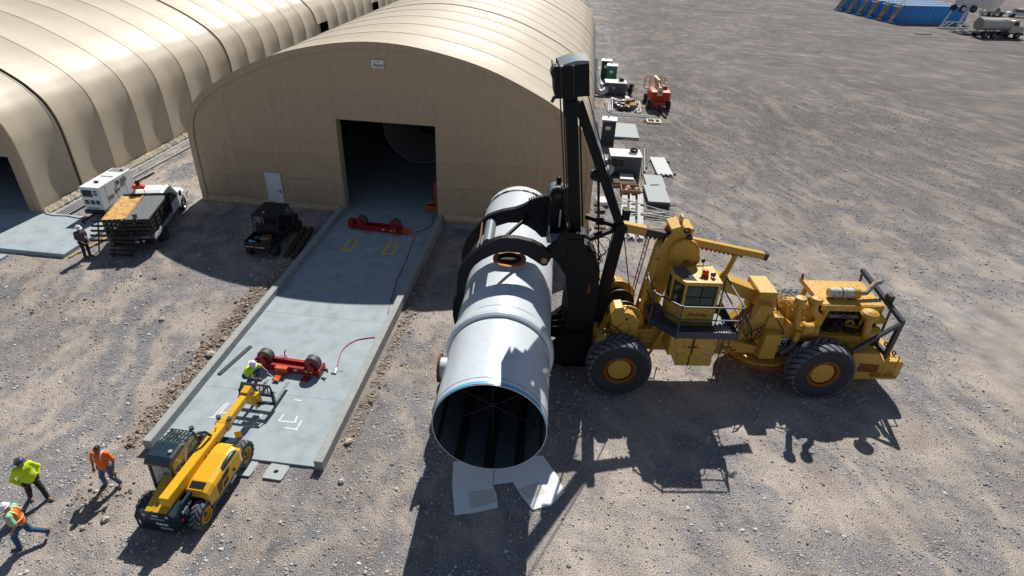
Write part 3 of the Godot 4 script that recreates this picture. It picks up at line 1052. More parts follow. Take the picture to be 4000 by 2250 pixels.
	for k in 30:
		var z0 := 3.85 - 3.2 * k
		var g0 := 0.15 if k > 0 and (k - 1) % 6 == 0 else 0.0
		var g1 := 0.15 if k % 6 == 0 else 0.0
		var last := arch.size() - 1
		if k == 13 or k == 19:
			# a bay whose side is rolled up as a loading opening
			part(b2, "roof_panel", bay(c2, z0 - g0, z0 - 3.2 + g1, 0.14, 0, last - 12), M.fabric)
			part(b2, "bay_curtain", mb().span(Vector3(-24.9, 0.4, z0 - 1.7), Vector3(-24.8, 4.6, z0 - 0.05)), M.fabric_edge)
		else:
			part(b2, "roof_panel", bay(c2, z0 - g0, z0 - 3.2 + g1, 0.14), M.fabric)
	for k in 5: part(b2, "roof_gap", rib(c2, 0.65 - 19.2 * k, -0.12, 0.34, 0.05), M.fabric_edge)
	for k in 5:
		for s in [-0.16, 0.16]: part(b2, "seam_rope", rib(c2, 0.65 - 19.2 * k + s, 0.018, 0.025, 0.06), M.fabric)
	for k in range(2, 30):
		if (k - 1) % 6 and k != 13 and k != 14 and k != 19 and k != 20: part(b2, "rib_seam", rib(c2, 3.85 - 3.2 * k, 0.016, 0.04, 0.06), M.fabric)
	part(b2, "front_rim", rib(c2, 3.85, 0.015, 0.03, 0.35), M.fabric_wall)
	var top2 := func(x: float) -> float: return arch_y(x - c2) - 0.04
	var head2 := func(_x: float) -> float: return 3.95
	part(b2, "front_wall", curtain(-25.25, -24.43, foot, top2, 3.8, 0.1, 0.015), M.fabric_wall)
	part(b2, "front_wall", curtain(-34.0, -25.25, head2, top2, 3.8, 0.2, 0.03), M.fabric_wall)
	part(b2, "front_wall", curtain(-47.97, -34.0, foot, top2, 3.8, 0.3, 0.03), M.fabric_wall)
	part(b2, "door_jamb", mb().span(Vector3(-25.28, 0.3, 3.0), Vector3(-25.18, 3.95, 3.78)), M.fabric_wall)
	part(b2, "door_jamb", mb().span(Vector3(-34.1, 0.3, 3.0), Vector3(-34.0, 3.95, 3.78)), M.fabric_wall)
	part(b2, "door_head", mb().span(Vector3(-34.0, 3.55, 3.0), Vector3(-25.28, 3.97, 3.2)), M.white_dull)
	part(b2, "back_wall", curtain(-47.97, -24.43, foot, top2, -92.1, 0.8, 0.02), M.fabric_wall)
	part(b2, "skirt", skirt(Vector3(-24.42, 0.4, 3.8), Vector3(-24.42, 0.4, -60.0), Vector3(1, 0, 0)), M.fabric)
	part(b2, "foundation", mb().span(Vector3(-24.6, -0.2, -92.0), Vector3(-24.02, 0.42, 3.6), 0.02), M.concrete_kerb)
	part(b2, "floor_slab", mb().span(Vector3(-47.9, -0.2, -92.0), Vector3(-24.62, 0.44, 3.75)), M.concrete)
	# loading pad in front of it
	for p in [["concrete_pad", Vector3(-29.0, -0.1, 3.77), Vector3(-19.85, 0.58, 8.0)], ["concrete_pad", Vector3(-29.0, -0.1, 8.35), Vector3(-22.6, 0.5, 12.0)]]:
		var o := MeshInstance3D.new()
		o.name = numbered(p[0])
		o.mesh = mb().span(p[1], p[2], 0.02).mesh()
		o.material_override = M.concrete
		o.set_meta("kind", "structure")
		add_child(o)

func edge_welt(cx: float) -> MB:
	# the laced seam that runs a hand's breadth inside the rim of the front wall
	var pts: Array = []
	for i in range(2, arch.size() - 2):
		var q := arch[i] - arch_n[i] * 0.3
		pts.append(Vector3(cx + q.x, q.y, 0.0))
	return mb().tube(pts, 0.012, 4)

# ---------------------------------------------------------------- steel vessel in the grapple
func build_vessel() -> void:
	var yaw := atan(0.046)
	# local z runs along the axis towards the open mouth
	var o := thing("steel_vessel", "huge white cylindrical steel vessel with open end, gripped by the yellow log stacker", "vessel", Vector3(3.67, 3.05, 19.15), yaw)
	var R := 1.75
	var L := 14.9
	var Z := Vector3(0, 0, 1)
	var sh := Node3D.new()
	sh.name = "shell"
	o.add_child(sh)
	part(sh, "plate", mb().lathe(Vector3.ZERO, Z, [Vector2(R, -3.32), Vector2(R, -0.3)], 72), M.vessel_white)
	part(sh, "plate", mb().lathe(Vector3.ZERO, Z, [Vector2(R, -9.4), Vector2(R, -4.05)], 72), M.vessel_white)
	part(sh, "plate", mb().lathe(Vector3.ZERO, Z, [Vector2(R, -L + 0.7), Vector2(R, -9.4)], 72), M.vessel_white)
	part(sh, "mouth_edge", mb().lathe(Vector3.ZERO, Z, [Vector2(R, -0.3), Vector2(R, -0.13)], 72).lathe(Vector3.ZERO, Z, [Vector2(R, -0.13), Vector2(R - 0.012, 0.0), Vector2(R - 0.035, 0.0)], 72), M.vessel_white)
	part(sh, "blue_tape", mb().lathe(Vector3.ZERO, Z, [Vector2(R + 0.003, -0.14), Vector2(R + 0.003, -0.02)], 72), M.tape_blue)
	for z in [-0.31, -3.3, -4.12, -9.4]:
		part(sh, "weld_bead", mb().torus(Vector3(0, 0, z), Z, R, 0.011, 72, 5), M.crane_grey)
	part(sh, "lining", mb().lathe(Vector3.ZERO, Z, [Vector2(R - 0.035, 0.0), Vector2(R - 0.035, -L + 0.5), Vector2(0, -L + 0.5)], 72), M.vessel_inside)
	# bare strips left along the inside
	for a in [-2.75, -2.15, -1.57, -0.98, -0.38]:
		var w := 0.17 if absf(a + 1.57) < 1.0 else 0.12
		part(sh, "bare_strip", mb().lathe(Vector3.ZERO, Z, [Vector2(R - 0.045, -0.02), Vector2(R - 0.045, -9.0)], 6, a - w * 0.6, a + w * 0.6), M.vessel_band)
	part(o, "stiffening_ring", mb().lathe(Vector3.ZERO, Z, [Vector2(R, -4.0), Vector2(R + 0.07, -3.98), Vector2(R + 0.12, -3.9), Vector2(R + 0.14, -3.78), Vector2(R + 0.14, -3.6), Vector2(R + 0.12, -3.48), Vector2(R + 0.07, -3.4), Vector2(R, -3.37)], 72), M.vessel_white)
	part(o, "end_band", mb().lathe(Vector3.ZERO, Z, [Vector2(R, -L + 0.75), Vector2(R + 0.02, -L + 0.74), Vector2(R + 0.02, -L + 0.6), Vector2(R, -L + 0.59)], 72), M.black)
	part(o, "end_rim", mb().lathe(Vector3.ZERO, Z, [Vector2(0, -L), Vector2(R - 0.1, -L), Vector2(R - 0.02, -L + 0.1), Vector2(R - 0.02, -L + 0.6)], 72), M.white_dull)
	for k in 22:
		var a := TAU * k / 22
		if k % 3 == 0: continue
		var dv := Vector3(cos(a), sin(a), 0)
		part(o, "end_clip", mb().box(dv * (R + 0.03) + Vector3(0, 0, -L + 0.67), Vector3(0.03, 0.3, 0.1), 0.0, Basis(dv, Vector3(-dv.y, dv.x, 0), Z)), M.black)
	# spider brace that keeps the mouth round
	var br := Node3D.new()
	br.name = "spider_brace"
	o.add_child(br)
	for k in 6:
		var a := PI / 2 + TAU * k / 6 + 0.02
		part(br, "arm", mb().cyl(Vector3(0, 0, -1.05), Vector3(cos(a) * (R - 0.05), sin(a) * (R - 0.05), -1.05), 0.025, -1, 6), M.black_matt)
	part(br, "hub", mb().cyl(Vector3(0, 0, -1.1), Vector3(0, 0, -1.0), 0.06), M.black_matt)
	# manway on top
	var mw := Node3D.new()
	mw.name = "manway"
	o.add_child(mw)
	var mz := -7.15
	part(mw, "neck", mb().lathe(Vector3(0, R - 0.15, mz), Vector3.UP, [Vector2(0.5, 0), Vector2(0.5, 0.27)], 36), M.vessel_white)
	part(mw, "flange", mb().lathe(Vector3(0, R + 0.1, mz), Vector3.UP, [Vector2(0.5, 0), Vector2(0.64, 0), Vector2(0.64, 0.06), Vector2(0.47, 0.06), Vector2(0.47, -0.05)], 36), M.flange_rust)
	part(mw, "bore", mb().lathe(Vector3(0, R + 0.1, mz), Vector3.UP, [Vector2(0.47, 0.05), Vector2(0.465, -0.085), Vector2(0, -0.085)], 36), M.black_matt)
	# side nozzle
	var nz := Node3D.new()
	nz.name = "nozzle"
	o.add_child(nz)
	var q := Vector3(-R + 0.12, -0.05, -2.72)
	part(nz, "neck", mb().lathe(q, Vector3.LEFT, [Vector2(0.36, 0), Vector2(0.36, 0.36)], 30), M.vessel_white)
	part(nz, "flange", mb().lathe(q, Vector3.LEFT, [Vector2(0.36, 0.3), Vector2(0.5, 0.3), Vector2(0.5, 0.37), Vector2(0.33, 0.37), Vector2(0.33, 0.1), Vector2(0, 0.1)], 30), M.rust)
	# white sheets spread under the mouth
	var s1 := thing("foam_sheet", "white padding sheet with a square dirty patch, left of two under the vessel mouth", "sheet", Vector3.ZERO, 0, "sheets under the vessel")
	sheet(s1, [Vector2(2.28, 17.9), Vector2(2.45, 18.9), Vector2(2.76, 20.03), Vector2(3.4, 19.83), Vector2(4.07, 19.54), Vector2(3.95, 19.05), Vector2(3.77, 18.66), Vector2(3.7, 17.6)], 0.02)
	part(s1, "dirty_patch", mb().prism([Vector2(3.0, 19.1), Vector2(3.25, 19.72), Vector2(4.0, 19.35), Vector2(3.82, 18.85)], Vector3(0, 0.056, 0), Vector3(1, 0, 0), Vector3(0, 0, 1), Vector3(0, 0.003, 0)), M.stain)
	var s2 := thing("foam_sheet", "white padding sheet reaching right towards the stacker's front wheel, under the vessel mouth", "sheet", Vector3.ZERO, 0, "sheets under the vessel")
	sheet(s2, [Vector2(3.72, 17.5), Vector2(3.79, 18.66), Vector2(4.42, 18.45), Vector2(4.75, 18.95), Vector2(5.18, 19.47), Vector2(5.75, 19.2), Vector2(6.16, 18.61), Vector2(5.9, 18.0), Vector2(5.33, 17.15)], 0.02)
	part(s2, "dirty_patch", mb().prism([Vector2(4.65, 18.75), Vector2(4.95, 19.1), Vector2(5.6, 18.75), Vector2(5.25, 18.35)], Vector3(0, 0.056, 0), Vector3(1, 0, 0), Vector3(0, 0, 1), Vector3(0, 0.003, 0)), M.stain)

func sheet(o: Node3D, poly: Array, y: float) -> void:
	part(o, "sheet", mb().prism(poly, Vector3(0, y, 0), Vector3(1, 0, 0), Vector3(0, 0, 1), Vector3(0, 0.035, 0)), M.foam)

# ---------------------------------------------------------------- big tyre: axle along local z
func big_wheel(parent: Node3D, at: Vector3, R: float, W: float, side: float, lugs: int, rim: Material) -> void:
	var w := Node3D.new()
	w.name = "wheel"
	parent.add_child(w, true)
	w.position = at
	var Z := Vector3(0, 0, 1)
	var h := W * 0.5
	part(w, "tyre", mb().lathe(Vector3.ZERO, Z, [Vector2(R * 0.49, -h * 0.8), Vector2(R * 0.66, -h * 0.97), Vector2(R * 0.8, -h), Vector2(R * 0.9, -h * 0.94), Vector2(R * 0.955, -h * 0.8), Vector2(R * 0.97, -h * 0.5), Vector2(R * 0.975, 0), Vector2(R * 0.97, h * 0.5), Vector2(R * 0.955, h * 0.8), Vector2(R * 0.9, h * 0.94), Vector2(R * 0.8, h), Vector2(R * 0.66, h * 0.97), Vector2(R * 0.49, h * 0.82)], 48), M.rubber)
	var b := mb()
	for k in lugs:
		for s in [-1.0, 1.0]:
			var a0: float = TAU * (k + (0.5 if s > 0 else 0.0)) / lugs
			# each bar bends from the shoulder to the middle of the tread
			var prev: Array = []
			for j in 4:
				var t := j / 3.0
				var a := a0 + t * 1.15 * TAU / lugs
				var dw: float = TAU / lugs * lerpf(0.38, 0.34, t)
				var z: float = s * h * lerpf(0.97, 0.06, t)
				var r1: float = R * lerpf(0.95, 1.0, minf(1.0, t * 2.2))
				var row: Array = []
				for q in [[-dw, R * 0.9], [-dw * 0.85, r1], [dw * 0.85, r1], [dw, R * 0.9]]:
					row.append(Vector3(cos(a + q[0]) * q[1], sin(a + q[0]) * q[1], z))
				prev.append(row)
			b.loft(prev)
	part(w, "tread", b, M.rubber_tread)
	var r := Node3D.new()
	r.name = "rim"
	w.add_child(r)
	var s := side
	part(r, "rim_ring", mb().lathe(Vector3.ZERO, Z * s, [Vector2(R * 0.3, h * 0.4), Vector2(R * 0.4, h * 0.45), Vector2(R * 0.41, h * 0.84), Vector2(R * 0.46, h * 0.9), Vector2(R * 0.5, h * 0.88), Vector2(R * 0.52, h * 0.7)], 36), rim)
	part(r, "rim_ring", mb().torus(Vector3(0, 0, s * h * 0.9), Z, R * 0.46, R * 0.02, 36, 6), rim)
	part(r, "hub_cover", mb().lathe(Vector3.ZERO, Z * s, [Vector2(R * 0.36, h * 0.3), Vector2(R * 0.36, h * 0.72), Vector2(R * 0.34, h * 0.76), Vector2(0, h * 0.78)], 36), rim if R < 1.0 else M.crane_yellow)
	if R > 1.0:
		for k in 16:
			var a := TAU * k / 16
			b = mb().cyl(Vector3(cos(a) * R * 0.4, sin(a) * R * 0.4, s * h * 0.45), Vector3(cos(a) * R * 0.4, sin(a) * R * 0.4, s * h * 0.53), 0.022, -1, 6)
			part(r, "bolt", b, M.rust)

func v3(p: Vector2, z: float) -> Vector3:
	return Vector3(p.x, p.y, z)

func plate(poly: Array, z0: float, z1: float) -> MB:
	return mb().prism(poly, Vector3(0, 0, z0), Vector3.RIGHT, Vector3.UP, Vector3(0, 0, z1 - z0))

func build_crane() -> void:
	var c := thing("log_stacker", "giant yellow wheeled log stacker with black mast and grapple holding the white vessel", "log stacker", Vector3(7.7, 0, 11.28), atan2(0.13, 0.9915))
	var Y := M.crane_yellow as StandardMaterial3D
	var B := M.crane_black as StandardMaterial3D
	for s in [1.0, -1.0]:
		big_wheel(c, Vector3(-0.02, 1.27, 1.88 * s), 1.28, 0.86, s, 26, M.rusty_rim)
		big_wheel(c, Vector3(8.03, 1.27, 1.84 * s), 1.28, 0.86, s, 26, M.rusty_rim)
	# ---- front frame
	part(c, "front_frame", mb().span(Vector3(-0.95, 0.95, -1.3), Vector3(0.75, 2.05, 1.3), 0.05), Y)
	part(c, "front_axle", mb().cyl(Vector3(0, 1.27, -1.7), Vector3(0, 1.27, 1.7), 0.42, -1, 20), Y)
	part(c, "side_frame", plate([Vector2(0.2, 1.5), Vector2(5.6, 1.42), Vector2(5.7, 1.75), Vector2(3.7, 2.2), Vector2(1.2, 2.5), Vector2(0.4, 2.4)], 0.75, 1.12), Y)
	part(c, "side_frame", plate([Vector2(0.2, 1.5), Vector2(5.6, 1.42), Vector2(5.7, 1.75), Vector2(3.7, 2.2), Vector2(1.2, 2.5), Vector2(0.4, 2.4)], -0.1, 0.25), Y)
	part(c, "belly_plate", mb().span(Vector3(0.8, 1.55, 0.25), Vector3(5.4, 1.65, 0.75)), Y)
	for k in 3: part(c, "frame_hatch", mb().span(Vector3(0.85, 1.56 + 0.27 * k, 1.12), Vector3(1.4, 1.79 + 0.27 * k, 1.16), 0.01), Y)
	part(c, "step_bar", mb().tube([Vector3(0.9, 1.2, 1.95), Vector3(0.92, 0.72, 2.0), Vector3(1.45, 0.72, 2.0), Vector3(1.5, 1.25, 1.95)], 0.025), M.black)
	part(c, "fender_deck", mb().span(Vector3(-0.95, 2.05, 1.0), Vector3(-0.4, 2.4, 1.7), 0.03), Y)
	part(c, "fender_deck", mb().span(Vector3(-0.95, 2.05, -1.7), Vector3(-0.4, 2.4, -1.0), 0.03), Y)
	part(c, "hydraulic_hoses", hoses([Vector3(-0.7, 2.42, 1.5), Vector3(-0.3, 2.75, 1.55), Vector3(-0.1, 2.3, 1.2)], 4, 0.02), M.black)
	# ---- winches, one each side
	for s in [1.0, -1.0]:
		var w := Node3D.new()
		w.name = "winch"
		c.add_child(w, true)
		part(w, "gear_case", plate([Vector2(-0.42, 1.95), Vector2(0.64, 1.95), Vector2(0.64, 3.0), Vector2(0.4, 3.3), Vector2(0.1, 3.42), Vector2(-0.2, 3.35), Vector2(-0.42, 3.05)], s * 1.0, s * 1.4), Y)
		part(w, "case_rim", mb().torus(Vector3(0.1, 2.7, s * 1.4), Vector3(0, 0, s), 0.24, 0.016, 24, 6), M.rusty_rim)
		part(w, "case_hole", mb().cyl(Vector3(0.15, 3.12, s * 1.39), Vector3(0.15, 3.12, s * 1.41), 0.06), M.black)
		part(w, "motor_housing", plate([Vector2(-0.45, 3.06), Vector2(-0.12, 3.3), Vector2(0.02, 3.5), Vector2(-0.08, 3.66), Vector2(-0.35, 3.62), Vector2(-0.52, 3.35)], s * 0.85, s * 1.42), Y)
		part(w, "drum_flange", mb().cyl(Vector3(0.2, 2.7, s * 0.9), Vector3(0.2, 2.7, s * 0.96), 0.74, -1, 28), Y)
		part(w, "drum_flange", mb().cyl(Vector3(0.2, 2.7, s * 0.4), Vector3(0.2, 2.7, s * 0.46), 0.62, -1, 28), M.grease)
		part(w, "drum", mb().cyl(Vector3(0.2, 2.7, s * 0.46), Vector3(0.2, 2.7, s * 0.9), 0.45, -1, 24), M.grease)
	# ---- rack tower
	var tw := Node3D.new()
	tw.name = "rack_tower"
	c.add_child(tw)
	var tp := [Vector2(0.82, 1.9), Vector2(1.0, 3.6), Vector2(1.22, 5.5), Vector2(1.38, 6.05), Vector2(1.62, 6.42), Vector2(2.3, 6.4), Vector2(2.42, 6.0), Vector2(2.55, 5.6), Vector2(2.3, 5.1), Vector2(2.02, 4.85), Vector2(1.84, 4.4), Vector2(1.66, 3.6), Vector2(1.42, 2.3), Vector2(1.35, 1.9)]
	part(tw, "side_plate", plate(tp, 0.3, 0.42), Y)
	part(tw, "side_plate", plate(tp, -0.42, -0.3), Y)
	part(tw, "web", plate([Vector2(0.86, 1.9), Vector2(1.04, 3.6), Vector2(1.26, 5.5), Vector2(1.42, 5.7), Vector2(1.55, 3.6), Vector2(1.28, 1.9)], -0.3, 0.3), Y)
	part(tw, "head_cap", mb().box(Vector3(1.72, 6.5, 0), Vector3(0.42, 0.2, 0.95), 0.03, Basis(Vector3(0, 0, 1), 0.35)), Y)
	part(tw, "head_cap", mb().box(Vector3(2.16, 6.5, 0), Vector3(0.4, 0.16, 0.9), 0.03, Basis(Vector3(0, 0, 1), -0.15)), Y)
	part(tw, "fin", mb().box(Vector3(1.92, 6.72, 0.05), Vector3(0.06, 0.42, 0.3)), Y)
	part(tw, "lifting_eye", mb().torus(Vector3(2.08, 6.5, 0.46), Vector3(0, 0, 1), 0.1, 0.03, 16, 6), M.grease)
	part(tw, "pin", mb().cyl(Vector3(2.22, 6.24, 0.4), Vector3(2.22, 6.24, 0.56), 0.1), M.grease)
	part(tw, "gear_cover", mb().cyl(Vector3(2.12, 5.62, 0.42), Vector3(2.12, 5.62, 0.6), 0.56, -1, 32), M.crane_yellow)
	for k in 20: part(tw, "cover_bolt", mb().cyl(Vector3(2.12 + cos(TAU * k / 20) * 0.5, 5.62 + sin(TAU * k / 20) * 0.5, 0.6), Vector3(2.12 + cos(TAU * k / 20) * 0.5, 5.62 + sin(TAU * k / 20) * 0.5, 0.625), 0.018, -1, 6), M.grease)
	part(tw, "pinion_cover", mb().cyl(Vector3(2.45, 5.3, 0.25), Vector3(2.45, 5.3, 0.45), 0.36, -1, 24), Y)
	part(tw, "drive_motor", mb().cyl(Vector3(2.25, 5.2, 0.55), Vector3(2.25, 5.2, 0.78), 0.15, -1, 16), M.rusty_rim)
	part(tw, "tilt_cylinder", mb().cyl(Vector3(0.72, 2.0, 0.62), Vector3(0.98, 4.2, 0.62), 0.12, -1, 14).cyl(Vector3(0.98, 4.2, 0.62), Vector3(1.12, 5.35, 0.62), 0.09, -1, 12), Y)
	for a in [2.4, 3.3, 4.3]: part(tw, "cylinder_clamp", mb().box(Vector3(0.85 + (a - 2.4) * 0.12, a, 0.5), Vector3(0.35, 0.14, 0.36)), Y)
	# ladder on the far side of the tower
	for s in [-0.62, -0.98]: part(tw, "ladder_rail", mb().tube([Vector3(0.72, 2.2, s), Vector3(1.05, 5.6, s)], 0.022), M.rust)
	for k in 11: part(tw, "ladder_rung", mb().cyl(Vector3(0.74 + 0.03 * k, 2.45 + 0.3 * k, -0.62), Vector3(0.74 + 0.03 * k, 2.45 + 0.3 * k, -0.98), 0.018, -1, 6), M.rust)
	# ---- toothed rack that pushes the mast
	var rk := Node3D.new()
	rk.name = "rack"
	c.add_child(rk)
	var ra := Vector3(-0.3, 6.4, 0)
	var rb := Vector3(5.42, 5.3, 0)
	var rd := (rb - ra).normalized()
	var ru := Vector3(0, 0, 1).cross(rd)
	part(rk, "bar", mb().beam(ra, ra + rd * 1.0, 0.3, 0.34, ru, 0.02), Y)
	part(rk, "bar", mb().beam(ra + rd * 1.0, ra + rd * 2.4, 0.26, 0.26, ru, 0.02), M.grease)
	part(rk, "bar", mb().beam(ra + rd * 2.4, rb, 0.26, 0.26, ru, 0.02), Y)
	part(rk, "end_block", mb().beam(rb - rd * 0.02, rb + rd * 0.14, 0.28, 0.28, ru), M.grease)
	for k in 22:
		var p := ra + rd * (1.05 + 0.178 * k + (0.15 if k > 7 else 0.0)) - ru * 0.13
		part(rk, "tooth", mb().prism([Vector2(-0.075, 0), Vector2(0.075, 0), Vector2(0.022, -0.11), Vector2(-0.022, -0.11)], p - Vector3(0, 0, 0.11), rd, ru, Vector3(0, 0, 0.22)), M.grease if k < 8 else M.rusty_rim)
	# ---- operator cab on its platform
	build_cab(c)
	# ---- electrical cabinet below the platform
	var cb := Node3D.new()
	cb.name = "cabinet"
	c.add_child(cb)
	part(cb, "body", mb().span(Vector3(1.78, 1.88, 1.16), Vector3(3.62, 3.2, 1.97), 0.02), M.crane_yellow_clean)
	part(cb, "door", mb().span(Vector3(1.82, 1.93, 1.97), Vector3(2.66, 3.08, 2.0), 0.01), M.crane_yellow_clean)
	part(cb, "door", mb().span(Vector3(2.74, 1.93, 1.97), Vector3(3.58, 3.08, 2.0), 0.01), M.crane_yellow_clean)
	part(cb, "latch", mb().span(Vector3(2.5, 2.28, 2.0), Vector3(2.9, 2.33, 2.03)), M.grease)
	part(cb, "hinge_bar", mb().span(Vector3(2.68, 1.95, 1.98), Vector3(2.72, 3.06, 2.02)), M.grease)
	text(cb, "number", "BY9S39", Vector3(3.37, 2.0, 2.005), Vector3.RIGHT, Vector3.UP, 0.1, M.pink_print)
	part(c, "battery_box", mb().span(Vector3(2.2, 1.32, 1.2), Vector3(3.6, 1.87, 1.92), 0.02), M.crane_yellow_clean)
	part(c, "battery_box_lid", mb().span(Vector3(2.68, 1.33, 1.92), Vector3(2.72, 1.86, 1.94)), M.grease)
	part(c, "cabinet_brace", mb().beam(Vector3(1.3, 1.4, 1.3), Vector3(1.72, 2.9, 1.5), 0.14, 0.1), Y)
	# rope ladder
	var ld := Node3D.new()
	ld.name = "rope_ladder"
	c.add_child(ld)
	for s in [3.76, 3.98]: part(ld, "rope", mb().tube([Vector3(s + 0.06, 3.15, 2.05), Vector3(s, 2.2, 2.1), Vector3(s - 0.05, 1.4, 2.08), Vector3(s - 0.02, 0.62, 2.1)], 0.022), M.grease)
	for k in 8: part(ld, "rung", mb().cyl(Vector3(3.74, 0.75 + 0.29 * k, 2.09), Vector3(4.0, 0.75 + 0.29 * k, 2.09), 0.025, -1, 6), M.rusty_rim)
	part(ld, "stand_off", mb().span(Vector3(3.6, 2.05, 1.2), Vector3(4.05, 2.11, 2.06)), Y)
	# ---- boom to the rear, post and yoke
	part(c, "boom_beam", mb().beam(Vector3(2.6, 4.55, -0.15), Vector3(5.65, 3.45, -0.15), 0.62, 0.52, Vector3.UP, 0.03), Y)
	part(c, "boom_post", mb().cyl(Vector3(3.95, 3.9, 0.05), Vector3(4.32, 5.35, 0.05), 0.1, -1, 14), Y)
	part(c, "post_gusset", plate([Vector2(3.7, 4.15), Vector2(4.1, 4.75), Vector2(4.12, 4.1)], 0.02, 0.08), Y)
	part(c, "yoke_block", mb().span(Vector3(5.42, 3.25, -0.75), Vector3(6.15, 3.98, 0.6), 0.03), Y)
	part(c, "yoke_pin", mb().cyl(Vector3(5.5, 3.3, 0.4), Vector3(5.5, 3.3, 0.72), 0.09), M.grease)
	for s in [0.5, -0.3]: part(c, "yoke_leg", plate([Vector2(5.45, 3.6), Vector2(6.0, 3.5), Vector2(6.02, 2.9), Vector2(5.05, 1.75), Vector2(4.85, 1.45), Vector2(4.3, 1.48), Vector2(4.55, 2.0), Vector2(5.3, 3.0)], s, s + 0.4), Y)
	part(c, "hose_bundle", hoses([Vector3(4.7, 3.1, 1.2), Vector3(5.2, 2.2, 1.3), Vector3(5.7, 2.5, 1.0)], 5, 0.018), M.black)
	text(c, "lettering", "LETRO-STACKER", Vector3(4.2, 1.7, 1.13), Vector3(0.998, -0.06, 0), Vector3.UP, 0.09, M.black_print, "Droid Sans", true)
	part(c, "red_reflector", mb().span(Vector3(4.6, 1.5, 1.12), Vector3(4.85, 1.58, 1.135)), M.red)
	# ---- slewing gear between the frames
	var sg := Node3D.new()
	sg.name = "steering_gear"
	c.add_child(sg)
	part(sg, "disc", mb().cyl(Vector3(6.15, 0.95, 0), Vector3(6.15, 1.12, 0), 1.5, -1, 48), M.crane_yellow_clean)
	var teeth := mb()
	for k in 78:
		var a := TAU * k / 78
		var d := Vector3(cos(a), 0, sin(a))
		teeth.box(Vector3(6.15, 0.98, 0) + d * 1.53, Vector3(0.12, 0.16, 0.06), 0.0, Basis(d, Vector3.UP, d.cross(Vector3.UP)))
	part(sg, "gear_teeth", teeth, M.rusty_rim).set_meta("kind", "stuff")
	build_crane_rear(c)
	build_mast(c)

func hoses(pts: Array, count: int, r: float) -> MB:
	var b := mb()
	var g := RandomNumberGenerator.new()
	g.seed = int(pts[0].x * 100.0) + 5
	for k in count:
		var cv := Curve3D.new()
		for i in pts.size():
			var p: Vector3 = pts[i] + Vector3(g.randfn(0, 0.09), g.randfn(0, 0.09), g.randfn(0, 0.07))
			var t := Vector3(g.randfn(0, 0.25), g.randfn(0, 0.25), g.randfn(0, 0.15))
			cv.add_point(p, -t, t)
		cv.bake_interval = 0.12
		b.tube(Array(cv.get_baked_points()), r, 5)
	return b

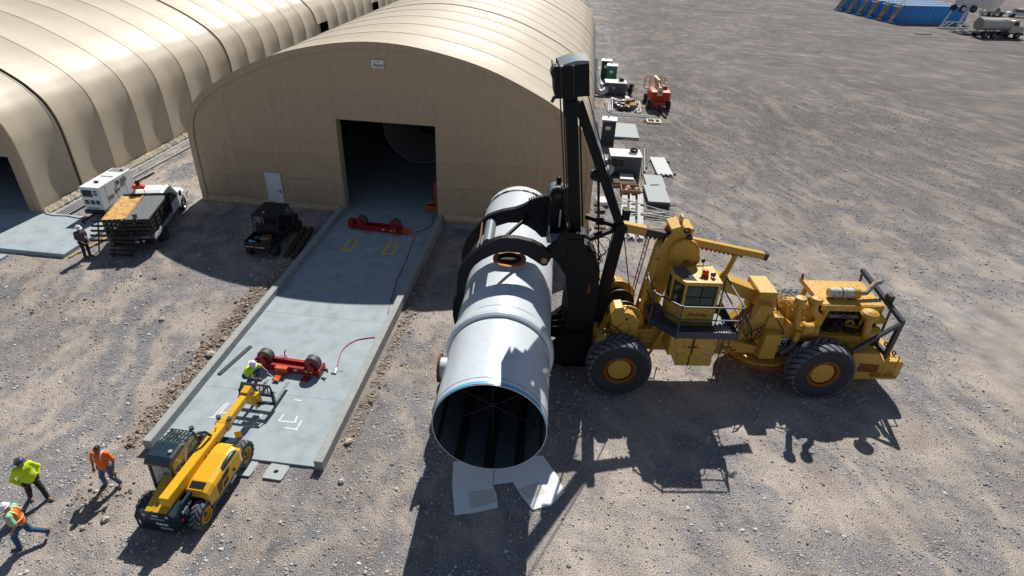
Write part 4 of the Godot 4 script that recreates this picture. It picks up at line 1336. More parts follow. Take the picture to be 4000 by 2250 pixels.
func build_cab(c: Node3D) -> void:
	var Y := M.crane_yellow_clean as StandardMaterial3D
	var cab := Node3D.new()
	cab.name = "cab"
	c.add_child(cab)
	var plan := [Vector2(1.6, 0.8), Vector2(1.6, 1.42), Vector2(1.92, 1.96), Vector2(3.22, 1.96), Vector2(3.22, 0.72), Vector2(1.78, 0.72)]
	var ux := Vector3.RIGHT
	var uz := Vector3(0, 0, 1)
	part(cab, "lower_body", mb().prism(plan, Vector3(0, 3.3, 0), ux, uz, Vector3(0, 0.78, 0)), Y)
	var big: Array = []
	for p in plan: big.append(Vector2(2.42, 1.34) + (p - Vector2(2.42, 1.34)) * 1.03)
	part(cab, "roof", mb().prism(big, Vector3(0, 5.04, 0), ux, uz, Vector3(0, 0.14, 0)), Y)
	var sk := [Vector2(1.68, 0.86), Vector2(1.68, 1.38), Vector2(1.92, 1.82), Vector2(2.34, 1.84), Vector2(2.16, 0.82), Vector2(1.8, 0.8)]
	part(cab, "skylight", mb().prism(sk, Vector3(0, 5.18, 0), ux, uz, Vector3(0, 0.012, 0)), M.skylight)
	for i in plan.size():
		var p: Vector2 = plan[i]
		part(cab, "corner_post", mb().box(Vector3(p.x + (0.05 if p.x < 2.0 else -0.05), 4.56, p.y + (0.05 if p.y < 1.0 else -0.05)), Vector3(0.1, 0.96, 0.1), 0.015), Y)
	for i in plan.size():
		var p: Vector2 = plan[i]
		var q: Vector2 = plan[(i + 1) % plan.size()]
		var a := Vector3(p.x, 4.56, p.y)
		var b := Vector3(q.x, 4.56, q.y)
		var d := (b - a).normalized()
		var o := d.cross(Vector3.UP)
		var w := Node3D.new()
		w.name = "window"
		cab.add_child(w, true)
		a += d * 0.11; b -= d * 0.11
		if a.distance_to(b) < 0.1: continue
		if o.dot((a + b) * 0.5 - Vector3(2.42, 4.56, 1.34)) < 0.0: o = -o
		part(w, "pane", mb().beam(a - o * 0.05, b - o * 0.05, 0.012, 0.82), M.dark_glass)
		for s in [-0.43, 0.43]: part(w, "gasket", mb().beam(a + Vector3(0, s, 0) - o * 0.04, b + Vector3(0, s, 0) - o * 0.04, 0.05, 0.07), M.black)
		for e in [a, b]: part(w, "gasket", mb().box(e - o * 0.04, Vector3(0.05, 0.82, 0.05)), M.black)
		if i == 2: part(w, "mullion", mb().box((a + b) * 0.5 - o * 0.03 + d * 0.02, Vector3(0.03, 0.84, 0.03)), M.black)
	var st := Node3D.new()
	st.name = "seat"
	cab.add_child(st)
	part(st, "cushion", mb().box(Vector3(2.55, 4.0, 1.35), Vector3(0.5, 0.14, 0.5), 0.04), M.dark_grey)
	part(st, "backrest", mb().box(Vector3(2.82, 4.32, 1.35), Vector3(0.12, 0.6, 0.48), 0.04), M.dark_grey)
	part(cab, "console", mb().box(Vector3(1.95, 4.2, 1.2), Vector3(0.3, 0.35, 0.6), 0.03), M.dark_grey)
	part(cab, "rear_locker", mb().box(Vector3(3.05, 4.35, 1.3), Vector3(0.12, 0.6, 0.9)), M.plywood_dark)
	var bc := Node3D.new()
	bc.name = "beacon"
	cab.add_child(bc)
	part(bc, "base", mb().cyl(Vector3(2.72, 5.18, 1.5), Vector3(2.72, 5.25, 1.5), 0.13, -1, 20), M.rust)
	part(bc, "dome", mb().cyl(Vector3(2.72, 5.25, 1.5), Vector3(2.72, 5.36, 1.5), 0.115, -1, 20, false).ell(Vector3(2.72, 5.36, 1.5), Vector3(0.115, 0.09, 0.115), 18), M.lamp_red)
	part(cab, "horn", mb().cyl(Vector3(2.92, 5.3, 1.5), Vector3(3.02, 5.3, 1.62), 0.03, 0.1, 14).cyl(Vector3(2.95, 5.18, 1.5), Vector3(2.95, 5.3, 1.5), 0.02), M.black)
	part(cab, "spot_lamp", mb().cyl(Vector3(2.72, 5.18, 1.2), Vector3(2.66, 5.62, 1.2), 0.014).ell(Vector3(2.65, 5.66, 1.2), Vector3(0.08, 0.08, 0.08), 10), M.black)
	text(cab, "lettering", "Mary Kay", Vector3(2.6, 3.8, 1.965), Vector3(1, 0, 0), Vector3(0.18, 1, 0), 0.12, M.black_print, "Droid Serif")
	part(cab, "underline", mb().beam(Vector3(2.3, 3.77, 1.963), Vector3(2.95, 3.77, 1.963), 0.006, 0.012), M.black_print)
	text(cab, "lettering", "LETRO-STACKER", Vector3(2.58, 3.4, 1.965), Vector3.RIGHT, Vector3.UP, 0.13, M.black_print, "Droid Sans", true, 1.05)
	# platform
	var pf := Node3D.new()
	pf.name = "platform"
	c.add_child(pf)
	var fl := [Vector2(0.92, 0.5), Vector2(0.92, 1.75), Vector2(1.72, 2.68), Vector2(3.98, 2.68), Vector2(3.98, 0.5)]
	part(pf, "floor", mb().prism(fl, Vector3(0, 3.22, 0), ux, uz, Vector3(0, 0.08, 0)), M.rail_blue)
	for e in [[fl[0], fl[1]], [fl[1], fl[2]], [fl[2], fl[3]], [fl[3], fl[4]]]:
		var a := Vector3(e[0].x, 3.36, e[0].y)
		var b := Vector3(e[1].x, 3.36, e[1].y)
		part(pf, "toe_board", mb().beam(a, b, 0.03, 0.3), M.rail_blue)
		part(pf, "rail", mb().beam(a + Vector3(0, 1.22, 0), b + Vector3(0, 1.22, 0), 0.05, 0.05), M.rail_blue)
		part(pf, "rail", mb().beam(a + Vector3(0, 0.68, 0), b + Vector3(0, 0.68, 0), 0.04, 0.04), M.rail_blue)
		for p in [a, b] if e[0] == fl[3] else [a]: part(pf, "rail_post", mb().box(p + Vector3(0, 0.55, 0), Vector3(0.05, 1.5, 0.05)), M.rail_blue)
	for k in 7: part(pf, "grating_bar", mb().span(Vector3(3.3 + 0.09 * k, 3.3, 2.0), Vector3(3.33 + 0.09 * k, 3.33, 2.62)), M.galvanized)
	part(pf, "diagonal_brace", mb().beam(Vector3(3.98, 4.58, 2.68), Vector3(3.98, 3.3, 1.9), 0.04, 0.04), M.rail_blue)
	part(pf, "bracket", mb().span(Vector3(1.3, 2.2, 0.4), Vector3(3.6, 3.21, 1.1), 0.02), M.crane_yellow)
	part(pf, "cab_hand_rail", mb().tube([Vector3(3.35, 3.1, 1.9), Vector3(3.42, 4.2, 1.9), Vector3(3.36, 4.6, 1.9), Vector3(3.24, 4.7, 1.88)], 0.025), M.crane_yellow)
	part(pf, "hose_bundle", hoses([Vector3(3.9, 3.3, 2.4), Vector3(4.15, 4.0, 2.45), Vector3(4.1, 4.4, 2.2)], 3, 0.02), M.black)

func build_crane_rear(c: Node3D) -> void:
	var Y := M.crane_yellow as StandardMaterial3D
	var r := Node3D.new()
	r.name = "engine_unit"
	c.add_child(r)
	part(r, "chassis", mb().span(Vector3(6.0, 1.35, -1.0), Vector3(10.0, 2.2, 1.0), 0.04), Y)
	part(r, "top_flange", mb().span(Vector3(5.9, 2.2, -1.1), Vector3(10.0, 2.34, 1.1), 0.02), Y)
	part(r, "rear_axle", mb().cyl(Vector3(8.03, 1.27, -1.7), Vector3(8.03, 1.27, 1.7), 0.42, -1, 20), Y)
	part(r, "front_plate", plate([Vector2(5.75, 1.2), Vector2(6.55, 1.2), Vector2(6.55, 2.5), Vector2(6.42, 3.1), Vector2(5.85, 3.15)], -0.95, 1.02), Y)
	part(r, "side_box", mb().span(Vector3(5.72, 1.35, 1.02), Vector3(6.35, 2.55, 1.42), 0.03), Y)
	part(r, "pump_saddle", plate([Vector2(6.5, 2.34), Vector2(7.9, 2.34), Vector2(7.9, 2.75), Vector2(7.0, 2.72), Vector2(6.62, 2.95)], -0.6, 1.05), Y)
	var lg := Node3D.new()
	lg.name = "maker_plate"
	r.add_child(lg)
	part(lg, "ground_plate", mb().span(Vector3(6.52, 1.72, 1.02), Vector3(6.98, 2.18, 1.035)), M.black)
	part(lg, "emblem", mb().span(Vector3(6.56, 2.08, 1.035), Vector3(6.94, 2.14, 1.042)).span(Vector3(6.56, 1.76, 1.035), Vector3(6.62, 2.08, 1.042)).span(Vector3(6.56, 1.76, 1.035), Vector3(6.72, 1.82, 1.042)).span(Vector3(6.8, 1.76, 1.035), Vector3(6.86, 2.08, 1.042)).span(Vector3(6.7, 1.9, 1.035), Vector3(6.75, 2.08, 1.042)), M.white_print)
	for k in 4: part(r, "side_port", mb().span(Vector3(7.35 + 0.42 * k, 1.68, 1.0), Vector3(7.6 + 0.42 * k, 1.95, 1.012)), M.black)
	# generator set, pumps
	part(r, "generator_case", mb().cyl(Vector3(6.7, 2.9, 0.1), Vector3(8.0, 2.9, 0.1), 0.52, -1, 24), Y)
	for k in 7: part(r, "generator_band", mb().torus(Vector3(6.85 + 0.17 * k, 2.9, 0.1), Vector3.RIGHT, 0.52, 0.02, 24, 5), Y)
	part(r, "terminal_box", mb().span(Vector3(7.0, 3.3, 0.3), Vector3(7.4, 3.55, 0.7), 0.02), Y)
	part(r, "cable_bundle", hoses([Vector3(6.3, 3.1, 0.0), Vector3(6.6, 3.6, 0.3), Vector3(7.0, 3.4, 0.6), Vector3(7.3, 3.0, 0.9)], 7, 0.017), M.crane_yellow)
	part(r, "cable_bundle", hoses([Vector3(6.05, 3.6, 0.2), Vector3(6.25, 3.0, 0.9), Vector3(6.4, 2.5, 1.1)], 4, 0.02), M.black)
	# engine under its hood
	var en := Node3D.new()
	en.name = "engine"
	r.add_child(en)
	part(en, "block", mb().span(Vector3(8.2, 2.34, -0.55), Vector3(10.1, 3.2, 0.55), 0.05), M.black)
	part(en, "head", mb().span(Vector3(8.3, 3.2, -0.4), Vector3(10.0, 3.45, 0.4), 0.04), M.dark_grey)
	part(en, "manifold", mb().tube([Vector3(8.4, 3.0, 0.62), Vector3(9.6, 3.0, 0.64)], 0.09, 10), M.dusty)
	for k in 5: part(en, "runner", mb().cyl(Vector3(8.5 + 0.27 * k, 3.0, 0.6), Vector3(8.5 + 0.27 * k, 3.2, 0.4), 0.05, -1, 8), M.dusty)
	part(en, "turbo", mb().torus(Vector3(9.3, 2.75, 0.75), Vector3(0, 0, 1), 0.14, 0.07, 16, 8), M.crane_yellow)
	part(en, "oil_filter", mb().cyl(Vector3(9.0, 2.45, 0.7), Vector3(9.0, 2.75, 0.7), 0.08), M.crane_grey)
	part(en, "oil_filter", mb().cyl(Vector3(8.75, 2.45, 0.7), Vector3(8.75, 2.75, 0.7), 0.08), M.red)
	part(en, "charge_pipe", mb().tube([Vector3(9.4, 2.6, 0.72), Vector3(9.7, 2.55, 0.75), Vector3(9.8, 2.9, 0.7), Vector3(9.9, 3.2, 0.5)], 0.07, 8), M.crane_yellow)
	part(en, "lines", hoses([Vector3(8.3, 2.5, 0.75), Vector3(8.9, 2.9, 0.85), Vector3(9.6, 2.5, 0.85)], 8, 0.02), M.black)
	var hd := Node3D.new()
	hd.name = "hood"
	r.add_child(hd)
	part(hd, "top_panel", mb().span(Vector3(7.85, 3.6, -1.0), Vector3(10.3, 3.68, 0.85), 0.015), M.crane_yellow_clean)
	part(hd, "side_lip", mb().span(Vector3(7.85, 3.4, 0.85), Vector3(10.25, 3.66, 0.9), 0.01), M.crane_yellow_clean)
	part(hd, "rear_panel", mb().span(Vector3(10.3, 2.5, -1.0), Vector3(10.36, 3.66, 0.85)), Y)
	for p in [[7.95, 0.86], [7.95, -0.95]]:
		part(hd, "pillar", mb().beam(Vector3(p[0], 2.34, p[1]), Vector3(p[0] + 0.18, 3.6, p[1]), 0.14, 0.14), Y)
	part(hd, "front_bow", mb().beam(Vector3(7.78, 3.72, -1.0), Vector3(7.78, 3.72, 0.85), 0.12, 0.2), Y)
	part(hd, "warning_lamp", mb().cyl(Vector3(7.78, 3.82, -0.95), Vector3(7.78, 4.0, -0.95), 0.05), M.rust)
	part(r, "radiator", mb().span(Vector3(10.05, 2.34, -0.9), Vector3(10.28, 3.5, 0.8)), M.black)
	part(r, "air_tank", mb().cyl(Vector3(9.75, 3.15, 1.0), Vector3(10.35, 3.15, 1.0), 0.2, -1, 18).ell(Vector3(10.35, 3.15, 1.0), Vector3(0.08, 0.2, 0.2), 14), Y)
	part(r, "air_tank", mb().cyl(Vector3(9.8, 2.6, 1.1), Vector3(10.3, 2.6, 1.1), 0.24, -1, 18), Y)
	# exhaust
	var ex := Node3D.new()
	ex.name = "muffler"
	r.add_child(ex)
	part(ex, "can", mb().lathe(Vector3(8.25, 3.92, 0.35), Vector3.RIGHT, [Vector2(0, 0), Vector2(0.17, 0), Vector2(0.2, 0.03), Vector2(0.2, 1.12), Vector2(0.15, 1.18), Vector2(0, 1.18)], 24), M.tanker)
	part(ex, "strap", mb().torus(Vector3(8.75, 3.92, 0.35), Vector3.RIGHT, 0.2, 0.025, 20, 6), M.rust)
	part(ex, "end_ring", mb().cyl(Vector3(9.25, 3.92, 0.35), Vector3(9.47, 3.92, 0.35), 0.225, -1, 20), Y)
	part(ex, "tail_pipe", mb().tube([Vector3(9.4, 3.9, 0.35), Vector3(9.8, 3.92, 0.3), Vector3(10.0, 4.05, 0.15), Vector3(10.25, 4.2, 0.0), Vector3(10.5, 4.2, -0.1)], 0.1, 12), M.dusty)
	part(ex, "cradle", mb().span(Vector3(8.35, 3.66, 0.25), Vector3(8.5, 3.74, 0.45)).span(Vector3(9.1, 3.66, 0.25), Vector3(9.25, 3.74, 0.45)), M.rust)
	# air intakes with mushroom caps
	for k in 2:
		var n := Node3D.new()
		n.name = "air_intake"
		r.add_child(n, true)
		var x: float = [6.62, 7.24][k]
		var pts: Array = [Vector3(x, 4.12, 1.4), Vector3(x + 0.06, 3.7, 1.4), Vector3(x + 0.16, 3.2, 1.4), Vector3(x + 0.2, 2.96, 1.4), Vector3(7.1, 2.9, 1.4)] if k == 0 else [Vector3(x, 4.12, 1.4), Vector3(x + 0.05, 3.7, 1.4), Vector3(x + 0.3, 3.45, 1.4), Vector3(x + 0.36, 3.2, 1.4), Vector3(7.5, 2.95, 1.4)]
		part(n, "stack", mb().tube(pts, 0.12, 14), Y)
		part(n, "cap", mb().lathe(Vector3(x, 4.08, 1.4), Vector3.UP, [Vector2(0.12, 0), Vector2(0.21, 0.03), Vector2(0.22, 0.18), Vector2(0.19, 0.23), Vector2(0, 0.25)], 20), Y)
	var cl := Node3D.new()
	cl.name = "air_cleaner"
	r.add_child(cl)
	part(cl, "can", mb().cyl(Vector3(7.0, 2.9, 1.4), Vector3(7.62, 2.9, 1.4), 0.22, -1, 20), Y)
	for x in [7.03, 7.48]: part(cl, "clamp_ring", mb().cyl(Vector3(x, 2.9, 1.4), Vector3(x + 0.1, 2.9, 1.4), 0.27, -1, 20), Y)
	part(r, "drain_pipe", mb().tube([Vector3(6.98, 2.75, 1.4), Vector3(6.95, 2.3, 1.38)], 0.11, 12), Y)
	part(r, "drain_pipe", mb().tube([Vector3(6.95, 2.3, 1.38), Vector3(6.9, 2.0, 1.38), Vector3(6.55, 1.62, 1.35)], 0.12, 12), M.dark_grey)
	part(r, "pre_cleaner", mb().tube([Vector3(9.7, 2.4, 1.4), Vector3(9.62, 2.9, 1.4), Vector3(9.52, 3.55, 1.4)], 0.14, 16), Y)
	part(r, "pre_cleaner_cap", mb().lathe(Vector3(9.5, 3.5, 1.4), Vector3.UP, [Vector2(0.14, 0), Vector2(0.33, 0.05), Vector2(0.35, 0.12), Vector2(0.3, 0.22), Vector2(0.16, 0.3), Vector2(0, 0.32)], 24), Y)
	# counterweight
	var cw := Node3D.new()
	cw.name = "counterweight"
	r.add_child(cw)
	part(cw, "block", plate([Vector2(9.25, 0.72), Vector2(11.35, 0.72), Vector2(11.42, 1.55), Vector2(11.3, 1.64), Vector2(10.6, 1.64), Vector2(10.2, 2.0), Vector2(9.25, 2.0)], -1.75, 1.75), Y)
	part(cw, "rear_edge", mb().span(Vector3(11.38, 0.8, -1.72), Vector3(11.46, 1.5, 1.72), 0.02), Y)
	for k in 7: part(cw, "grille_bar", mb().beam(Vector3(9.65, 1.5 - 0.06 * k, 1.77), Vector3(10.45, 1.44 - 0.06 * k, 1.77), 0.03, 0.03), M.rusty_rim)
	part(cw, "step_shelf", mb().span(Vector3(10.2, 0.95, 1.75), Vector3(11.2, 1.0, 1.98)), Y)
	part(cw, "hand_rail", mb().tube([Vector3(10.6, 1.0, 1.9), Vector3(10.6, 1.95, 1.85), Vector3(11.05, 1.95, 1.85), Vector3(11.05, 1.0, 1.9)], 0.03), Y)
	part(cw, "tow_eye", mb().torus(Vector3(11.2, 1.72, 1.3), Vector3(1, 0, 0), 0.09, 0.03, 14, 6), M.grease)
	part(cw, "tow_eye", mb().torus(Vector3(11.2, 1.72, 0.7), Vector3(1, 0, 0), 0.09, 0.03, 14, 6), M.grease)
	# rear guard frame
	var g := Node3D.new()
	g.name = "rear_guard"
	r.add_child(g)
	var ta := Vector3(10.55, 3.95, -1.5)
	var tb := Vector3(10.75, 3.42, 1.6)
	part(g, "top_rail", mb().beam(ta, tb, 0.16, 0.16), M.rail_blue)
	part(g, "bottom_rail", mb().beam(Vector3(10.75, 1.72, -1.5), Vector3(10.85, 1.72, 1.5), 0.16, 0.16), M.rail_blue)
	for k in 5:
		var t := k / 4.0
		part(g, "bar", mb().beam(Vector3(10.78, 1.7, lerpf(-1.45, 1.45, t)), ta.lerp(tb, t * 0.96 + 0.02), 0.07 if k < 4 else 0.16, 0.07 if k < 4 else 0.16), M.rail_blue)
	part(g, "diagonal", mb().beam(tb, Vector3(9.15, 2.1, 1.72), 0.13, 0.13), M.rail_blue)
	part(g, "lamp_bracket", mb().span(Vector3(10.62, 3.62, 0.3), Vector3(10.82, 3.95, 0.6)), M.black)
	part(g, "mesh_panel", mb().span(Vector3(10.45, 1.75, -1.0), Vector3(10.7, 2.3, 0.9)), M.black)
	part(r, "muffler_box", mb().span(Vector3(10.36, 1.9, 0.2), Vector3(10.66, 2.2, 0.7)), M.dark_grey)

func build_mast(c: Node3D) -> void:
	var B := M.crane_black as StandardMaterial3D
	var m := Node3D.new()
	m.name = "mast"
	c.add_child(m)
	var foot := Vector3(-1.32, 0.7, 0)
	var top := Vector3(-2.66, 11.6, 0)
	var ax := (top - foot).normalized()
	var side := Vector3(0, 0, 1)
	part(m, "column", mb().beam(foot, top, 0.46, 0.4, Vector3(0, 0, 1).cross(ax), 0.03), B)
	part(m, "column_cap", mb().beam(top - ax * 1.1, top - ax * 0.6, 0.56, 0.5, Vector3(0, 0, 1).cross(ax), 0.02), B)
	# head with the sheave housing
	var hb := Basis(ax.cross(side), ax, side)
	var hc := top + ax * 0.12
	var hh := Node3D.new()
	hh.name = "head"
	m.add_child(hh)
	var X := ax.cross(side)
	part(hh, "front_panel", mb().box(hc + side * 0.62, Vector3(1.12, 1.0, 0.04), 0.0, hb), B)
	part(hh, "back_panel", mb().box(hc - side * 0.62, Vector3(0.8, 1.0, 0.04), 0.0, hb), B)
	part(hh, "side_panel", mb().box(hc + X * 0.54, Vector3(0.04, 1.0, 1.2), 0.0, hb), B)
	part(hh, "side_panel", mb().box(hc - X * 0.54, Vector3(0.04, 0.92, 1.2), 0.0, hb), B)
	for s in [-0.34, 0.06]: part(hh, "panel_rib", mb().box(hc + side * 0.645 + X * s, Vector3(0.05, 1.0, 0.03), 0.0, hb), M.black)
	# curved lid
	var lid: Array = []
	for k in 9:
		var t := k / 8.0
		lid.append(Vector2(lerpf(-0.36, 0.56, t), 0.5 + 0.12 * sin(t * PI * 0.75)))
	lid.append(Vector2(0.56, 0.46)); lid.append(Vector2(-0.36, 0.46))
	part(hh, "lid", mb().prism(lid, hc - side * 0.64, X, ax, side * 1.27), M.crane_grey)
	part(hh, "sheave", mb().cyl(hc - X * 0.42 + ax * 0.2 - side * 0.25, hc - X * 0.42 + ax * 0.2 + side * 0.25, 0.22, -1, 18), M.grease)
	for s in [-0.3, 0.05]: part(hh, "lug", mb().box(hc + X * s + ax * 0.5 + side * 0.65, Vector3(0.09, 0.04, 0.05), 0.0, hb), M.white_dull)
	part(hh, "lamp", mb().beam(hc - X * 0.55 - ax * 0.5 + side * 0.3, hc - X * 0.66 - ax * 0.68 + side * 0.34, 0.08, 0.08), M.black)
	# raker struts behind the column
	var kn := Vector3(-0.3, 6.36, 0)
	part(m, "upper_strut", mb().beam(Vector3(-2.32, 10.9, 0), kn, 0.3, 0.34, Vector3.UP, 0.02), B)
	part(m, "lower_strut", mb().beam(kn, Vector3(-0.72, 2.1, 0), 0.34, 0.42, Vector3.RIGHT, 0.02), B)
	part(m, "knuckle", mb().cyl(kn - side * 0.26, kn + side * 0.26, 0.22, -1, 18), B)
	part(m, "link", mb().beam(kn, Vector3(-1.55, 6.5, -0.55), 0.2, 0.16), B)
	part(m, "link", mb().beam(kn, Vector3(-1.5, 6.05, 0.45), 0.2, 0.16), B)
	part(m, "junction_box", mb().box(kn + Vector3(0.12, 0.55, 0.1), Vector3(0.26, 0.4, 0.24), 0.01), B)
	part(m, "junction_box", mb().box(Vector3(-1.5, 8.4, 0.05), Vector3(0.28, 0.28, 0.3), 0.01), B)
	part(m, "guide_rail", mb().tube([Vector3(-2.28, 10.7, 0.2), Vector3(-1.75, 6.4, 0.2)], 0.035), B)
	for y in [7.4, 7.55, 9.0, 9.15]: part(m, "rail_bracket", mb().beam(Vector3(-1.95 - 0.123 * (y - 7.0), y, 0.2), Vector3(-2.2 - 0.123 * (y - 7.0), y, 0.15), 0.03, 0.03), B)
	part(m, "hanging_cylinder", mb().cyl(Vector3(-1.35, 8.2, 0.1), Vector3(-1.2, 6.8, 0.15), 0.05).cyl(Vector3(-1.2, 6.8, 0.15), Vector3(-1.0, 5.0, 0.2), 0.03), B)
	for y in [7.05, 6.75, 6.55]: part(m, "hanger_block", mb().box(Vector3(-1.05, y - 0.2, -0.3), Vector3(0.28, 0.1, 0.2)), B)
	part(m, "hose_run", hoses([Vector3(-1.2, 6.0, 0.4), Vector3(-0.95, 5.2, 0.5), Vector3(-1.0, 4.4, 0.5), Vector3(-0.7, 3.0, 0.45), Vector3(-0.95, 2.0, 0.5)], 4, 0.018), B)
	# hoist ropes
	for s in [[-3.0, 11.2, 0.5, -2.35, 6.2, 0.5], [-2.9, 11.2, 0.5, -2.28, 6.2, 0.5]]:
		part(m, "hoist_rope", mb().cyl(Vector3(s[0], s[1], s[2]), Vector3(s[3], s[4], s[5]), 0.026, -1, 6), M.black)
	part(m, "hoist_rope", mb().cyl(Vector3(-2.1, 11.3, 0.45), Vector3(-0.25, 6.4, 0.3), 0.022, -1, 6), M.black)
	part(m, "hoist_rope", mb().cyl(Vector3(-0.25, 6.4, 0.3), Vector3(0.45, 3.2, 0.6), 0.022, -1, 6), M.black)
	# ---- carriage and grapple
	var g := Node3D.new()
	g.name = "grapple"
	c.add_child(g)
	var front := [Vector2(-2.54, 6.5), Vector2(-1.76, 6.42), Vector2(-1.72, 5.9), Vector2(-1.52, 5.72), Vector2(-1.26, 5.66), Vector2(-1.02, 4.9), Vector2(-0.95, 3.6), Vector2(-1.0, 1.8), Vector2(-1.08, 0.8), Vector2(-2.2, 0.8), Vector2(-2.1, 2.4), Vector2(-2.1, 3.4), Vector2(-2.2, 4.4), Vector2(-2.44, 5.0), Vector2(-2.85, 5.42), Vector2(-3.1, 5.2), Vector2(-3.3, 5.5), Vector2(-3.05, 5.85), Vector2(-2.75, 6.1)]
	part(g, "carriage", plate(front, 0.72, 0.86), B)
	part(g, "carriage", plate([Vector2(-2.5, 6.1), Vector2(-1.5, 5.9), Vector2(-1.05, 5.0), Vector2(-1.05, 0.8), Vector2(-2.15, 0.8), Vector2(-2.1, 3.4), Vector2(-2.3, 4.6), Vector2(-2.7, 5.3)], -0.85, 0.72), B)
	part(g, "carriage_panel", plate([Vector2(-2.3, 6.2), Vector2(-1.8, 6.2), Vector2(-1.65, 5.7), Vector2(-1.25, 5.5), Vector2(-1.08, 4.9), Vector2(-2.1, 4.75), Vector2(-2.35, 5.1)], 0.86, 0.9), B)
	part(g, "wear_mark", plate([Vector2(-1.42, 3.9), Vector2(-1.32, 3.9), Vector2(-1.3, 4.3), Vector2(-1.4, 4.3)], 0.86, 0.875), M.rust)
	# near and far clamp arms arching over the load
	var arm := [Vector2(-2.99, 5.75), Vector2(-3.29, 6.02), Vector2(-3.65, 6.2), Vector2(-4.18, 6.32), Vector2(-4.53, 6.33), Vector2(-4.77, 6.3), Vector2(-5.05, 6.2), Vector2(-5.39, 5.99), Vector2(-5.67, 5.74), Vector2(-5.99, 5.45), Vector2(-6.2, 5.16), Vector2(-6.33, 4.82), Vector2(-6.37, 4.4), Vector2(-6.38, 3.8), Vector2(-6.53, 3.53), Vector2(-6.55, 2.9), Vector2(-6.45, 2.3), Vector2(-6.32, 2.6), Vector2(-6.2, 3.36), Vector2(-6.1, 3.81), Vector2(-6.06, 4.15), Vector2(-5.99, 4.62), Vector2(-5.84, 4.96), Vector2(-5.7, 5.17), Vector2(-5.46, 5.39), Vector2(-5.17, 5.56), Vector2(-4.9, 5.7), Vector2(-4.51, 5.76), Vector2(-4.12, 5.74), Vector2(-3.79, 5.6), Vector2(-3.5, 5.41), Vector2(-3.33, 5.29), Vector2(-3.2, 5.21), Vector2(-3.06, 5.24), Vector2(-2.95, 5.47)]
	part(g, "clamp_arm", plate(arm, 0.87, 1.13), B)
	part(g, "arm_pivot", mb().cyl(Vector3(-3.18, 5.46, 1.13), Vector3(-3.18, 5.46, 1.17), 0.15, -1, 20), M.rust)
	part(g, "arm_pivot_pin", mb().cyl(Vector3(-3.18, 5.46, 1.17), Vector3(-3.18, 5.46, 1.2), 0.1, -1, 20), M.dusty)
	var far := [Vector2(-2.6, 5.4), Vector2(-2.5, 7.0), Vector2(-2.93, 7.08), Vector2(-3.32, 7.01), Vector2(-3.65, 6.87), Vector2(-3.97, 6.68), Vector2(-4.23, 6.57), Vector2(-4.71, 6.46), Vector2(-5.08, 6.32), Vector2(-5.3, 6.21), Vector2(-5.63, 5.85), Vector2(-5.92, 5.5), Vector2(-6.15, 5.1), Vector2(-6.3, 4.6), Vector2(-6.34, 3.8), Vector2(-6.5, 3.3), Vector2(-6.45, 2.4), Vector2(-6.28, 2.7), Vector2(-6.16, 3.4), Vector2(-6.06, 4.1), Vector2(-5.95, 4.65), Vector2(-5.78, 5.0), Vector2(-5.5, 5.36), Vector2(-5.25, 5.64), Vector2(-4.88, 5.83), Vector2(-4.5, 5.97), Vector2(-4.09, 5.98), Vector2(-3.78, 5.87), Vector2(-3.43, 5.64), Vector2(-3.18, 5.38)]
	part(g, "clamp_arm", plate(far, -1.1, -0.86), B)
	for k in 11:
		var t := k / 10.0
		var p := Vector2(-3.7, 6.84).lerp(Vector2(-2.85, 7.07), t) + Vector2(0, 0.05 * sin(t * PI))
		part(g, "sector_tooth", mb().prism([Vector2(-0.045, -0.05), Vector2(0.045, -0.05), Vector2(0.026, 0.09), Vector2(-0.026, 0.09)], Vector3(p.x, p.y, -1.12), Vector3(0.96, 0.26, 0), Vector3(-0.26, 0.96, 0), Vector3(0, 0, 0.28)), B)
	part(g, "cross_tube", mb().cyl(Vector3(-5.15, 5.95, -0.86), Vector3(-5.25, 5.93, 0.87), 0.21, -1, 20), M.crane_grey)
	part(g, "cross_plate", mb().beam(Vector3(-5.5, 5.8, -0.86), Vector3(-5.56, 5.76, 0.87), 0.05, 0.34), M.rust)
	part(g, "diagonal_tube", mb().cyl(Vector3(-3.75, 6.25, -0.86), Vector3(-4.75, 6.1, 0.87), 0.075, -1, 12), B)
	part(g, "drive_case", mb().span(Vector3(-3.0, 5.4, -0.84), Vector3(-2.3, 7.2, -0.3), 0.05), B)
	part(g, "drive_post", mb().span(Vector3(-2.55, 6.3, -0.8), Vector3(-2.0, 7.7, -0.32), 0.05), B)
	for q in [[-2.98, 5.5, 0.25], [-2.6, 6.15, 0.3]]: part(g, "guide_strip", mb().span(Vector3(q[0], q[1], -0.28), Vector3(q[0] + 0.06, q[1] + 0.7, -0.24)), M.white_dull)
	part(g, "guide_shoe", mb().span(Vector3(-2.95, 5.95, 0.1), Vector3(-2.5, 6.05, 0.7)), M.crane_grey)
	var mo := Node3D.new()
	mo.name = "clamp_motor"
	g.add_child(mo)
	var mc := Vector3(-2.72, 7.42, -0.6)
	part(mo, "case", mb().cyl(mc - side * 0.3, mc + side * 0.28, 0.33, -1, 8), M.crane_grey)
	part(mo, "face", mb().cyl(mc + side * 0.28, mc + side * 0.33, 0.29, -1, 8), B)
	part(mo, "shaft_cover", mb().cyl(mc + side * 0.33, mc + side * 0.4, 0.13, -1, 16), M.black)
	part(mo, "brake", mb().cyl(mc + Vector3(0.04, 0.28, -0.1), mc + Vector3(0.04, 0.5, -0.1), 0.1, -1, 14).ell(mc + Vector3(0.04, 0.5, -0.1), Vector3(0.1, 0.07, 0.1), 12), B)
	part(mo, "bracket", mb().beam(mc + Vector3(0.1, 0.3, 0.2), mc + Vector3(0.45, -0.3, 0.25), 0.09, 0.09), B)
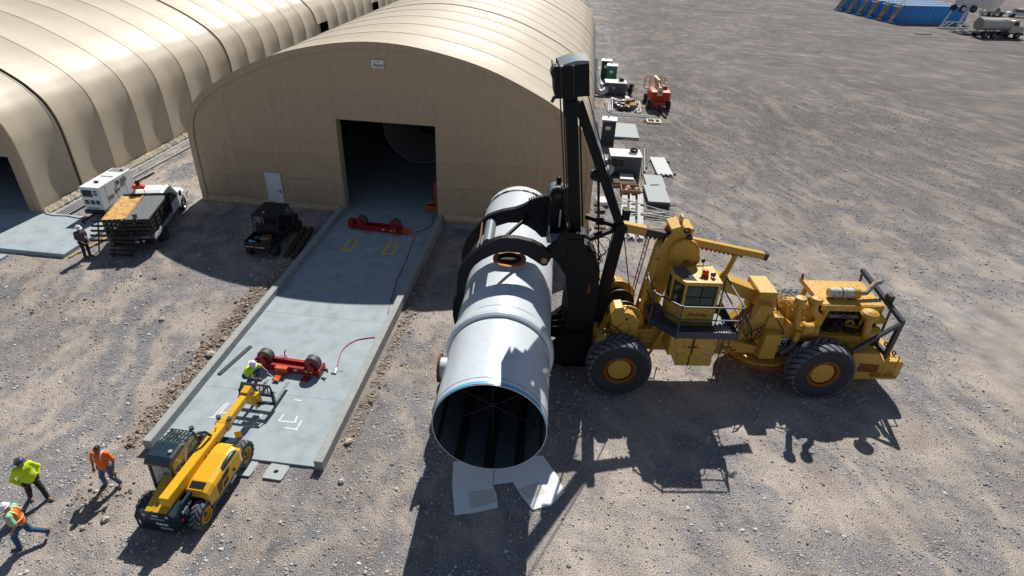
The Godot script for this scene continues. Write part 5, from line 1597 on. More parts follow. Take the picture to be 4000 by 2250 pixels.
	# tines under the load
	for z in [0.95, -0.95]:
		part(g, "fork_tine", plate([Vector2(-1.1, 0.55), Vector2(-2.0, 0.5), Vector2(-4.4, 0.95), Vector2(-5.9, 1.25), Vector2(-6.1, 1.5), Vector2(-5.8, 1.48), Vector2(-4.9, 1.29), Vector2(-4.4, 1.27), Vector2(-3.6, 1.28), Vector2(-2.6, 1.55), Vector2(-2.05, 2.1), Vector2(-1.1, 2.1)], z - 0.15, z + 0.15), B)
	part(g, "heel_plate", mb().span(Vector3(-2.15, 0.45, -1.1), Vector3(-1.0, 0.8, 1.1), 0.04), B)
	part(g, "heel_wing", plate([Vector2(-2.1, 0.5), Vector2(-2.6, 0.55), Vector2(-2.75, 0.8), Vector2(-2.3, 1.25), Vector2(-2.05, 1.3)], 0.6, 1.05), B)
	for y in [2.1, 2.4, 2.7]: part(g, "side_bracket", mb().beam(Vector3(-2.05, y, 0.5), Vector3(-2.55, y - 0.18, 0.35), 0.06, 0.06), B)

# ---------------------------------------------------------------- telehandler
func small_wheel(parent: Node3D, at: Vector3, R: float, W: float, side: float, lugs: int, rim: Material, tread: Material) -> void:
	# axle along local x
	var w := Node3D.new()
	w.name = "wheel"
	parent.add_child(w, true)
	w.position = at
	var X := Vector3(1, 0, 0)
	var h := W * 0.5
	part(w, "tyre", mb().lathe(Vector3.ZERO, X, [Vector2(R * 0.55, -h * 0.85), Vector2(R * 0.75, -h), Vector2(R * 0.9, -h * 0.93), Vector2(R * 0.96, -h * 0.7), Vector2(R * 0.96, h * 0.7), Vector2(R * 0.9, h * 0.93), Vector2(R * 0.75, h), Vector2(R * 0.55, h * 0.85)], 28), M.rubber)
	var b := mb()
	for k in lugs:
		for s in [-1.0, 1.0]:
			var a0: float = TAU * (k + (0.5 if s > 0 else 0.0)) / lugs
			var rows: Array = []
			for j in 3:
				var t := j / 2.0
				var a := a0 + t * 0.8 * TAU / lugs
				var dw: float = TAU / lugs * 0.28
				var x: float = s * h * lerpf(0.96, 0.05, t)
				var r1: float = R * (0.96 if j == 0 else 1.0)
				var row: Array = []
				for q in [[-dw, R * 0.9], [-dw * 0.8, r1], [dw * 0.8, r1], [dw, R * 0.9]]: row.append(Vector3(x, sin(a + q[0]) * q[1], cos(a + q[0]) * q[1]))
				rows.append(row)
			b.loft(rows)
	part(w, "tread", b, tread)
	part(w, "rim", mb().lathe(Vector3.ZERO, X * side, [Vector2(0, h * 0.35), Vector2(R * 0.2, h * 0.4), Vector2(R * 0.3, h * 0.3), Vector2(R * 0.46, h * 0.42), Vector2(R * 0.5, h * 0.88), Vector2(R * 0.57, h * 0.9), Vector2(R * 0.6, h * 0.75)], 24), rim)
	part(w, "hub", mb().cyl(X * side * h * 0.3, X * side * h * 0.62, R * 0.17, -1, 12), M.dark_grey)

func build_telehandler() -> void:
	var t := thing("telehandler", "yellow and dark blue telehandler with low boom and pallet forks at the ramp's lower end", "telehandler", Vector3(-5.52, 0.02, 20.2), deg_to_rad(-1.5))
	t.rotation.x = 0.03
	var Y := M.lift_yellow as StandardMaterial3D
	var D := M.lift_dark as StandardMaterial3D
	for z in [1.17, -1.2]:
		for s in [-1.0, 1.0]: small_wheel(t, Vector3(s * 0.86, 0.45, z), 0.45, 0.34, s, 15, M.rim_yellow, M.rubber_tread)
	part(t, "chassis", mb().span(Vector3(-0.62, 0.32, -1.55), Vector3(0.62, 0.78, 1.5), 0.04), D)
	for z in [1.17, -1.2]: part(t, "axle", mb().cyl(Vector3(-0.75, 0.45, z), Vector3(0.75, 0.45, z), 0.12, -1, 12), D)
	# rear counterweight with its printing
	var cw := Node3D.new()
	cw.name = "counterweight"
	t.add_child(cw)
	var pr := [Vector2(-0.72, 0.3), Vector2(0.42, 0.3), Vector2(0.5, 0.5), Vector2(0.46, 0.98), Vector2(0.34, 1.08), Vector2(-0.62, 1.08), Vector2(-0.72, 0.95)]
	part(cw, "block", mb().prism(pr, Vector3(0, 0, 1.25), Vector3.RIGHT, Vector3.UP, Vector3(0, 0, 0.52)), D)
	part(cw, "bumper", mb().tube([Vector3(-0.74, 1.0, 1.55), Vector3(-0.74, 0.9, 1.82), Vector3(-0.72, 0.34, 1.84), Vector3(0.4, 0.34, 1.84)], 0.035, 8), D)
	text(cw, "lettering", "GEHL", Vector3(0.08, 0.38, 1.775), Vector3.RIGHT, Vector3.UP, 0.09, M.white_print, "Droid Sans", true, 1.4)
	text(cw, "lettering", "Hertz", Vector3(-0.02, 0.58, 1.775), Vector3.RIGHT, Vector3.UP, 0.11, M.white_print, "Droid Sans", true)
	text(cw, "lettering", "Equipment Rental", Vector3(0.02, 0.53, 1.775), Vector3.RIGHT, Vector3.UP, 0.03, M.white_print)
	text(cw, "lettering", "800-555-2542", Vector3(-0.12, 0.78, 1.775), Vector3.RIGHT, Vector3.UP, 0.055, M.white_print)
	for x in [-0.5, 0.22]: part(cw, "tail_lamp", mb().span(Vector3(x - 0.04, 0.9, 1.77), Vector3(x + 0.04, 0.97, 1.785)), M.white_print)
	part(cw, "sticker", mb().span(Vector3(-0.24, 0.9, 1.77), Vector3(-0.06, 0.97, 1.782)), M.white_dull)
	part(cw, "side_plate", mb().prism([Vector2(0.7, 0.5), Vector2(1.75, 0.42), Vector2(1.75, 0.9), Vector2(1.4, 1.15), Vector2(0.8, 1.15)], Vector3(0.46, 0, 0), Vector3(0, 0, 1), Vector3.UP, Vector3(0.08, 0, 0)), D)
	text(cw, "lettering", "RS5-19", Vector3(0.545, 0.86, 1.3), Vector3(0, 0, -1), Vector3.UP, 0.11, M.white_print, "Droid Sans", true)
	part(cw, "red_lamp", mb().span(Vector3(0.545, 0.62, 1.55), Vector3(0.56, 0.68, 1.65)), M.red)
	# boom foot cover
	part(t, "boom_foot", mb().prism([Vector2(0.55, 1.0), Vector2(1.72, 0.98), Vector2(1.76, 1.1), Vector2(1.35, 1.22), Vector2(0.55, 1.42)], Vector3(-0.42, 0, 0), Vector3(0, 0, 1), Vector3.UP, Vector3(0.68, 0, 0)), Y)
	part(t, "boom_foot_rib", mb().beam(Vector3(-0.2, 1.1, 1.74), Vector3(-0.2, 1.32, 0.9), 0.05, 0.06), Y)
	# boom
	var bo := Node3D.new()
	bo.name = "boom"
	t.add_child(bo)
	var a := Vector3(0.16, 1.36, 1.6)
	var m := Vector3(0.14, 1.24, -1.75)
	var e := Vector3(0.12, 1.2, -3.05)
	part(bo, "outer_section", mb().beam(a, m, 0.3, 0.36, Vector3.UP, 0.02), Y)
	part(bo, "wear_collar", mb().beam(m + Vector3(0, 0, 0.22), m + Vector3(0, 0, -0.02), 0.34, 0.4, Vector3.UP, 0.01), Y)
	part(bo, "inner_section", mb().beam(m, e, 0.24, 0.28, Vector3.UP, 0.02), Y)
	for s in [-0.19, 0.19]:
		part(bo, "work_lamp", mb().cyl(m + Vector3(s, 0.2, 0.05), m + Vector3(s, 0.29, 0.05), 0.075, -1, 14), M.dark_grey)
		part(bo, "lamp_cable", mb().tube([m + Vector3(s, 0.2, 0.1), m + Vector3(s * 1.4, 0.08, 0.2), m + Vector3(s * 0.9, -0.02, 0.3)], 0.012), M.black)
	for k in 5: part(bo, "collar_bolt", mb().cyl(m + Vector3(-0.1 + 0.05 * k, 0.2, 0.1), m + Vector3(-0.1 + 0.05 * k, 0.212, 0.1), 0.012, -1, 6), M.dark_grey)
	text(bo, "lettering", "GEHL", Vector3(0.312, 1.17, -0.55), Vector3(0, 0.03, -1), Vector3.UP, 0.2, M.black_print, "Droid Sans", true, 1.3)
	for z in [-1.2, 1.1]: part(bo, "warning_mark", mb().box(Vector3(0.15, 1.5, z), Vector3(0.05, 0.006, 0.09)), M.black_print)
	# head and quick coupler
	var hd := Node3D.new()
	hd.name = "boom_head"
	t.add_child(hd)
	part(hd, "knuckle", mb().prism([Vector2(-3.0, 1.06), Vector2(-3.0, 1.42), Vector2(-3.32, 1.46), Vector2(-3.42, 1.1), Vector2(-3.5, 0.62), Vector2(-3.32, 0.5), Vector2(-3.12, 0.75)], Vector3(0.0, 0, 0), Vector3(0, 0, 1), Vector3.UP, Vector3(0.25, 0, 0)), Y)
	part(hd, "coupler", mb().prism([Vector2(-3.3, 1.0), Vector2(-3.62, 0.9), Vector2(-3.66, 0.35), Vector2(-3.45, 0.3)], Vector3(0.05, 0, 0), Vector3(0, 0, 1), Vector3.UP, Vector3(0.24, 0, 0)), Y)
	text(hd, "lettering", "DANGER", Vector3(0.256, 1.2, -3.22), Vector3(0, -0.3, -1), Vector3(0, 1, -0.3), 0.06, M.red, "Droid Sans", true)
	part(hd, "tilt_cylinder", mb().cyl(Vector3(0.3, 0.5, -3.2), Vector3(0.3, 0.38, -3.6), 0.05), M.chrome)
	part(hd, "pin", mb().cyl(Vector3(-0.15, 0.55, -3.42), Vector3(0.5, 0.55, -3.42), 0.06), D)
	# pallet fork carriage
	var fk := Node3D.new()
	fk.name = "fork_carriage"
	t.add_child(fk)
	for y in [0.2, 0.62]: part(fk, "cross_bar", mb().span(Vector3(-0.62, y, -3.78), Vector3(0.72, y + 0.1, -3.7)), D)
	part(fk, "top_bar", mb().span(Vector3(-0.5, 1.02, -3.84), Vector3(0.6, 1.08, -3.78)), D)
	for x in [-0.62, 0.66]: part(fk, "side_post", mb().span(Vector3(x, 0.16, -3.8), Vector3(x + 0.07, 0.74, -3.7)), D)
	for s in [[-0.6, -0.48], [0.7, 0.58]]: part(fk, "corner_bar", mb().beam(Vector3(s[0], 0.72, -3.76), Vector3(s[1], 1.06, -3.82), 0.05, 0.05), D)
	for k in 7: part(fk, "grille_bar", mb().beam(Vector3(-0.45 + 0.16 * k, 0.7, -3.76), Vector3(-0.45 + 0.16 * k, 1.05, -3.82), 0.03, 0.03), D)
	for x in [-0.22, 0.62]:
		var f := Node3D.new()
		f.name = "fork"
		fk.add_child(f, true)
		part(f, "shank", mb().span(Vector3(x - 0.06, 0.17, -3.85), Vector3(x + 0.06, 0.78, -3.8), 0.008), D)
		part(f, "blade", mb().prism([Vector2(-3.8, 0.17), Vector2(-3.8, 0.225), Vector2(-4.98, 0.215), Vector2(-5.0, 0.2)], Vector3(x - 0.06, 0, 0), Vector3(0, 0, 1), Vector3.UP, Vector3(0.12, 0, 0)), M.steel)
	# engine hood
	var ho := Node3D.new()
	ho.name = "engine_hood"
	t.add_child(ho)
	var rings: Array = []
	for s in [[0.98, 0.62, 0.98, 0.34, 0.98], [0.9, 0.56, 1.16, 0.31, 1.04], [0.6, 0.52, 1.24, 0.3, 1.07], [-0.45, 0.52, 1.28, 0.3, 1.07], [-0.8, 0.52, 1.24, 0.3, 1.06], [-0.98, 0.58, 1.12, 0.32, 1.0]]:
		var z: float = s[0]; var lo: float = s[1]; var hi: float = s[2]; var x0: float = s[3]; var x1: float = s[4]
		rings.append([Vector3(x0, lo, z), Vector3(x0, hi - 0.06, z), Vector3(x0 + 0.06, hi, z), Vector3(x1 - 0.2, hi, z), Vector3(x1 - 0.06, hi - 0.07, z), Vector3(x1, hi - 0.18, z), Vector3(x1, lo, z)])
	part(ho, "shell", mb().loft(rings), Y)
	part(ho, "sill", mb().span(Vector3(0.34, 0.42, -1.0), Vector3(1.08, 0.56, 0.95), 0.03), D)
	part(ho, "rear_window", mb().prism([Vector2(0.38, 0.7), Vector2(0.96, 0.72), Vector2(0.9, 0.94), Vector2(0.42, 0.94)], Vector3(0, 0, 0.975), Vector3.RIGHT, Vector3.UP, Vector3(0, 0, 0.02)), M.black)
	part(ho, "top_grille", mb().box(Vector3(0.64, 1.215, 0.74), Vector3(0.46, 0.02, 0.2), 0.0, Basis(Vector3.RIGHT, 0.28)), M.black)
	for q in [[0.55, 0.3, 0.78, 1.0], [0.25, -0.12, 0.86, 1.08], [0.55, 0.36, 0.6, 0.76], [0.28, 0.0, 0.6, 0.8]]:
		part(ho, "side_grille", mb().prism([Vector2(q[0], q[2]), Vector2(q[1], q[2] + 0.03), Vector2(q[1] - 0.06, q[3]), Vector2(q[0] - 0.05, q[3] - 0.03)], Vector3(1.068, 0, 0), Vector3(0, 0, 1), Vector3.UP, Vector3(0.012, 0, 0)), M.black)
	part(ho, "fuel_cap", mb().cyl(Vector3(1.06, 0.72, -0.35), Vector3(1.1, 0.72, -0.35), 0.06, -1, 14), M.black)
	part(ho, "exhaust_shroud", mb().tube([Vector3(0.98, 1.14, 0.05), Vector3(0.99, 1.2, -0.2), Vector3(0.99, 1.2, -0.55), Vector3(0.97, 1.1, -0.72)], 0.075, 12), D)
	text(ho, "lettering", "GEHL", Vector3(1.085, 0.44, -0.2), Vector3(0, 0, -1), Vector3.UP, 0.1, M.white_print, "Droid Sans", true)
	part(t, "mirror", mb().box(Vector3(0.9, 1.38, -1.2), Vector3(0.2, 0.26, 0.03), 0.01, Basis(Vector3.UP, 0.5)), Y)
	part(t, "mirror_arm", mb().tube([Vector3(0.4, 0.95, -1.05), Vector3(0.8, 1.0, -1.2), Vector3(0.9, 1.25, -1.2)], 0.02), D)
	part(t, "front_fender", mb().span(Vector3(0.3, 0.75, -1.3), Vector3(0.72, 0.9, -0.9), 0.02), D)
	# cab
	var cb := Node3D.new()
	cb.name = "cab"
	t.add_child(cb)
	var x0 := -0.84
	var x1 := 0.0 - 0.06
	part(cb, "floor_tub", mb().prism([Vector2(0.78, 0.62), Vector2(0.6, 0.45), Vector2(-0.75, 0.45), Vector2(-0.8, 0.85), Vector2(0.78, 0.85)], Vector3(x0, 0, 0), Vector3(0, 0, 1), Vector3.UP, Vector3(x1 - x0, 0, 0)), D)
	for p in [[x0, 0.76, 0.82, 0.66], [x1 - 0.06, 0.76, 0.82, 0.66], [x0, -0.72, 0.82, -0.52], [x1 - 0.06, -0.72, 0.82, -0.52]]:
		part(cb, "post", mb().beam(Vector3(p[0] + 0.03, p[2], p[1]), Vector3(p[0] + 0.03, 2.0, p[3]), 0.06, 0.07), D)
	var roof: Array = []
	for s in [[0.78, 1.86, 1.92], [0.74, 1.84, 2.02], [0.6, 1.9, 2.1], [0.1, 1.98, 2.12], [0.02, 1.98, 2.1]]:
		roof.append([Vector3(x0 - 0.03, s[1], s[0]), Vector3(x0 - 0.02, s[2] - 0.02, s[0]), Vector3(x0 + 0.06, s[2], s[0]), Vector3(x1 - 0.06, s[2], s[0]), Vector3(x1 + 0.02, s[2] - 0.02, s[0]), Vector3(x1 + 0.03, s[1], s[0])])
	part(cb, "roof", mb().loft(roof), D)
	part(cb, "beacon_cap", mb().cyl(Vector3(x1 - 0.14, 2.1, 0.4), Vector3(x1 - 0.14, 2.16, 0.4), 0.06, -1, 14), M.galvanized)
	for k in 7: part(cb, "roof_guard_bar", mb().beam(Vector3(x0 + 0.07 + 0.114 * k, 2.1, 0.05), Vector3(x0 + 0.07 + 0.114 * k, 1.98, -0.56), 0.03, 0.03), D)
	for z in [-0.16, -0.36, -0.56]: part(cb, "roof_guard_bar", mb().beam(Vector3(x0, 2.06 + (z + 0.16) * 0.2, z), Vector3(x1, 2.06 + (z + 0.16) * 0.2, z), 0.025, 0.025), D)
	part(cb, "roof_glass", mb().prism([Vector2(0.02, 2.04), Vector2(0.02, 2.048), Vector2(-0.55, 1.938), Vector2(-0.55, 1.93)], Vector3(x0 + 0.02, 0, 0), Vector3(0, 0, 1), Vector3.UP, Vector3(x1 - x0 - 0.04, 0, 0)), M.clear_glass)
	part(cb, "rear_window", mb().prism([Vector2(0.745, 0.88), Vector2(0.755, 0.88), Vector2(0.675, 1.84), Vector2(0.665, 1.84)], Vector3(x0 + 0.07, 0, 0), Vector3(0, 0, 1), Vector3.UP, Vector3(x1 - x0 - 0.14, 0, 0)), M.clear_glass)
	part(cb, "side_window", mb().prism([Vector2(0.7, 0.9), Vector2(-0.68, 0.9), Vector2(-0.5, 1.95), Vector2(0.63, 1.95)], Vector3(x1 - 0.02, 0, 0), Vector3(0, 0, 1), Vector3.UP, Vector3(0.008, 0, 0)), M.clear_glass)
	part(cb, "side_window", mb().prism([Vector2(0.7, 0.9), Vector2(-0.68, 0.9), Vector2(-0.5, 1.95), Vector2(0.63, 1.95)], Vector3(x0 + 0.012, 0, 0), Vector3(0, 0, 1), Vector3.UP, Vector3(0.008, 0, 0)), M.clear_glass)
	part(cb, "seat", mb().box(Vector3(-0.45, 0.92, 0.25), Vector3(0.45, 0.12, 0.42), 0.03), M.black)
	part(cb, "seat_back", mb().box(Vector3(-0.45, 1.2, 0.48), Vector3(0.44, 0.55, 0.1), 0.03), M.black)
	part(cb, "dash", mb().box(Vector3(-0.45, 1.0, -0.5), Vector3(0.6, 0.35, 0.2), 0.03), M.black)
	part(cb, "steering_wheel", mb().torus(Vector3(-0.45, 1.25, -0.28), Vector3(0, 0.6, 1), 0.17, 0.018, 20, 6), M.black)
	part(cb, "wiper", mb().beam(Vector3(-0.6, 2.09, -0.02), Vector3(-0.42, 2.0, -0.5), 0.02, 0.03), M.black)
	part(cb, "front_lamp", mb().cyl(Vector3(x1 - 0.1, 2.04, -0.6), Vector3(x1 - 0.1, 2.14, -0.6), 0.075, -1, 14), M.dark_grey)
	part(cb, "front_lamp", mb().tube([Vector3(x1 + 0.05, 1.9, -0.6), Vector3(x1 + 0.2, 1.8, -0.75), Vector3(x1 + 0.22, 1.5, -0.9)], 0.05, 8), D)

# ---------------------------------------------------------------- left yard: stake truck, generator, utility vehicle
func plain_wheel(parent: Node3D, at: Vector3, R: float, W: float, side: float, rim: Material) -> void:
	var w := Node3D.new()
	w.name = "wheel"
	parent.add_child(w, true)
	w.position = at
	var h := W * 0.5
	var X := Vector3(1, 0, 0)
	part(w, "tyre", mb().lathe(Vector3.ZERO, X, [Vector2(R * 0.6, -h * 0.9), Vector2(R * 0.8, -h), Vector2(R * 0.97, -h * 0.8), Vector2(R, -h * 0.3), Vector2(R, h * 0.3), Vector2(R * 0.97, h * 0.8), Vector2(R * 0.8, h), Vector2(R * 0.6, h * 0.9)], 26), M.rubber)
	part(w, "rim", mb().lathe(Vector3.ZERO, X * side, [Vector2(0, h * 0.7), Vector2(R * 0.2, h * 0.7), Vector2(R * 0.28, h * 0.4), Vector2(R * 0.5, h * 0.5), Vector2(R * 0.6, h * 0.92)], 20), rim)

func build_left_yard() -> void:
	# ---- stake-bed truck; local -z is its front
	var t := thing("stake_truck", "white pickup truck with tall black stake bed parked between the two hangars", "truck", gp(-17.15, 5.55), deg_to_rad(16.5))
	var B := M.black as StandardMaterial3D
	for p in [[1.0, 0.0], [-1.0, 0.0], [0.92, -3.95], [-0.92, -3.95]]: plain_wheel(t, Vector3(p[0], 0.4, p[1]), 0.41, 0.28 if p[1] < -1 else 0.36, signf(p[0]), M.steel if p[1] < -1 else M.dark_grey)
	for s in [-0.42, 0.42]: part(t, "frame_rail", mb().span(Vector3(s - 0.05, 0.5, -4.4), Vector3(s + 0.05, 0.68, 1.3)), B)
	part(t, "rear_axle", mb().cyl(Vector3(-0.9, 0.4, 0), Vector3(0.9, 0.4, 0), 0.09), B)
	# cab
	var cab := Node3D.new()
	cab.name = "cab"
	t.add_child(cab)
	var rings: Array = []
	for s in [[-2.05, 0.55, 1.1, 1.88, 0.96, 0.72], [-2.3, 0.55, 1.12, 1.95, 0.98, 0.74], [-3.0, 0.55, 1.14, 1.95, 0.98, 0.74], [-3.3, 0.55, 1.14, 1.86, 0.98, 0.72], [-3.72, 0.55, 1.14, 1.25, 0.98, 0.86]]:
		var z: float = s[0]
		rings.append([Vector3(-s[4], s[1], z), Vector3(-s[4], s[2], z), Vector3(-s[5], s[3] - 0.05, z), Vector3(-s[5] + 0.08, s[3], z), Vector3(s[5] - 0.08, s[3], z), Vector3(s[5], s[3] - 0.05, z), Vector3(s[4], s[2], z), Vector3(s[4], s[1], z)])
	part(cab, "body", mb().loft(rings), M.white_paint)
	var hood: Array = []
	for s in [[-3.7, 0.5, 1.16, 0.98, 0.9], [-4.3, 0.5, 1.15, 0.97, 0.86], [-4.75, 0.5, 1.08, 0.95, 0.8], [-4.9, 0.55, 0.95, 0.9, 0.75]]:
		var z: float = s[0]
		hood.append([Vector3(-s[3], s[1], z), Vector3(-s[3], s[2] - 0.15, z), Vector3(-s[4], s[2], z), Vector3(0, s[2] + 0.06, z), Vector3(s[4], s[2], z), Vector3(s[3], s[2] - 0.15, z), Vector3(s[3], s[1], z)])
	part(cab, "hood", mb().loft(hood), M.white_paint)
	part(cab, "windscreen", mb().prism([Vector2(-3.34, 1.82), Vector2(-3.36, 1.84), Vector2(-3.76, 1.3), Vector2(-3.72, 1.28)], Vector3(-0.7, 0, 0), Vector3(0, 0, 1), Vector3.UP, Vector3(1.4, 0, 0)), M.dark_glass)
	for s in [-1.0, 1.0]:
		part(cab, "side_window", mb().flat4(Vector3(s * 0.985, 1.16, -2.2), Vector3(s * 0.985, 1.16, -3.6), Vector3(s * 0.765, 1.84, -3.28), Vector3(s * 0.765, 1.86, -2.2), Vector3.ZERO), M.dark_glass)
		part(cab, "mirror", mb().box(Vector3(s * 1.16, 1.3, -3.35), Vector3(0.12, 0.28, 0.16), 0.03), B)
		part(cab, "fender", mb().torus(Vector3(s * 0.93, 0.42, -3.95), Vector3(1, 0, 0), 0.5, 0.07, 14, 6, 0.0, PI), M.white_paint)
		part(cab, "door_line", mb().span(Vector3(s * 0.982, 0.62, -3.68), Vector3(s * 0.99, 1.1, -3.66)), M.dark_grey)
	part(cab, "front_bumper", mb().span(Vector3(-0.95, 0.42, -5.02), Vector3(0.95, 0.68, -4.88), 0.03), M.chrome)
	for x in [-0.5, 0.5]: part(cab, "roof_marker", mb().box(Vector3(x, 1.96, -3.1), Vector3(0.1, 0.04, 0.06)), M.amber)
	# stake bed
	var bd := Node3D.new()
	bd.name = "stake_bed"
	t.add_child(bd)
	part(bd, "deck", mb().span(Vector3(-1.1, 0.78, -1.75), Vector3(1.1, 0.92, 1.35), 0.01), M.plywood_dark)
	part(bd, "deck_rim", mb().span(Vector3(1.1, 0.72, -1.75), Vector3(1.14, 0.9, 1.36)).span(Vector3(-1.14, 0.72, -1.75), Vector3(-1.1, 0.9, 1.36)), M.galvanized)
	for x in [-1.1, 1.1]:
		for k in 5: part(bd, "stake", mb().span(Vector3(x - 0.025, 0.92, -1.7 + 0.74 * k), Vector3(x + 0.025, 1.84, -1.64 + 0.74 * k)), B)
		for y in [1.05, 1.28, 1.5, 1.72]: part(bd, "slat", mb().span(Vector3(x * 0.975 - 0.015, y, -1.75), Vector3(x * 0.975 + 0.015, y + 0.13, 1.34)), B)
	part(bd, "head_board", mb().span(Vector3(-1.12, 0.92, -1.82), Vector3(1.12, 1.95, -1.76)), B)
	part(bd, "head_rail", mb().span(Vector3(-1.16, 1.78, -1.9), Vector3(1.16, 1.95, -1.83)), B)
	for y in [1.05, 1.28, 1.5, 1.7]: part(bd, "tail_slat", mb().span(Vector3(-1.1, y, 1.3), Vector3(1.1, y + 0.12, 1.335)), B)
	for x in [-0.9, -0.3, 0.35, 0.95]: part(bd, "tail_stake", mb().span(Vector3(x, 0.7, 1.335), Vector3(x + 0.06, 1.84, 1.38)), B)
	part(bd, "cover_board", mb().span(Vector3(-0.05, 1.85, -1.7), Vector3(1.05, 1.88, 1.32)), M.plywood_dark)
	part(bd, "tail_lamp", mb().cyl(Vector3(0.55, 0.66, 1.36), Vector3(0.55, 0.66, 1.4), 0.06, -1, 12), M.white_dull)
	part(bd, "licence_plate", mb().span(Vector3(0.05, 0.52, 1.36), Vector3(0.32, 0.66, 1.37)), M.white_dull)
	part(bd, "bumper_step", mb().span(Vector3(-0.9, 0.45, 1.2), Vector3(0.9, 0.55, 1.42)), B)
	var ply := thing("plywood_sheet", "yellow plywood sheet lying on top of the truck's stake bed", "plywood", t.position, t.rotation.y)
	part(ply, "board", mb().box(Vector3(-0.62, 1.885, -0.2), Vector3(1.12, 0.03, 2.95), 0.0, Basis(Vector3.UP, 0.02)), M.plywood)
	for s in [-1.14, -0.1]: part(ply, "batten", mb().box(Vector3(s, 1.91, -0.2), Vector3(0.04, 0.045, 2.95), 0.0, Basis(Vector3.UP, 0.02)), M.plywood)
	var vise := thing("bench_vise", "small dark bench vise clamped to the rear edge of the truck's top board", "vise", t.position, t.rotation.y)
	part(vise, "body", mb().box(Vector3(0.42, 1.98, 1.18), Vector3(0.14, 0.2, 0.2), 0.02), M.rail_blue)
	part(vise, "jaw", mb().box(Vector3(0.42, 2.08, 1.28), Vector3(0.2, 0.08, 0.12), 0.01), M.rail_blue)
	part(vise, "handle", mb().cyl(Vector3(0.3, 1.98, 1.36), Vector3(0.56, 1.98, 1.36), 0.015), M.steel)
	var gn := thing("air_compressor", "orange and black portable machine standing on a rack behind the truck cab", "compressor", t.position, t.rotation.y)
	part(gn, "tank", mb().box(Vector3(-0.35, 2.3, -2.0), Vector3(0.62, 0.2, 0.34), 0.05), M.orange_paint)
	part(gn, "motor", mb().cyl(Vector3(-0.35, 2.4, -2.0), Vector3(-0.35, 2.58, -2.0), 0.1, -1, 12).box(Vector3(-0.3, 2.62, -2.0), Vector3(0.3, 0.06, 0.06)), B)
	for x in [-0.6, -0.1]: part(gn, "leg", mb().cyl(Vector3(x, 1.93, -1.95), Vector3(x, 2.22, -1.95), 0.015, -1, 6), M.dark_grey)
	# loose stake panels leaning behind the truck
	for k in 2:
		var r := thing("loose_fence", ["wide black slatted fence section leaning on the truck's tail", "narrow black slatted fence section standing on the ground behind the truck"][k], "fence", gp(-17.9, 6.9) if k == 0 else gp(-17.1, 7.45), deg_to_rad(9.0 if k == 0 else 5.0), "loose stake panels")
		var wd := 2.15 if k == 0 else 1.25
		var n := 5 if k == 0 else 5
		var y0 := 0.5 if k == 0 else 0.05
		for j in n: part(r, "slat", mb().box(Vector3(0.05 * j, y0 + 0.12 + 0.235 * j * (1.0 if k == 0 else 0.85), -0.08 * j), Vector3(wd, 0.12, 0.03)), B)
		for x in [-0.36, 0.32]: part(r, "stake", mb().beam(Vector3(wd * x, -0.0, 0.06), Vector3(wd * x + 0.22, y0 + 1.25, -0.42), 0.07, 0.04), B)
	# ---- generator on a skid trailer
	var g := thing("generator", "tall white box generator on a trailer beside the far hangar wall", "generator", gp(-21.25, 2.2), deg_to_rad(3.0))
	part(g, "enclosure", mb().span(Vector3(-0.55, 0.62, -1.5), Vector3(0.55, 1.96, 1.5), 0.02), M.white_paint)
	part(g, "base_skid", mb().span(Vector3(-0.6, 0.38, -1.6), Vector3(0.6, 0.61, 1.6), 0.02), B)
	part(g, "roof_grille", mb().span(Vector3(-0.42, 1.96, -1.42), Vector3(0.42, 1.975, -0.95)), M.grey)
	part(g, "roof_grille", mb().span(Vector3(-0.35, 1.96, -0.25), Vector3(0.35, 1.972, -0.12)), M.grey)
	part(g, "exhaust_cap", mb().cyl(Vector3(0.25, 1.97, -1.15), Vector3(0.25, 2.02, -1.15), 0.09), B)
	part(g, "roof_hatch", mb().cyl(Vector3(0.0, 1.96, 0.75), Vector3(0.0, 2.02, 0.75), 0.09).box(Vector3(0, 2.03, 0.75), Vector3(0.26, 0.03, 0.12)), B)
	for z in [-0.75, 0.1, 0.95]: part(g, "door_seam", mb().span(Vector3(0.55, 0.68, z), Vector3(0.555, 1.9, z + 0.015)), M.grey)
	for q in [[0.45, 0.95, 1.0, 1.22], [-0.75, -0.3, 1.3, 1.5], [-0.15, 0.02, 1.2, 1.32], [0.1, 0.28, 1.15, 1.27]]: part(g, "side_louver", mb().span(Vector3(0.55, q[2], q[0]), Vector3(0.558, q[3], q[1])), M.grey if q[0] < -0.5 or q[0] > 0.4 else B)
	part(g, "control_window", mb().span(Vector3(-0.45, 1.4, 1.5), Vector3(0.12, 1.8, 1.515)), B)
	for q in [[0.2, 0.42, 1.68, 1.78], [0.2, 0.42, 1.5, 1.62], [-0.45, -0.2, 0.95, 1.2], [-0.12, 0.13, 0.95, 1.2], [0.2, 0.42, 0.95, 1.2]]: part(g, "end_louver", mb().span(Vector3(q[0], q[2], 1.5), Vector3(q[1], q[3], 1.512)), M.dark_grey)
	text(g, "lettering", "United", Vector3(0.56, 1.72, -0.65), Vector3(0, 0, -1), Vector3.UP, 0.12, M.dark_print, "Droid Sans", true)
	text(g, "lettering", "Rentals", Vector3(0.56, 1.58, -0.68), Vector3(0, 0, -1), Vector3.UP, 0.12, M.dark_print, "Droid Sans", true)
	part(g, "emblem", mb().torus(Vector3(0.556, 1.67, -0.12), Vector3(1, 0, 0), 0.1, 0.04, 20, 6), M.dark_print)
	text(g, "lettering", "877-707-8600", Vector3(-0.05, 0.72, 1.512), Vector3.RIGHT, Vector3.UP, 0.08, M.dark_print)
	for z in [-0.35, 0.35]:
		for s in [-0.66, 0.66]: plain_wheel(g, Vector3(s, 0.3, z), 0.3, 0.18, signf(s), M.dark_grey)
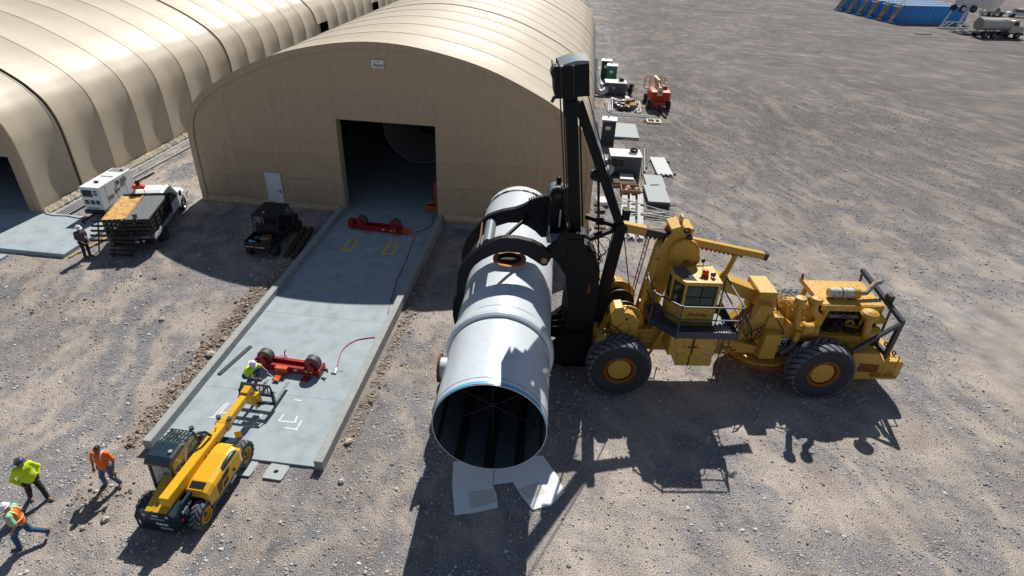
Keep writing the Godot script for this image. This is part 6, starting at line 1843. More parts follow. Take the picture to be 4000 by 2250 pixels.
	part(g, "drawbar", mb().beam(Vector3(0, 0.42, 1.6), Vector3(-0.1, 0.38, 2.6), 0.1, 0.1), B)
	part(g, "jack", mb().cyl(Vector3(-0.1, 0.0, 2.5), Vector3(-0.1, 0.6, 2.5), 0.04), B)
	# ---- crew utility vehicle, front to -z
	var u := thing("utility_vehicle", "black crew utility vehicle with roof and cargo bed parked in the hangar's shadow", "utility vehicle", gp(-10.35, 4.3), deg_to_rad(2.0))
	for p in [[0.68, 1.5], [-0.68, 1.5], [0.68, -1.45], [-0.68, -1.45]]: small_wheel(u, Vector3(p[0], 0.33, p[1]), 0.34, 0.27, signf(p[0]), 14, B, M.rubber)
	part(u, "chassis", mb().span(Vector3(-0.5, 0.32, -1.85), Vector3(0.5, 0.55, 1.8), 0.03), B)
	var bed := Node3D.new()
	bed.name = "cargo_bed"
	u.add_child(bed)
	part(bed, "floor", mb().span(Vector3(-0.7, 0.62, 0.85), Vector3(0.7, 0.67, 1.98)), B)
	for s in [-0.7, 0.66]: part(bed, "side", mb().span(Vector3(s, 0.67, 0.85), Vector3(s + 0.04, 0.96, 1.98)), B)
	part(bed, "tailgate", mb().span(Vector3(-0.7, 0.6, 1.98), Vector3(0.7, 0.96, 2.03), 0.01), B)
	part(bed, "front_side", mb().span(Vector3(-0.7, 0.67, 0.85), Vector3(0.7, 1.0, 0.89)), B)
	text(bed, "lettering", "POLARIS", Vector3(0.12, 0.68, 2.035), Vector3.RIGHT, Vector3.UP, 0.075, M.white_print, "Droid Sans", true, 1.2)
	text(bed, "lettering", "480-64-6650", Vector3(-0.42, 0.7, 2.035), Vector3.RIGHT, Vector3.UP, 0.055, M.white_print, "Droid Sans", true)
	var bod: Array = []
	for s in [[0.8, 0.45, 0.8, 0.68], [0.2, 0.4, 0.72, 0.7], [-0.9, 0.4, 0.72, 0.7], [-1.15, 0.45, 1.05, 0.7], [-1.6, 0.5, 1.02, 0.66], [-2.0, 0.55, 0.85, 0.55]]:
		bod.append([Vector3(-s[3], s[1], s[0]), Vector3(-s[3], s[2] - 0.06, s[0]), Vector3(-s[3] + 0.08, s[2], s[0]), Vector3(s[3] - 0.08, s[2], s[0]), Vector3(s[3], s[2] - 0.06, s[0]), Vector3(s[3], s[1], s[0])])
	part(u, "body", mb().loft(bod), B)
	for z in [0.5, -0.45]:
		part(u, "bench_seat", mb().box(Vector3(0, 0.82, z), Vector3(1.2, 0.16, 0.45), 0.04), M.black_matt)
		part(u, "seat_back", mb().box(Vector3(0, 1.15, z + 0.26), Vector3(1.2, 0.55, 0.12), 0.04), M.black_matt)
	for s in [-0.68, 0.68]:
		part(u, "roll_bar", mb().tube([Vector3(s, 0.8, 0.84), Vector3(s * 0.96, 1.8, 0.82), Vector3(s * 0.94, 1.86, 0.4), Vector3(s * 0.94, 1.86, -0.75), Vector3(s * 0.98, 1.1, -1.2)], 0.03, 8), B)
		part(u, "roll_bar", mb().tube([Vector3(s, 0.75, -0.1), Vector3(s * 0.95, 1.85, -0.1)], 0.03, 8), B)
	part(u, "roof", mb().box(Vector3(0, 1.9, 0.02), Vector3(1.4, 0.07, 1.75), 0.03), M.black_matt)
	for x in [-0.35, 0.0, 0.35]: part(u, "roof_rib", mb().span(Vector3(x - 0.02, 1.935, -0.8), Vector3(x + 0.02, 1.95, 0.85)), M.black_matt)
	part(u, "beacon", mb().cyl(Vector3(-0.12, 1.935, 0.55), Vector3(-0.12, 1.97, 0.55), 0.06, -1, 12).ell(Vector3(-0.12, 1.98, 0.55), Vector3(0.06, 0.06, 0.06), 12), M.amber)
	part(u, "rear_brace", mb().beam(Vector3(-0.62, 1.75, 0.84), Vector3(-0.1, 1.2, 0.84), 0.04, 0.04).beam(Vector3(0.62, 1.3, 0.84), Vector3(0.2, 1.55, 0.84), 0.04, 0.04), B)
	part(u, "windscreen", mb().prism([Vector2(-0.78, 1.84), Vector2(-0.77, 1.84), Vector2(-1.19, 1.08), Vector2(-1.2, 1.08)], Vector3(-0.62, 0, 0), Vector3(0, 0, 1), Vector3.UP, Vector3(1.24, 0, 0)), M.clear_glass)
	part(u, "steering_wheel", mb().torus(Vector3(-0.32, 1.12, -0.85), Vector3(0, 0.5, 1), 0.16, 0.018, 16, 6), B)
	for s in [-0.42, 0.42]: part(u, "head_lamp", mb().box(Vector3(s, 0.78, -2.0), Vector3(0.22, 0.1, 0.05), 0.01), M.grey)
	var lb := thing("cardboard_box", "open tan cardboard box in the utility vehicle's cargo bed", "box", u.position + Vector3(0.22, 0.68, 1.3), 0.1)
	for w in [[0, 0.0, 0.2, 0.44, 0.015], [0, 0.0, -0.2, 0.44, 0.015], [0.21, 0, 0, 0.015, 0.38], [-0.21, 0, 0, 0.015, 0.38]]: part(lb, "side", mb().box(Vector3(w[0], 0.14, w[2]), Vector3(w[3], 0.28, w[4])), M.cardboard)
	part(lb, "base", mb().box(Vector3(0, 0.01, 0), Vector3(0.42, 0.015, 0.4)), M.cardboard)
	part(lb, "flap", mb().box(Vector3(0, 0.3, 0.26), Vector3(0.42, 0.012, 0.14), 0.0, Basis(Vector3.RIGHT, 0.5)), M.cardboard)
	solo("helmet", "light blue hard hat lying in the cargo bed of the utility vehicle", "hard hat", mb().ell(u.position + Vector3(-0.3, 0.76, 1.72), Vector3(0.13, 0.1, 0.16), 14).cyl(u.position + Vector3(-0.3, 0.7, 1.72), u.position + Vector3(-0.3, 0.715, 1.72), 0.18, -1, 16), M.tape_blue)
	solo("cloth_bundle", "dark blue cloth bundle behind the hard hat in the cargo bed", "cloth", mb().rock(u.position + Vector3(-0.25, 0.82, 1.3), Vector3(0.28, 0.16, 0.24), rng), M.rail_blue)
	solo("plastic_bag", "pale plastic bag at the left of the utility vehicle's cargo bed", "bag", mb().rock(u.position + Vector3(-0.52, 0.76, 1.6), Vector3(0.15, 0.11, 0.16), rng), M.white_dull)
	# two heavy timbers beside the ramp
	for k in 2:
		var x := -8.95 + 0.42 * k
		var a := gp(x, 6.15, 0.13)
		var b := gp(x - 0.42 - 0.03 * k, 2.75, 0.13)
		solo("timber", ["dark square timber on the gravel, left one of the pair beside the ramp", "dark square timber on the gravel, right one of the pair next to the ramp kerb"][k], "timber", mb().beam(a, b, 0.26, 0.25, Vector3.UP, 0.015), M.timber, "timbers beside the ramp")
	# pipes and boards along the far hangar
	for k in 4:
		var a := gp(-23.75 + 0.2 * k, 3.6 + 0.12 * k, 0.09)
		var b := gp(-23.6 + 0.16 * k, 0.6 - 0.15 * k, 0.09)
		solo("pipe", ["dark grey pipe nearest the far hangar's fabric, at the left end of its concrete pad", "second dark grey pipe out from the far hangar wall beside the generator", "third dark grey pipe out from the far hangar wall beside the generator", "dark grey pipe lying closest to the generator trailer"][k], "pipe", mb().cyl(a, b, 0.065, -1, 12), M.pipe_dark, "pipes beside the far hangar")
	solo("pipe", "long dark pipe sticking out beyond the generator towards the hangar gap", "pipe", mb().cyl(gp(-22.7, 0.3, 0.1), gp(-22.45, -3.3, 0.1), 0.085, -1, 12), M.pipe_dark, "pipes beside the far hangar")
	solo("steel_angle", "long pale steel angle lying along the foot of the far hangar", "steel section", mb().beam(gp(-23.2, -1.5, 0.06), gp(-22.9, -12.0, 0.06), 0.12, 0.1), M.galvanized)
	for k in 4:
		var a := gp(-19.65 + 0.13 * k, 7.95 - 0.5 * k, 0.03 + 0.02 * k)
		solo("board", ["pale wooden board against the front right corner of the concrete pad", "second wooden board beside the concrete pad", "third wooden board beside the concrete pad", "wooden board half hidden behind the loose stake panels"][k], "board", mb().beam(a, a + Vector3(0.25, 0.0, -1.7), 0.13, 0.035), M.lumber, "boards beside the concrete pad")
	solo("hose", "black hose lying on the far hangar's concrete pad by the wall corner", "hose", mb().tube([Vector3(-24.2, 0.6, 3.95), Vector3(-23.6, 0.6, 4.1), Vector3(-22.8, 0.6, 4.0), Vector3(-22.0, 0.6, 4.15), Vector3(-21.6, 0.55, 3.9)], 0.025), M.black)

# ---------------------------------------------------------------- things on the ramp
func roller(t: Node3D, motor_left: bool) -> void:
	# a turning roll: two rubber wheels on a red channel frame; local x along the frame
	var R := M.red as StandardMaterial3D
	for z in [-0.2, 0.2]:
		part(t, "frame_channel", mb().span(Vector3(-1.38, 0.06, z - 0.03), Vector3(1.3, 0.32, z + 0.03), 0.008), R)
		part(t, "channel_lip", mb().span(Vector3(-1.38, 0.3, z - 0.07), Vector3(1.3, 0.335, z + 0.07), 0.005), R)
	part(t, "end_plate", mb().span(Vector3(-1.42, 0.05, -0.24), Vector3(-1.38, 0.42, 0.24)), R)
	part(t, "end_plate", mb().span(Vector3(1.3, 0.03, -0.28), Vector3(1.36, 0.36, 0.28)), R)
	part(t, "floor_plate", mb().span(Vector3(-1.36, 0.03, -0.22), Vector3(1.3, 0.055, 0.22)), R)
	for x in [-1.0, 1.0]:
		var w := Node3D.new()
		w.name = "roller_wheel"
		t.add_child(w, true)
		var o := Vector3(x, 0.52, 0)
		part(w, "tyre", mb().lathe(o, Vector3(0, 0, 1), [Vector2(0.2, -0.16), Vector2(0.29, -0.16), Vector2(0.31, -0.13), Vector2(0.31, 0.13), Vector2(0.29, 0.16), Vector2(0.2, 0.16)], 32), M.dark_grey)
		part(w, "hub", mb().cyl(o - Vector3(0, 0, 0.15), o + Vector3(0, 0, 0.168), 0.24, -1, 28), R)
		part(w, "axle", mb().cyl(o - Vector3(0, 0, 0.28), o + Vector3(0, 0, 0.28), 0.06, -1, 14), R)
		for z in [-0.25, 0.25]: part(w, "bearing", mb().box(Vector3(x, 0.4, z), Vector3(0.26, 0.2, 0.06), 0.01), R)
	for q in [[0.32, 0.12], [0.78, 0.12], [0.98, 0.1]]: part(t, "sticker", mb().box(Vector3(q[0], 0.19, 0.236), Vector3(q[1], 0.09, 0.006)), M.white_print if q[0] < 0.5 else M.paint_yellow)
	if motor_left:
		part(t, "gear_motor", mb().box(Vector3(-1.62, 0.32, 0.05), Vector3(0.3, 0.5, 0.4), 0.03), R)
		part(t, "motor", mb().cyl(Vector3(-1.5, 0.3, -0.1), Vector3(-1.2, 0.3, -0.1), 0.14), M.black)

func build_ramp_things() -> void:
	var a := thing("pipe_roller", "bright red motorised pipe roller with two black wheels in the sun on the ramp", "pipe roller", rp(-5.12, 14.25, 0.0), deg_to_rad(-3.0), "pipe rollers on the ramp")
	roller(a, false)
	part(a, "jack_bracket", mb().box(Vector3(-0.2, 0.25, 0.34), Vector3(0.5, 0.2, 0.2), 0.01), M.orange_paint)
	part(a, "jack_foot", mb().box(Vector3(-0.22, 0.12, 0.62), Vector3(0.26, 0.06, 0.5), 0.01, Basis(Vector3.RIGHT, 0.25)), M.orange_paint)
	part(a, "foot_plate", mb().box(Vector3(0.85, 0.03, 0.45), Vector3(0.3, 0.02, 0.3)), M.red)
	part(a, "valve", mb().cyl(Vector3(1.4, 0.25, 0), Vector3(1.58, 0.25, 0.05), 0.05).box(Vector3(1.58, 0.25, 0.05), Vector3(0.05, 0.2, 0.05)), M.black)
	part(a, "air_line", hoses([Vector3(-0.6, 0.4, -0.3), Vector3(-0.45, 0.6, -0.35), Vector3(-0.3, 0.4, -0.3)], 1, 0.014), M.hose_red)
	var b := thing("pipe_roller", "dark red pipe roller in the shade of the doorway at the top of the ramp", "pipe roller", rp(-5.25, 2.0, 0.0), deg_to_rad(-3.0), "pipe rollers on the ramp")
	roller(b, true)
	part(b, "end_jack", mb().box(Vector3(1.62, 0.16, 0.05), Vector3(0.5, 0.16, 0.22), 0.01), M.orange_paint)
	for x in [-0.55, 1.1]: part(b, "foot_tab", mb().box(Vector3(x, 0.02, 0.42), Vector3(0.5, 0.02, 0.06)), M.orange_paint)
	solo("air_hose", "red air hose running down the ramp from the shaded roller along the right kerb", "hose", mb().tube(smooth_path([rp(-3.3, 2.2, 0.2), rp(-3.05, 2.6, 0.03), rp(-3.0, 3.5, 0.022), rp(-2.85, 5.2, 0.022), rp(-2.8, 6.9, 0.022), rp(-2.62, 8.4, 0.022), rp(-2.42, 9.9, 0.022)]), 0.022, 6), M.hose_red)
	var h2 := thing("air_hose", "red air hose curling across the sunny ramp with a silver nozzle at its end", "hose", Vector3.ZERO)
	part(h2, "hose", mb().tube(smooth_path([rp(-2.44, 11.7, 0.022), rp(-2.8, 11.82, 0.022), rp(-3.14, 12.0, 0.022), rp(-3.4, 12.35, 0.022), rp(-3.52, 12.8, 0.022), rp(-3.46, 13.3, 0.022), rp(-3.34, 13.95, 0.022)]), 0.022, 6), M.hose_red)
	part(h2, "nozzle", mb().cyl(rp(-3.34, 13.95, 0.03), rp(-3.3, 14.22, 0.03), 0.03).box(rp(-3.34, 14.24, 0.03), Vector3(0.22, 0.04, 0.04)), M.chrome)
	part(h2, "trigger", mb().tube([rp(-3.25, 14.1, 0.03), rp(-3.05, 14.05, 0.02)], 0.01), M.chrome)
	var h3 := thing("air_hose", "thin red hose trailing from the doorway's right side to the shaded roller", "hose", Vector3.ZERO)
	part(h3, "hose", mb().tube(smooth_path([rp(-3.2, 1.9, 0.02), rp(-2.9, 1.6, 0.02), rp(-2.6, 1.2, 0.02), rp(-2.5, 0.6, 0.02), Vector3(-2.7, 0.47, -0.5), Vector3(-3.3, 0.47, -1.0)]), 0.02, 6), M.hose_red)
	solo("plank", "dark rubber-edged plank lying along the left kerb of the ramp", "plank", mb().beam(rp(-7.76, 15.02, 0.03), rp(-7.38, 13.15, 0.03), 0.17, 0.05, Vector3.UP, 0.005), M.pipe_dark)
	# steel plates at the foot of the ramp
	for k in 2:
		var p := thing("ground_plate", ["square concrete plate with a round hole at the foot of the ramp", "grey concrete plate at the foot of the ramp beside the telehandler's front wheel"][k], "plate", Vector3(-3.46 if k == 0 else -4.55, 0.0, 19.24), -0.03, "plates at the foot of the ramp")
		var hole := PackedVector2Array()
		var b2 := mb()
		for i in 24:
			var a0 := TAU * i / 24
			var a1 := TAU * (i + 1) / 24
			var e := func(an: float) -> Vector2:
				var c := Vector2(cos(an), sin(an))
				return c * minf(0.34 / maxf(absf(c.x), 0.001), 0.31 / maxf(absf(c.y), 0.001))
			var q0: Vector2 = e.call(a0); var q1: Vector2 = e.call(a1)
			var r0 := Vector2(cos(a0), sin(a0)) * 0.085; var r1 := Vector2(cos(a1), sin(a1)) * 0.085
			for y in [0.0, 0.05]:
				var o := Vector3(0, 1 if y > 0 else -1, 0)
				b2.quad(Vector3(r0.x, y, r0.y), Vector3(r1.x, y, r1.y), Vector3(q1.x, y, q1.y), Vector3(q0.x, y, q0.y), o)
			b2.quad(Vector3(r0.x, 0, r0.y), Vector3(r1.x, 0, r1.y), Vector3(r1.x, 0.05, r1.y), Vector3(r0.x, 0.05, r0.y), Vector3(-r0.x, 0, -r0.y).normalized())
			b2.quad(Vector3(q0.x, 0, q0.y), Vector3(q1.x, 0, q1.y), Vector3(q1.x, 0.05, q1.y), Vector3(q0.x, 0.05, q0.y), Vector3(q0.x, 0, q0.y).normalized())
		part(p, "slab", b2, M.concrete_plate)
		p.position.y = 0.015
	# equipment standing just inside the doorway
	var e := thing("welding_column", "orange welding column just inside the hangar doorway on its right side", "machine", Vector3(-2.9, 0.45, -1.3))
	part(e, "base", mb().box(Vector3(0, 0.15, 0), Vector3(0.7, 0.3, 0.5), 0.02), M.orange_paint)
	part(e, "post", mb().box(Vector3(0.2, 1.0, -0.1), Vector3(0.16, 1.5, 0.2), 0.02), M.orange_paint)
	part(e, "tray", mb().box(Vector3(-0.15, 0.5, 0.05), Vector3(0.5, 0.04, 0.3)), M.galvanized)

func smooth_path(pts: Array) -> Array:
	var out: Array = []
	for k in pts.size() - 1:
		var p0: Vector3 = pts[maxi(k - 1, 0)]
		var p3: Vector3 = pts[mini(k + 2, pts.size() - 1)]
		for i in 5: out.append(pts[k].cubic_interpolate(pts[k + 1], p0, p3, i / 5.0))
	out.append(pts[-1])
	return out

# ---------------------------------------------------------------- right yard along the hangar
func toilet(label: String, at: Vector3, turn: float, body: Material) -> void:
	var t := thing("portable_toilet", label, "toilet", at, turn, "portable toilets beside the hangar")
	part(t, "base", mb().span(Vector3(-0.58, 0, -0.6), Vector3(0.58, 0.14, 0.6), 0.02), M.dark_grey)
	part(t, "cabin", mb().span(Vector3(-0.54, 0.14, -0.56), Vector3(0.54, 2.05, 0.56), 0.03), body)
	for s in [-0.3, 0.0, 0.3]: part(t, "wall_rib", mb().span(Vector3(s - 0.02, 0.25, 0.56), Vector3(s + 0.02, 1.2, 0.575)), body)
	part(t, "door", mb().span(Vector3(0.54, 0.2, -0.35), Vector3(0.56, 1.95, 0.4), 0.005), body)
	part(t, "door_latch", mb().box(Vector3(0.57, 1.05, 0.3), Vector3(0.02, 0.14, 0.06)), M.dark_grey)
	var r: Array = []
	for k in 7:
		var a := PI * k / 6
		r.append(Vector2(-cos(a) * 0.6, 2.05 + sin(a) * 0.2))
	part(t, "roof", mb().prism(r, Vector3(-0.6, 0, 0), Vector3(0, 0, 1), Vector3.UP, Vector3(1.2, 0, 0)), M.toilet_roof)
	for x in [-0.4, -0.2, 0.0, 0.2, 0.4]: part(t, "roof_rib", mb().torus(Vector3(x, 1.82, 0), Vector3(1, 0, 0), 0.5, 0.025, 10, 5, 0.5, PI - 0.5), M.toilet_roof)
	part(t, "vent_pipe", mb().cyl(Vector3(-0.1, 2.2, 0.1), Vector3(-0.1, 2.36, 0.1), 0.05), M.black)
	part(t, "notice", mb().box(Vector3(-0.05, 1.5, 0.575), Vector3(0.4, 0.28, 0.01)), M.white_print)
	part(t, "notice", mb().box(Vector3(0.565, 1.65, 0.05), Vector3(0.01, 0.34, 0.26)), M.white_print)

func ac_unit(label: String, at: Vector3, h: float, opened: bool) -> Node3D:
	var t := thing("cooling_unit", label, "cooling unit", at, 0.06, "cooling units beside the hangar")
	for x in [-1.0, 0.0, 1.0]: part(t, "skid", mb().span(Vector3(x - 0.08, 0, -0.85), Vector3(x + 0.08, 0.12, 0.9)), M.lumber)
	part(t, "base", mb().span(Vector3(-1.15, 0.12, -0.85), Vector3(1.15, 0.22, 0.86), 0.01), M.dark_grey)
	part(t, "body", mb().span(Vector3(-1.12, 0.22, -0.82), Vector3(1.12, h, 0.82), 0.015), M.unit_grey)
	part(t, "lid", mb().span(Vector3(-1.15, h, -0.86), Vector3(1.15, h + 0.05, 0.86), 0.01), M.unit_top)
	for k in 12: part(t, "coil_fin", mb().span(Vector3(0.05 + 0.088 * k, 0.3, 0.82), Vector3(0.085 + 0.088 * k, h - 0.06, 0.845)), M.unit_grey)
	part(t, "panel_seam", mb().span(Vector3(-0.02, 0.24, 0.82), Vector3(0.0, h - 0.02, 0.828)), M.black)
	part(t, "panel_seam", mb().span(Vector3(-1.1, h * 0.55, 0.82), Vector3(-0.03, h * 0.55 + 0.02, 0.828)), M.black)
	if opened:
		part(t, "intake_opening", mb().span(Vector3(-1.0, h * 0.5, 0.82), Vector3(-0.6, h * 0.86, 0.832)), M.black)
		part(t, "intake_opening", mb().span(Vector3(-0.54, h * 0.5, 0.82), Vector3(-0.12, h * 0.86, 0.832)), M.black)
	else:
		part(t, "rating_plate", mb().box(Vector3(-0.22, h * 0.62, 0.828), Vector3(0.16, 0.16, 0.012)), M.white_print)
		part(t, "maker_badge", mb().ell(Vector3(-0.5, h * 0.85, 0.822), Vector3(0.13, 0.05, 0.01), 14), M.blue_cloth)
	for f in [[0.5, -0.1, 0.3]]:
		part(t, "fan_guard", mb().torus(Vector3(f[0], h + 0.06, f[1] + 0.25), Vector3.UP, f[2], 0.02, 24, 5), M.black)
		part(t, "fan_well", mb().cyl(Vector3(f[0], h + 0.05, f[1] + 0.25), Vector3(f[0], h + 0.058, f[1] + 0.25), f[2], -1, 24), M.black)
		for k in 4: part(t, "fan_blade", mb().box(Vector3(f[0], h + 0.075, f[1] + 0.25), Vector3(f[2] * 1.8, 0.01, 0.06), 0.0, Basis(Vector3.UP, PI * k / 4)), M.dark_grey)
	return t

func duct(label: String, pts: Array, r: float) -> void:
	var p := smooth_path(smooth_path(pts))
	solo("air_duct", label, "duct", mb().tube(p, r, 14, -1.0, -0.09), M.duct, "white flexible ducts")

func build_right_yard() -> void:
	toilet("dark portable toilet with white ribbed roof close behind the mast, nearest of the three", Vector3(8.05, 0, -17.9), -0.05, M.toilet_dark)
	toilet("green portable toilet with white roof and notices", Vector3(8.75, 0, -39.1), -0.08, M.toilet_green)
	toilet("dark portable toilet half hidden behind the green one", Vector3(8.15, 0, -41.6), -0.05, M.toilet_dark)
	var u1 := ac_unit("grey cooling unit with two square openings in its front, nearer one by the hangar", Vector3(9.15, 0, -11.45), 1.5, true)
	var u2 := ac_unit("grey cooling unit with rating plate in front of the green toilet", Vector3(9.1, 0, -35.1), 1.25, false)
	for k in 2:
		var u: Node3D = [u1, u2][k]
		var h: float = [1.55, 1.3][k]
		var b := mb()
		for i in 4: b.torus(u.position + Vector3(0.62, h + 0.05 + 0.04 * i, -0.35), Vector3(0.05 * i, 1, 0.04), 0.26 + 0.02 * (i % 2), 0.025, 24, 6)
		solo("cable_coil", ["coiled black cable on top of the nearer cooling unit", "coiled black cable on top of the farther cooling unit"][k], "cable", b, M.black, "cable coils")
		duct(["white flexible duct rising from the nearer cooling unit up the hangar side", "white flexible duct rising from the farther cooling unit up the hangar side"][k], [u.position + Vector3(-2.4, 3.0, -1.9), u.position + Vector3(-2.2, 1.9, -1.3), u.position + Vector3(-1.75, 1.0, -0.6), u.position + Vector3(-1.4, 0.7, 0.0), u.position + Vector3(-1.15, 0.75, 0.2)], 0.3)
		duct(["fat white duct looping over the ground between hangar and nearer cooling unit", "fat white duct looping over the ground between hangar and farther cooling unit"][k], [u.position + Vector3(-2.35, 2.0, -0.2), u.position + Vector3(-2.05, 1.1, 0.6), u.position + Vector3(-1.8, 0.5, 1.3), u.position + Vector3(-1.45, 0.36, 1.5), u.position + Vector3(-1.12, 0.5, 1.2), u.position + Vector3(-1.0, 0.55, 0.8)], 0.33)
	solo("hose_heap", "tangled black hoses heaped at the right end of the farther cooling unit", "hoses", hoses([Vector3(10.5, 0.3, -35.3), Vector3(10.8, 1.0, -35.0), Vector3(10.6, 0.2, -34.5), Vector3(10.9, 0.6, -35.2)], 10, 0.035), M.black)
	solo("white_board", "white board lying on the ground before the farther cooling unit", "board", mb().box(Vector3(10.35, 0.05, -33.9), Vector3(0.55, 0.04, 1.3), 0.0, Basis(Vector3.UP, 0.06)), M.white_dull)
	for k in 2: solo("junction_box", ["left of two small pale grey boxes behind the nearer cooling unit", "right of two small pale grey boxes behind the nearer cooling unit"][k], "box", mb().box(Vector3(9.0 + 0.42 * k, 0.28, -14.1 + 0.25 * k), Vector3(0.36, 0.5, 0.36), 0.03), M.unit_top, "small boxes behind the cooling unit")
	# slabs and plates
	solo("concrete_slab", "flat pale concrete slab on battens beside the nearest dark toilet", "slab", mb().box(Vector3(9.7, 0.14, -21.5), Vector3(2.15, 0.16, 4.1), 0.02, Basis(Vector3.UP, 0.03)), M.concrete_plate)
	solo("batten", "pale wooden batten under the near edge of the flat concrete slab", "batten", mb().beam(Vector3(9.5, 0.03, -19.3), Vector3(10.85, 0.03, -19.38), 0.1, 0.06), M.lumber)
	var st := [[Vector3(11.35, 0.1, -9.9), Vector3(1.35, 0.08, 2.4), "grey weathered plate lying behind the taller plate stack"], [Vector3(11.2, 0.22, -6.95), Vector3(1.45, 0.36, 2.9), "stack of grey weathered plates with dark sides beside the channel bundles"]]
	for k in 2:
		var s: Array = st[k]
		var o := thing("plate_stack", s[2], "plates", s[0], 0.05, "plates beside the hangar")
		for j in (1 if k == 0 else 4): part(o, "plate", mb().box(Vector3(0.02 * (j % 2), -s[1].y * 0.5 + 0.05 + 0.095 * j, 0.03 * (j % 3)), Vector3(s[1].x, 0.085, s[1].z), 0.008), M.concrete_plate if j == (0 if k == 0 else 3) else M.dark_grey)
		for z in [-0.35, 0.35]: part(o, "bearer", mb().box(Vector3(-0.2, -s[0].y + 0.03, z * s[1].z), Vector3(s[1].x + 0.3, 0.06, 0.1)), M.lumber)
	solo("plank", "short wooden plank sticking out right of the plate stack", "plank", mb().beam(Vector3(11.8, 0.2, -6.3), Vector3(12.5, 0.14, -6.15), 0.14, 0.04), M.lumber)
	solo("plank", "dark plank lying across the rear plate's near edge", "plank", mb().beam(Vector3(10.9, 0.44, -8.35), Vector3(11.5, 0.44, -8.5), 0.1, 0.05), M.dark_grey)
	var pl := thing("pallet", "low wooden pallet with grey sheets before the nearer cooling unit", "pallet", Vector3(9.15, 0, -9.35), 0.05)
	part(pl, "deck", mb().box(Vector3(0, 0.26, 0), Vector3(1.6, 0.08, 1.5)), M.timber)
	for z in [-0.65, 0.0, 0.68]: part(pl, "bearer", mb().box(Vector3(0, 0.11, z), Vector3(1.6, 0.22, 0.1)), M.lumber)
	for k in 2: solo("metal_sheet", ["upper grey metal sheet on the low pallet", "lower grey metal sheet on the low pallet"][k], "sheet", mb().box(Vector3(9.3 + 0.05 * k, 0.39 - 0.05 * k, -9.7), Vector3(0.95, 0.04, 1.05), 0.0, Basis(Vector3.UP, 0.05 - 0.06 * k)), M.unit_top, "sheets on the pallet")
	var cr := thing("crate", "open yellow wooden crate filled with scrap packing beside the pallet", "crate", Vector3(9.5, 0, -7.6), 0.05)
	for w in [[0, 0.55, 1.3, 0.04], [0, -0.55, 1.3, 0.04], [0.63, 0, 0.04, 1.1], [-0.63, 0, 0.04, 1.1]]: part(cr, "side", mb().box(Vector3(w[0], 0.22, w[1]), Vector3(w[2], 0.44, w[3])), M.lumber)
	for k in 7: part(cr, "packing", mb().rock(Vector3(rng.randf_range(-0.45, 0.45), 0.36, rng.randf_range(-0.35, 0.35)), Vector3(0.22, 0.14, 0.18), rng), [M.cardboard, M.white_dull, M.hose_red][k % 3])
	solo("blanket_roll", "folded white and pink insulation blanket on the soil by the hangar wall", "blanket", mb().box(Vector3(7.55, 0.2, -5.3), Vector3(0.75, 0.3, 1.1), 0.1, Basis(Vector3.UP, 0.3)), M.white_dull)
	# pipes laid in bundles
	var wp := thing("pipe_bundle", "row of bright white pipes on two dark bearers, right of the cooling unit", "pipes", Vector3(12.1, 0, -13.2), 0.08)
	for z in [-1.2, 1.4]: part(wp, "bearer", mb().box(Vector3(0.1, 0.05, z), Vector3(1.6, 0.1, 0.12)), M.timber)
	for k in 13: part(wp, "pipe", mb().cyl(Vector3(-0.54 + 0.09 * k, 0.145, -1.85 + 0.1 * sin(k * 2.1)), Vector3(-0.54 + 0.09 * k, 0.145, 1.85 + 0.14 * sin(k * 1.7)), 0.044, -1, 10), M.white_paint)
	for k in 3: solo("pipe", ["left of three grey pipes lying behind the nearer cooling unit's end", "middle of three grey pipes lying behind the nearer cooling unit's end", "right of three grey pipes lying behind the nearer cooling unit's end"][k], "pipe", mb().cyl(Vector3(10.55 + 0.22 * k, 0.08, -10.9 - 0.9 * k), Vector3(10.85 + 0.26 * k, 0.08, -16.9 - 0.2 * k), 0.07, -1, 10), M.pipe_dark if k != 1 else M.grey, "grey pipes by the cooling unit")
	for k in 3:
		var o := thing("channel_bundle", ["left bundle of bright galvanized channels on the ground behind the rack", "middle bundle of bright galvanized channels on the ground behind the rack", "right bundle of bright galvanized channels on the ground behind the rack"][k], "channels", Vector3(8.95 + 0.52 * k, 0, -3.9), deg_to_rad(-3.5), "channel bundles")
		for z in [-2.2, 0.3, 2.6]: part(o, "bearer", mb().box(Vector3(0, 0.04, z), Vector3(0.5, 0.08, 0.1)), M.lumber)
		for i in 4 + k: part(o, "channel", mb().box(Vector3(-0.16 + 0.095 * (i % 4), 0.13 + 0.09 * (i / 4), 0.12 * sin(i * 2.3 + k)), Vector3(0.085, 0.09, 6.9)), M.galvanized)
		for z in [-1.4, 1.8]: part(o, "strap", mb().box(Vector3(-0.02, 0.15, z), Vector3(0.42, 0.21 if k else 0.12, 0.05)), M.black)
	var pls := [[8.6, -5.9, 12.3, -4.35, 0.34, 0.05, "long thin silver pole lying slantwise over the channel bundles"], [8.9, -4.6, 11.6, -4.5, 0.24, 0.07, "pale lumber length across the channel bundles, rear one"], [8.8, -4.1, 12.1, -3.85, 0.28, 0.08, "wide silver channel across the channel bundles"], [8.85, -3.3, 11.9, -4.6, 0.3, 0.06, "silver pole slanting backwards over the channel bundles"], [8.9, -3.75, 12.2, -3.55, 0.24, 0.07, "dark grey pole across the channel bundles near the rack"]]
	for k in 5:
		var q: Array = pls[k]
		solo("pole", q[6], "pole", mb().beam(Vector3(q[0], q[4], q[1]), Vector3(q[2], q[4] - 0.2, q[3]), q[5], q[5]), [M.galvanized, M.lumber, M.galvanized, M.galvanized, M.dark_grey][k], "poles across the bundles")
